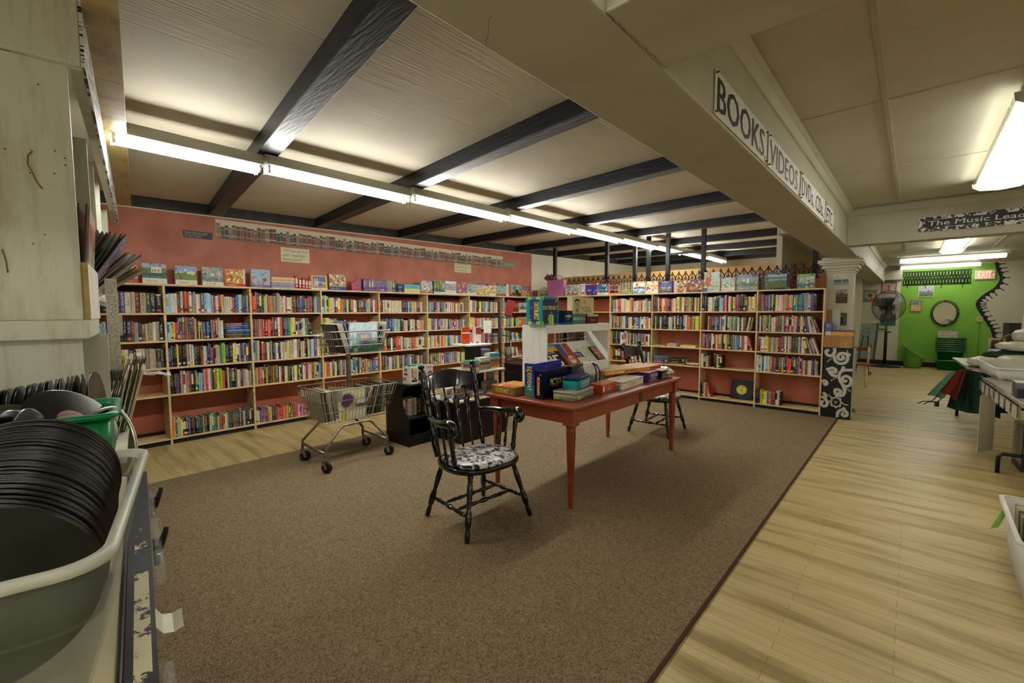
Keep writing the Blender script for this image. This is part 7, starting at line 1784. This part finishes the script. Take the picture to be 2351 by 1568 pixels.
# parka thrown over a chair at the table's long side
pk = thing('coat', 'dark green coat with a rust red lining hanging off the stock table edge', 'coat', (.46, 7.0, 0))
def cloth(name, quad, nx, ny, amp, col, col2, seed, parent, th=.012):
    a, b, c, d = [Vector(q) for q in quad]; mb = MB(); G_ = []
    for j in range(ny + 1):
        for i in range(nx + 1):
            u, v = i / nx, j / ny
            p = (a * (1 - u) + b * u) * (1 - v) + (d * (1 - u) + c * u) * v
            w = amp * (1 - v * .6) * (math.sin(u * 9 + seed) + .5 * math.sin(u * 17 + v * 4 + seed * 2))
            G_.append(p + Vector((w * .7, -w, .35 * w * (1 - v))))
    for s in (0, 1):
        base = len(mb.v); mb.v.extend(tuple(p + Vector((0, th * s, -.002 * s))) for p in G_)
        for j in range(ny):
            for i in range(nx):
                q = base + j * (nx + 1) + i; f = [q, q + 1, q + nx + 2, q + nx + 1]
                mb.face(f if s == 0 else f[::-1], col if s == 0 else col2, 0, None, True)
    mb.build(name, F, parent)
GR = S('21352a'); RU = S('572116')
cloth('back_panel', [(-.16, .12, .38), (.28, -.1, .36), (.22, .0, .80), (-.03, .1, .85)], 18, 12, .03, GR, RU, 1, pk)
cloth('front_panel', [(-.02, -.12, .40), (.34, -.2, .44), (.16, -.04, .82), (.02, -.05, .84)], 18, 12, .035, GR, RU, 2.4, pk)
cloth('lining', [(-.2, .02, .58), (-.06, -.06, .50), (.0, .0, .84), (-.06, .04, .84)], 10, 10, .015, RU, RU, 3.3, pk)
cloth('sleeve', [(-.30, .06, .52), (-.17, .0, .50), (-.05, .04, .80), (-.10, .08, .82)], 8, 10, .015, S('4a6a52'), GR, 4.1, pk)
mb = MB()
for s in (0, .05): mb.tube([(-.22 + s, .02, .52), (-.26 + s, -.01, .46), (-.34 + s, -.03, .45), (-.38 + s, -.03, .42)], .006, 5, S('1c1c20'))
mb.cyl((-.24, 0, .43), (-.2, 0, .43), .03, 10, S('2a1c1c')); mb.build('drawstring', P, pk)
mb = MB(); mb.tube([(.0, -.06, .86), (.08, -.07, .865), (.2, -.16, .80), (.3, -.3, .79)], .010, 6, S('7a7058')); mb.build('hanger', P, pk)
# floor tub at the right edge with sleeves and a green tag
tb2 = simple_tub('milky plastic tub of record sleeves on the floor at the right photo edge', .70, 3.70, .001, .50, .82, .335, math.radians(-1))
rnd = random.Random(71)
for k in range(15):
    M = Matrix.Translation((.66, 3.98 - .042 * k, .03)) @ Matrix.Rotation(math.radians(0), 4, 'Z') @ Matrix.Rotation(-.28, 4, 'X')
    sleeve('record_sleeve', 'record sleeve in the floor tub, %s from its far end' % ordinal(k), 'record sleeves in the floor tub', M, S(rnd.choice(['8a8a78', '5a6a4a', 'b5ae98', '3a3a34', 'c9c2a8', '4a5a6a', '7a4a3a'])), rnd, .29)
mb = MB(); mb.add([(.0, 0, 0), (-.012, .06, -.005), (-.035, .045, -.10), (-.06, .02, -.12), (-.03, -.01, -.09)], [(0, 1, 2, 3, 4), (4, 3, 2, 1, 0)], S('5a8a2a'))
o = mb.build('divider_tag', P); o.location = (.455, 3.82, .31); tag(o, 'green divider tag hanging off the floor tub rim', 'tag')
# ------------------------------------------------------------------ the books
CODE = {'k': 'black:141416', 'n': 'navy:1d2446', 'b': 'blue:2f5fa8', 'c': 'pale blue:8fc0cf', 't': 'teal:2f7f86', 'g': 'green:3f8a4a', 'G': 'dark green:1f4a38', 'l': 'lime:a8d03a', 'y': 'yellow:e3d24a', 'Y': 'mustard:c9962c', 'o': 'orange:e0622c', 'r': 'red:b5342c', 'R': 'maroon:6a2428', 'p': 'pink:d890a0', 'P': 'purple:5a3f7a', 'm': 'magenta:b03a6a', 'w': 'white:ddd9cc', 'i': 'ivory:cfc6aa', 'e': 'beige:b5a484', 'u': 'brown:6a4a30', 's': 'grey:7f8482', 'S': 'slate:3a3f48', 'd': 'tan:a8824a'}
CN = {k: v.split(':')[0] for k, v in CODE.items()}; CC = {k: S(v.split(':')[1]) for k, v in CODE.items()}
PAL = {
 'mix': 'kknnbctgGyYorRRpPwwwiiieeeusSk', 'pale': 'wwwiiiieeepcsyrnbk', 'pb': 'wwiiecbbnyrpPtokkse', 'dark': 'kkknnSGRusP', 'rom': 'wiiiePpmrcbtnyo', 'blue': 'nbncbcnPtw', 'warm': 'orRywiiepud', 'cream': 'iiiiiewe', 'purp': 'PPPPPPnPs'}
def rowspec(sp, rnd):
    """'codes' or '#n:palette'"""
    if sp.startswith('#'):
        n, pal = sp[1:].split(':'); return ''.join(rnd.choice(PAL[pal]) for _ in range(int(n)))
    return sp
BOOKS = []     # (matrix, thickness, height, depth, code, label, group, seed)
def shelf_row(run, bay, lev, sp, fill=1.0, h=(.19, .25), lean=0, start=0.0, step=0.0, taper=True, depth=(.14, .19)):
    rnd = random.Random(hash((run == 'A', bay, lev)) & 0xffff)
    codes = rowspec(sp, rnd); n = len(codes)
    if not n: return
    if run == 'A': a, b = YA[bay] + .016, YA[bay + 1] - .024
    else: a, b = XB[bay] + .016, XB[bay + 1] - .024
    a += start * (b - a); W = (b - a) * min(1, fill)
    ws = [rnd.uniform(.7, 1.35) for _ in codes]; k = W / sum(ws); ws = [w * k for w in ws]
    z = LV[lev] + .0008
    pos = a
    nm = (NA if run == 'A' else NB)[bay]
    lv = ['top', 'second', 'third', 'fourth', 'bottom'][lev]
    grp = 'books on the %s shelf of the %s' % (lv, nm)
    run_h = rnd.uniform(*h)
    for i, c in enumerate(codes):
        if rnd.random() < .35: run_h = rnd.uniform(*h)
        hh = run_h + rnd.uniform(-.006, .006)
        f = i / max(1, n - 1)
        if taper: hh *= 1.06 - .14 * f
        w = ws[i] * .96
        d = rnd.uniform(*depth); off = rnd.uniform(.006, .03)
        an = 0
        if lean and i >= n - abs(lean): an = math.radians(9 + 3 * (i - (n - abs(lean)))) * (1 if lean > 0 else -1); an = max(-.33, min(.33, an))
        else: an = rnd.uniform(-.012, .012)
        if lean and an:
            pos2 = pos + max(0, -math.sin(an)) * 0
        pos2 = pos
        if run == 'A': M = Matrix.Translation((FA - off, pos2, z)) @ Matrix.Rotation(math.radians(90), 4, 'Z')
        else: M = Matrix.Translation((pos2, FB + off, z))
        # lean about the foot: top towards the start of the row
        if an: M = M @ Matrix.Translation((w if an > 0 else 0, 0, 0)) @ Matrix.Rotation(-an, 4, 'Y') @ Matrix.Translation((-w if an > 0 else 0, 0, w * abs(math.sin(an)) * 0 + .0005))
        lab = '%s book, %s from the left on the %s shelf of the %s' % (CN[c], ordinal(i), lv, nm)
        BOOKS.append((M, w, hh, d, c, lab, grp, rnd.randrange(1 << 30)))
        pos += ws[i] * (1.25 if lean and i >= n - abs(lean) - 1 else 1) if lean and fill < .97 else ws[i]
def flat_stack(run, bay, lev, u, codes, w=.23, th=.026, d=.16, what='flat stack', z0=0.0):
    rnd = random.Random(bay * 31 + lev * 7 + int(u * 100))
    z = LV[lev] + .0008 + z0
    nm = (NA if run == 'A' else NB)[bay]; lv = ['top', 'second', 'third', 'fourth', 'bottom'][lev]
    a = (YA if run == 'A' else XB)[bay]; b = (YA if run == 'A' else XB)[bay + 1]
    p = a + u * (b - a)
    for i, c in enumerate(codes):
        t = th * rnd.uniform(.8, 1.2)
        off = rnd.uniform(.008, .02); dx = rnd.uniform(-.006, .006)
        if run == 'A': M = Matrix.Translation((FA - off, p + dx, z)) @ Matrix.Rotation(math.radians(90), 4, 'Z')
        else: M = Matrix.Translation((p + dx, FB + off, z))
        M = M @ Matrix.Translation((w, 0, 0)) @ Matrix.Rotation(math.radians(-90), 4, 'Y')
        lab = '%s flat book, %s up in the %s of the %s' % (CN[c], ordinal(i), what, nm)
        BOOKS.append((M, t, w, d, c, lab, 'flat books on the %s shelf of the %s' % (lv, nm), rnd.randrange(1 << 30)))
        z += t + .0006
R_ = shelf_row
HB = (.20, .26)
# red wall, nearest case first
R_('A', 0, 0, 'kPRnkPkPPkrikPieReGkk', h=(.21, .24)); R_('A', 0, 1, 'wbeyRoocciisccbnkknuskueeisk', h=(.19, .23)); R_('A', 0, 2, 'ukeGtteRPkekyknbyiPkweseetS', h=(.19, .24))
R_('A', 1, 0, 'ccwiRikorgseiwPcccsmwuriiiiimubcinns', h=(.20, .25)); R_('A', 1, 1, 'ccyyorbsrucrGRekykeukbksrkwecw', .66, h=HB, taper=False); flat_stack('A', 1, 1, .69, 'kSnbnbk', .25, .026)
R_('A', 1, 2, 'kPkkyknkkeuwiGGkkoicnkPmksiieglgkSknyiwkenbyPk', h=(.20, .26)); R_('A', 1, 3, 'kkkPPuiiepuukkgkicbeorwsRuylllookkiSSkksweRkseiwe', h=(.21, .26)); R_('A', 1, 4, 'oybcyyPkkPPkRkkGGkiukScctgbuybdrciybGksuGnekiPkGkk', h=(.17, .22), taper=False)
R_('A', 2, 0, 'oornnkGkcyPoYsseeiewpwieSRmknPbSksuobrkecss', h=(.19, .25)); R_('A', 2, 1, 'RumsornokrSkwokbGgyiiseeigkk', .86, h=(.20, .25), lean=2); R_('A', 2, 2, 'csikrukwuekswikiciyiesiwdkiiukwecwPpwy', h=(.21, .26), taper=False); R_('A', 2, 3, 'cYbordkyukuYuskwrkiiGkikiynuiPwirpieuYicsb', h=(.20, .25)); R_('A', 2, 4, 'wwkebobrwynPkPorrrpoYegkyrkppppprpm', .74, h=(.15, .19), taper=False)
R_('A', 3, 0, 'ccllyiiPPyoYbkyksoiwkukRnbyeSPwrr', h=(.18, .23)); R_('A', 3, 1, 'RrliiyestrbnkkkuueoowwlGgkei', .92, h=(.17, .22)); R_('A', 3, 2, '#34:mix'); R_('A', 3, 3, '#36:pb'); R_('A', 3, 4, '#30:mix', .8, h=(.16, .2))
R_('A', 4, 0, 'RRRiiiiiiiiiiiiinnnPkcbteyoiRRii', .92, h=(.17, .19)); R_('A', 4, 1, 'kYknbcnbPtciigkriiikwipbkieoc', .95, h=(.18, .21)); R_('A', 4, 2, 'kyoskkwnkorriPiiwweuroiiiii', .95, h=(.19, .22)); R_('A', 4, 3, '#36:mix', .95, h=(.18, .22)); R_('A', 4, 4, '#10:mix', .3, h=(.17, .2))
R_('A', 5, 0, '#34:rom', .9, h=(.16, .19)); R_('A', 5, 1, '#36:rom', .92, h=(.17, .19)); R_('A', 5, 2, '#36:rom', .95, h=(.18, .2)); R_('A', 5, 3, '#38:pb', .95, h=(.17, .2)); R_('A', 5, 4, '#8:pb', .25, h=(.17, .2))
R_('A', 6, 0, '#32:pale', .95, h=(.18, .22)); R_('A', 6, 1, '#32:rom', .92, h=(.18, .21)); R_('A', 6, 2, '#28:pb', .9, h=(.18, .23), lean=1); R_('A', 6, 3, '#20:mix', .6, h=(.18, .22)); R_('A', 6, 4, '#6:pb', .2)
R_('A', 7, 0, 'bsPeyoY', .22, h=(.17, .22)); R_('A', 7, 1, 'yipcgybncyo', .55, h=(.18, .22), lean=3); R_('A', 7, 2, 'woegkwbwG', .52, h=(.19, .23), lean=4); R_('A', 7, 3, 'kiewRi', .45, h=(.17, .22), lean=2)
# back wall, from the corner
R_('B', 1, 0, 'kkkRirw', .3, h=(.18, .23)); R_('B', 1, 1, '#12:pale', .5); R_('B', 1, 2, '#14:mix', .5)
R_('B', 2, 0, 'kssirriieiwyeriiweiriisi', .99, h=(.20, .25), lean=0); R_('B', 2, 1, 'cnyPmynseicbneiyncebbwkiieow', .99, h=(.20, .24)); R_('B', 2, 2, 'YkksnnwwiwienikePlnbbtreiw', .97, h=(.20, .25)); R_('B', 2, 3, 'YukSkkrryGYwipkioinw', .97, h=(.18, .23))
R_('B', 3, 0, 'RRSinuyoorbnrYiiiydiinrgioGwyRiR', 1, h=(.21, .26)); R_('B', 3, 1, 'kyknnwSkkkScikiSnkwnnciootowgyyY', 1, h=(.21, .25), taper=False)
flat_stack('B', 3, 2, .02, 'e', .22, .014, what='pale flat pile'); flat_stack('B', 3, 2, .33, 'wi', .17, .024, what='white pair'); flat_stack('B', 3, 2, .6, 'wy', .26, .018, what='yellow pair')
flat_stack('B', 3, 3, .04, 'PrnbSt', .27, .02, what='blue and red pile'); flat_stack('B', 3, 3, .4, 'dkk', .26, .036, what='black and gold pile'); flat_stack('B', 3, 3, .74, 'Si', .2, .02, what='grey pair')
R_('B', 4, 0, 'kSkkwwwwkGkccpPwrrwikyeRmSkkukYdiiyi', 1, h=(.22, .26), taper=False); R_('B', 4, 1, 'eorunncbnwRwiknweegwGsSwtkiuuie', .88, h=(.21, .25), start=.12, lean=-2, taper=False); R_('B', 4, 2, 'emksrkwkrwoosSkiYukSwkccbwrwiuRr', .97, h=(.21, .25), lean=3); R_('B', 4, 3, 'wke', .14, h=(.19, .22)); R_('B', 4, 3, 'kkikk', .20, h=(.2, .23), start=.26); R_('B', 4, 4, 'kwerwr', .17, h=(.20, .22), lean=2, start=.03)
R_('B', 5, 0, 'uorssbmscnwkGywwipieYorwwgtcGttubcwpcPPnk', .92, h=(.23, .26), taper=False); R_('B', 5, 1, 'kikeyGyGwirGGeRmRiuppeRniynPbSiiciRR', .99, h=(.21, .25), lean=6, taper=False); R_('B', 5, 2, 'ukpwiwydweseRrPiwkweRSgGwPwieGRiuiPi', .98, h=(.21, .25), lean=8, taper=False); R_('B', 5, 3, 'wscnwcieRrPkeSYnrookSkPppuiuiwPkeis', .99, h=(.20, .25), lean=1, taper=False); R_('B', 5, 4, 'kkGyyywbeorRwin', .42, h=(.19, .23), taper=False)
# purple uniform paperbacks and white ones on top of the red-wall run
rnd = random.Random(99)
y = 3.535
for i in range(36):
    w = .0158; c = 'P' if i < 26 or i > 33 else 's'
    if i > 31: c = 'n'
    M = Matrix.Translation((-6.255, y, HT)) @ Matrix.Rotation(math.radians(90), 4, 'Z')
    BOOKS.append((M, w * .95, .185 + rnd.uniform(-.004, .004), .12, c, '%s paperback, %s from the left in the purple row above the red-wall bookcases' % (CN[c], ordinal(i)), 'uniform paperbacks on the bookcase top', rnd.randrange(1 << 30)))
    y += w

INKS = [S(x) for x in ('e9e3d2', 'd9b74a', 'f0ece0', '1b1b1e', 'c2513a', '2c3f7a', 'b9d0d6')]
def book_mesh(mb, M, w, h, d, c, seed):
    rnd = random.Random(seed)
    col = jit(CC[c], rnd, .22); lum = .3 * col[0] + .6 * col[1] + .1 * col[2]
    ink = rnd.choice(INKS[:3] if lum < .22 else INKS[3:6])
    t = min(.0022, w * .16)
    mb.box(0, t, .0, d, 0, h, col, 0, None, M); mb.box(w - t, w, .0, d, 0, h, col, 0, None, M)
    mb.box(t, w - t, .002, d - .004, .003, h - .004, S('cfc6aa'), 0, None, M)
    # spine in blocks: title, author, imprint
    cuts = [0, rnd.uniform(.06, .1), rnd.uniform(.16, .22), rnd.uniform(.3, .42), rnd.uniform(.78, .86), rnd.uniform(.90, .95), 1]
    alt = CC[rnd.choice('kwirnyeb')] if rnd.random() < .3 else col
    kinds = [(col, 0), (jit(col, rnd, .2) if rnd.random() < .75 else CC[rnd.choice('wkir')], .4), (col, 0), (col if rnd.random() < .7 else alt, .7), (col if rnd.random() < .8 else alt, .8), (alt if rnd.random() < .4 else col, .3)]
    if rnd.random() < .25: kinds[3] = (alt, .9)
    for (a, b), (cc, al) in zip(zip(cuts, cuts[1:]), kinds):
        bow = -.0016
        k = (ink[0], ink[1], ink[2], al) if al else None
        us = (0, .24, .5, .76, 1) if k else (0, .5, 1)
        for ua, ub in zip(us, us[1:]):
            ya = bow * (1 - abs(2 * ua - 1)); yb = bow * (1 - abs(2 * ub - 1))
            mb.add([(w * ua, ya, a * h), (w * ub, yb, a * h), (w * ub, yb, b * h), (w * ua, ya, b * h)], [(0, 1, 2, 3)], cc, 0, k if k and .2 < ua < .7 else None, False, M)
# which books show largest from the doorway: project their spines and look past what stands in front
bpy.context.view_layer.update()
dg = bpy.context.evaluated_depsgraph_get()
cam_o = Vector((0, 0, 1.5)); f_ = 1017.083
scored = []
for i, b in enumerate(BOOKS):
    M, w, h, d = b[0], b[1], b[2], b[3]
    vis = 0; pts = []
    for u, v in ((.5, .5), (.5, .15), (.5, .85), (.5, .32), (.5, .68)):
        p = M @ Vector((w * u, -.004, h * v)); dv = p - cam_o
        hit, loc, *_ = SC.ray_cast(dg, cam_o, dv.normalized(), distance=dv.length - .01)
        if not hit: vis += 1
    q = []
    for u, v in ((0, 0), (w, 0), (w, h), (0, h)):
        p = M @ Vector((u, -.002, v)) - cam_o; z = p.dot(_fw); q.append((p.dot(_R) / z * f_, p.dot(_U) / z * f_))
    ar = abs(sum(q[k][0] * q[(k + 1) % 4][1] - q[(k + 1) % 4][0] * q[k][1] for k in range(4))) / 2
    scored.append((ar * vis / 5, i))
scored.sort(reverse=True)
LARGE = set(i for _, i in scored[:252])
SEEN = set(i for s_, i in scored if s_ > 0)
rest = MB()
for i, b in enumerate(BOOKS):
    M, w, h, d, c, lab, grp, seed = b
    if i in LARGE:
        mb = MB(); book_mesh(mb, Matrix.Identity(4), w, h, d, c, seed)
        o = mb.build('book', BK); o.matrix_world = M; tag(o, lab, 'book', grp)
    elif i in SEEN or scored is None:
        book_mesh(rest, M, w, h, d, c, seed)
o = rest.build('shelved_books', BK); tag(o, 'the smaller-looking books filling the farther shelves of the bookcases', 'books', None, 'stuff')
# odd items on the shelves
pbox('picture_card', 'small framed card of a rider on horseback on the last red-wall bookcase', 'card', (-6.26, 7.26, LV[0] + .001), math.radians(78), (.20, .012, .19), S('d6d2c6'), [pict(front, .03, .97, .25, .97, [(.45, S('6a7a4a')), (1, S('8fb0d0'))], [(3, .03, [S('8a9a5a')])], 1, 14, 12, [('c', .45, .4, .18, S('6a3a24')), ('r', .4, .5, .5, .8, S('3a4a7a'))])])
pbox('book', 'tan pamphlets leaning on the second shelf of the last red-wall bookcase', 'book', (-6.28, 7.34, LV[1] + .001), math.radians(65), (.3, .02, .2), S('a8805f'), [pict(front, .0, 1, .0, 1, [(1, S('a8805f'))], [(5, .04, [S('8a5a3f'), S('c9a888')])], 2, 12, 10)])
lp = pbox('record_sleeve', 'dark record sleeve printed with a yellow-labelled record on a back-wall bottom shelf', 'record sleeve', (-2.02, FB + .13, LV[4] + .002), math.radians(9), (.315, .006, .315), S('1c1d20'), [disc(front, .5, .5, .145, S('26282c'), .0008, 40), disc(front, .5, .5, .075, S('cfc04a'), .0012, 32), disc(front, .5, .5, .055, S('d9cc5f'), .0015, 32), word(front, 'K-TEL', .36, .62, .28, .06, S('7a3a2a'), .002, 0, 1), rect(front, .44, .56, .44, .48, S('4a4424'), .002)])
lp.matrix_world = lp.matrix_world @ Matrix.Rotation(-.2, 4, 'X') @ Matrix.Rotation(.08, 4, 'Y')
pbox('book', 'upright magazine with an orange sticker on the third shelf of the corner end', 'book', (-6.3, 7.40, LV[2] + .001), math.radians(70), (.2, .015, .2), S('b5a890'), [disc(front, .5, .6, .01, ORG)])
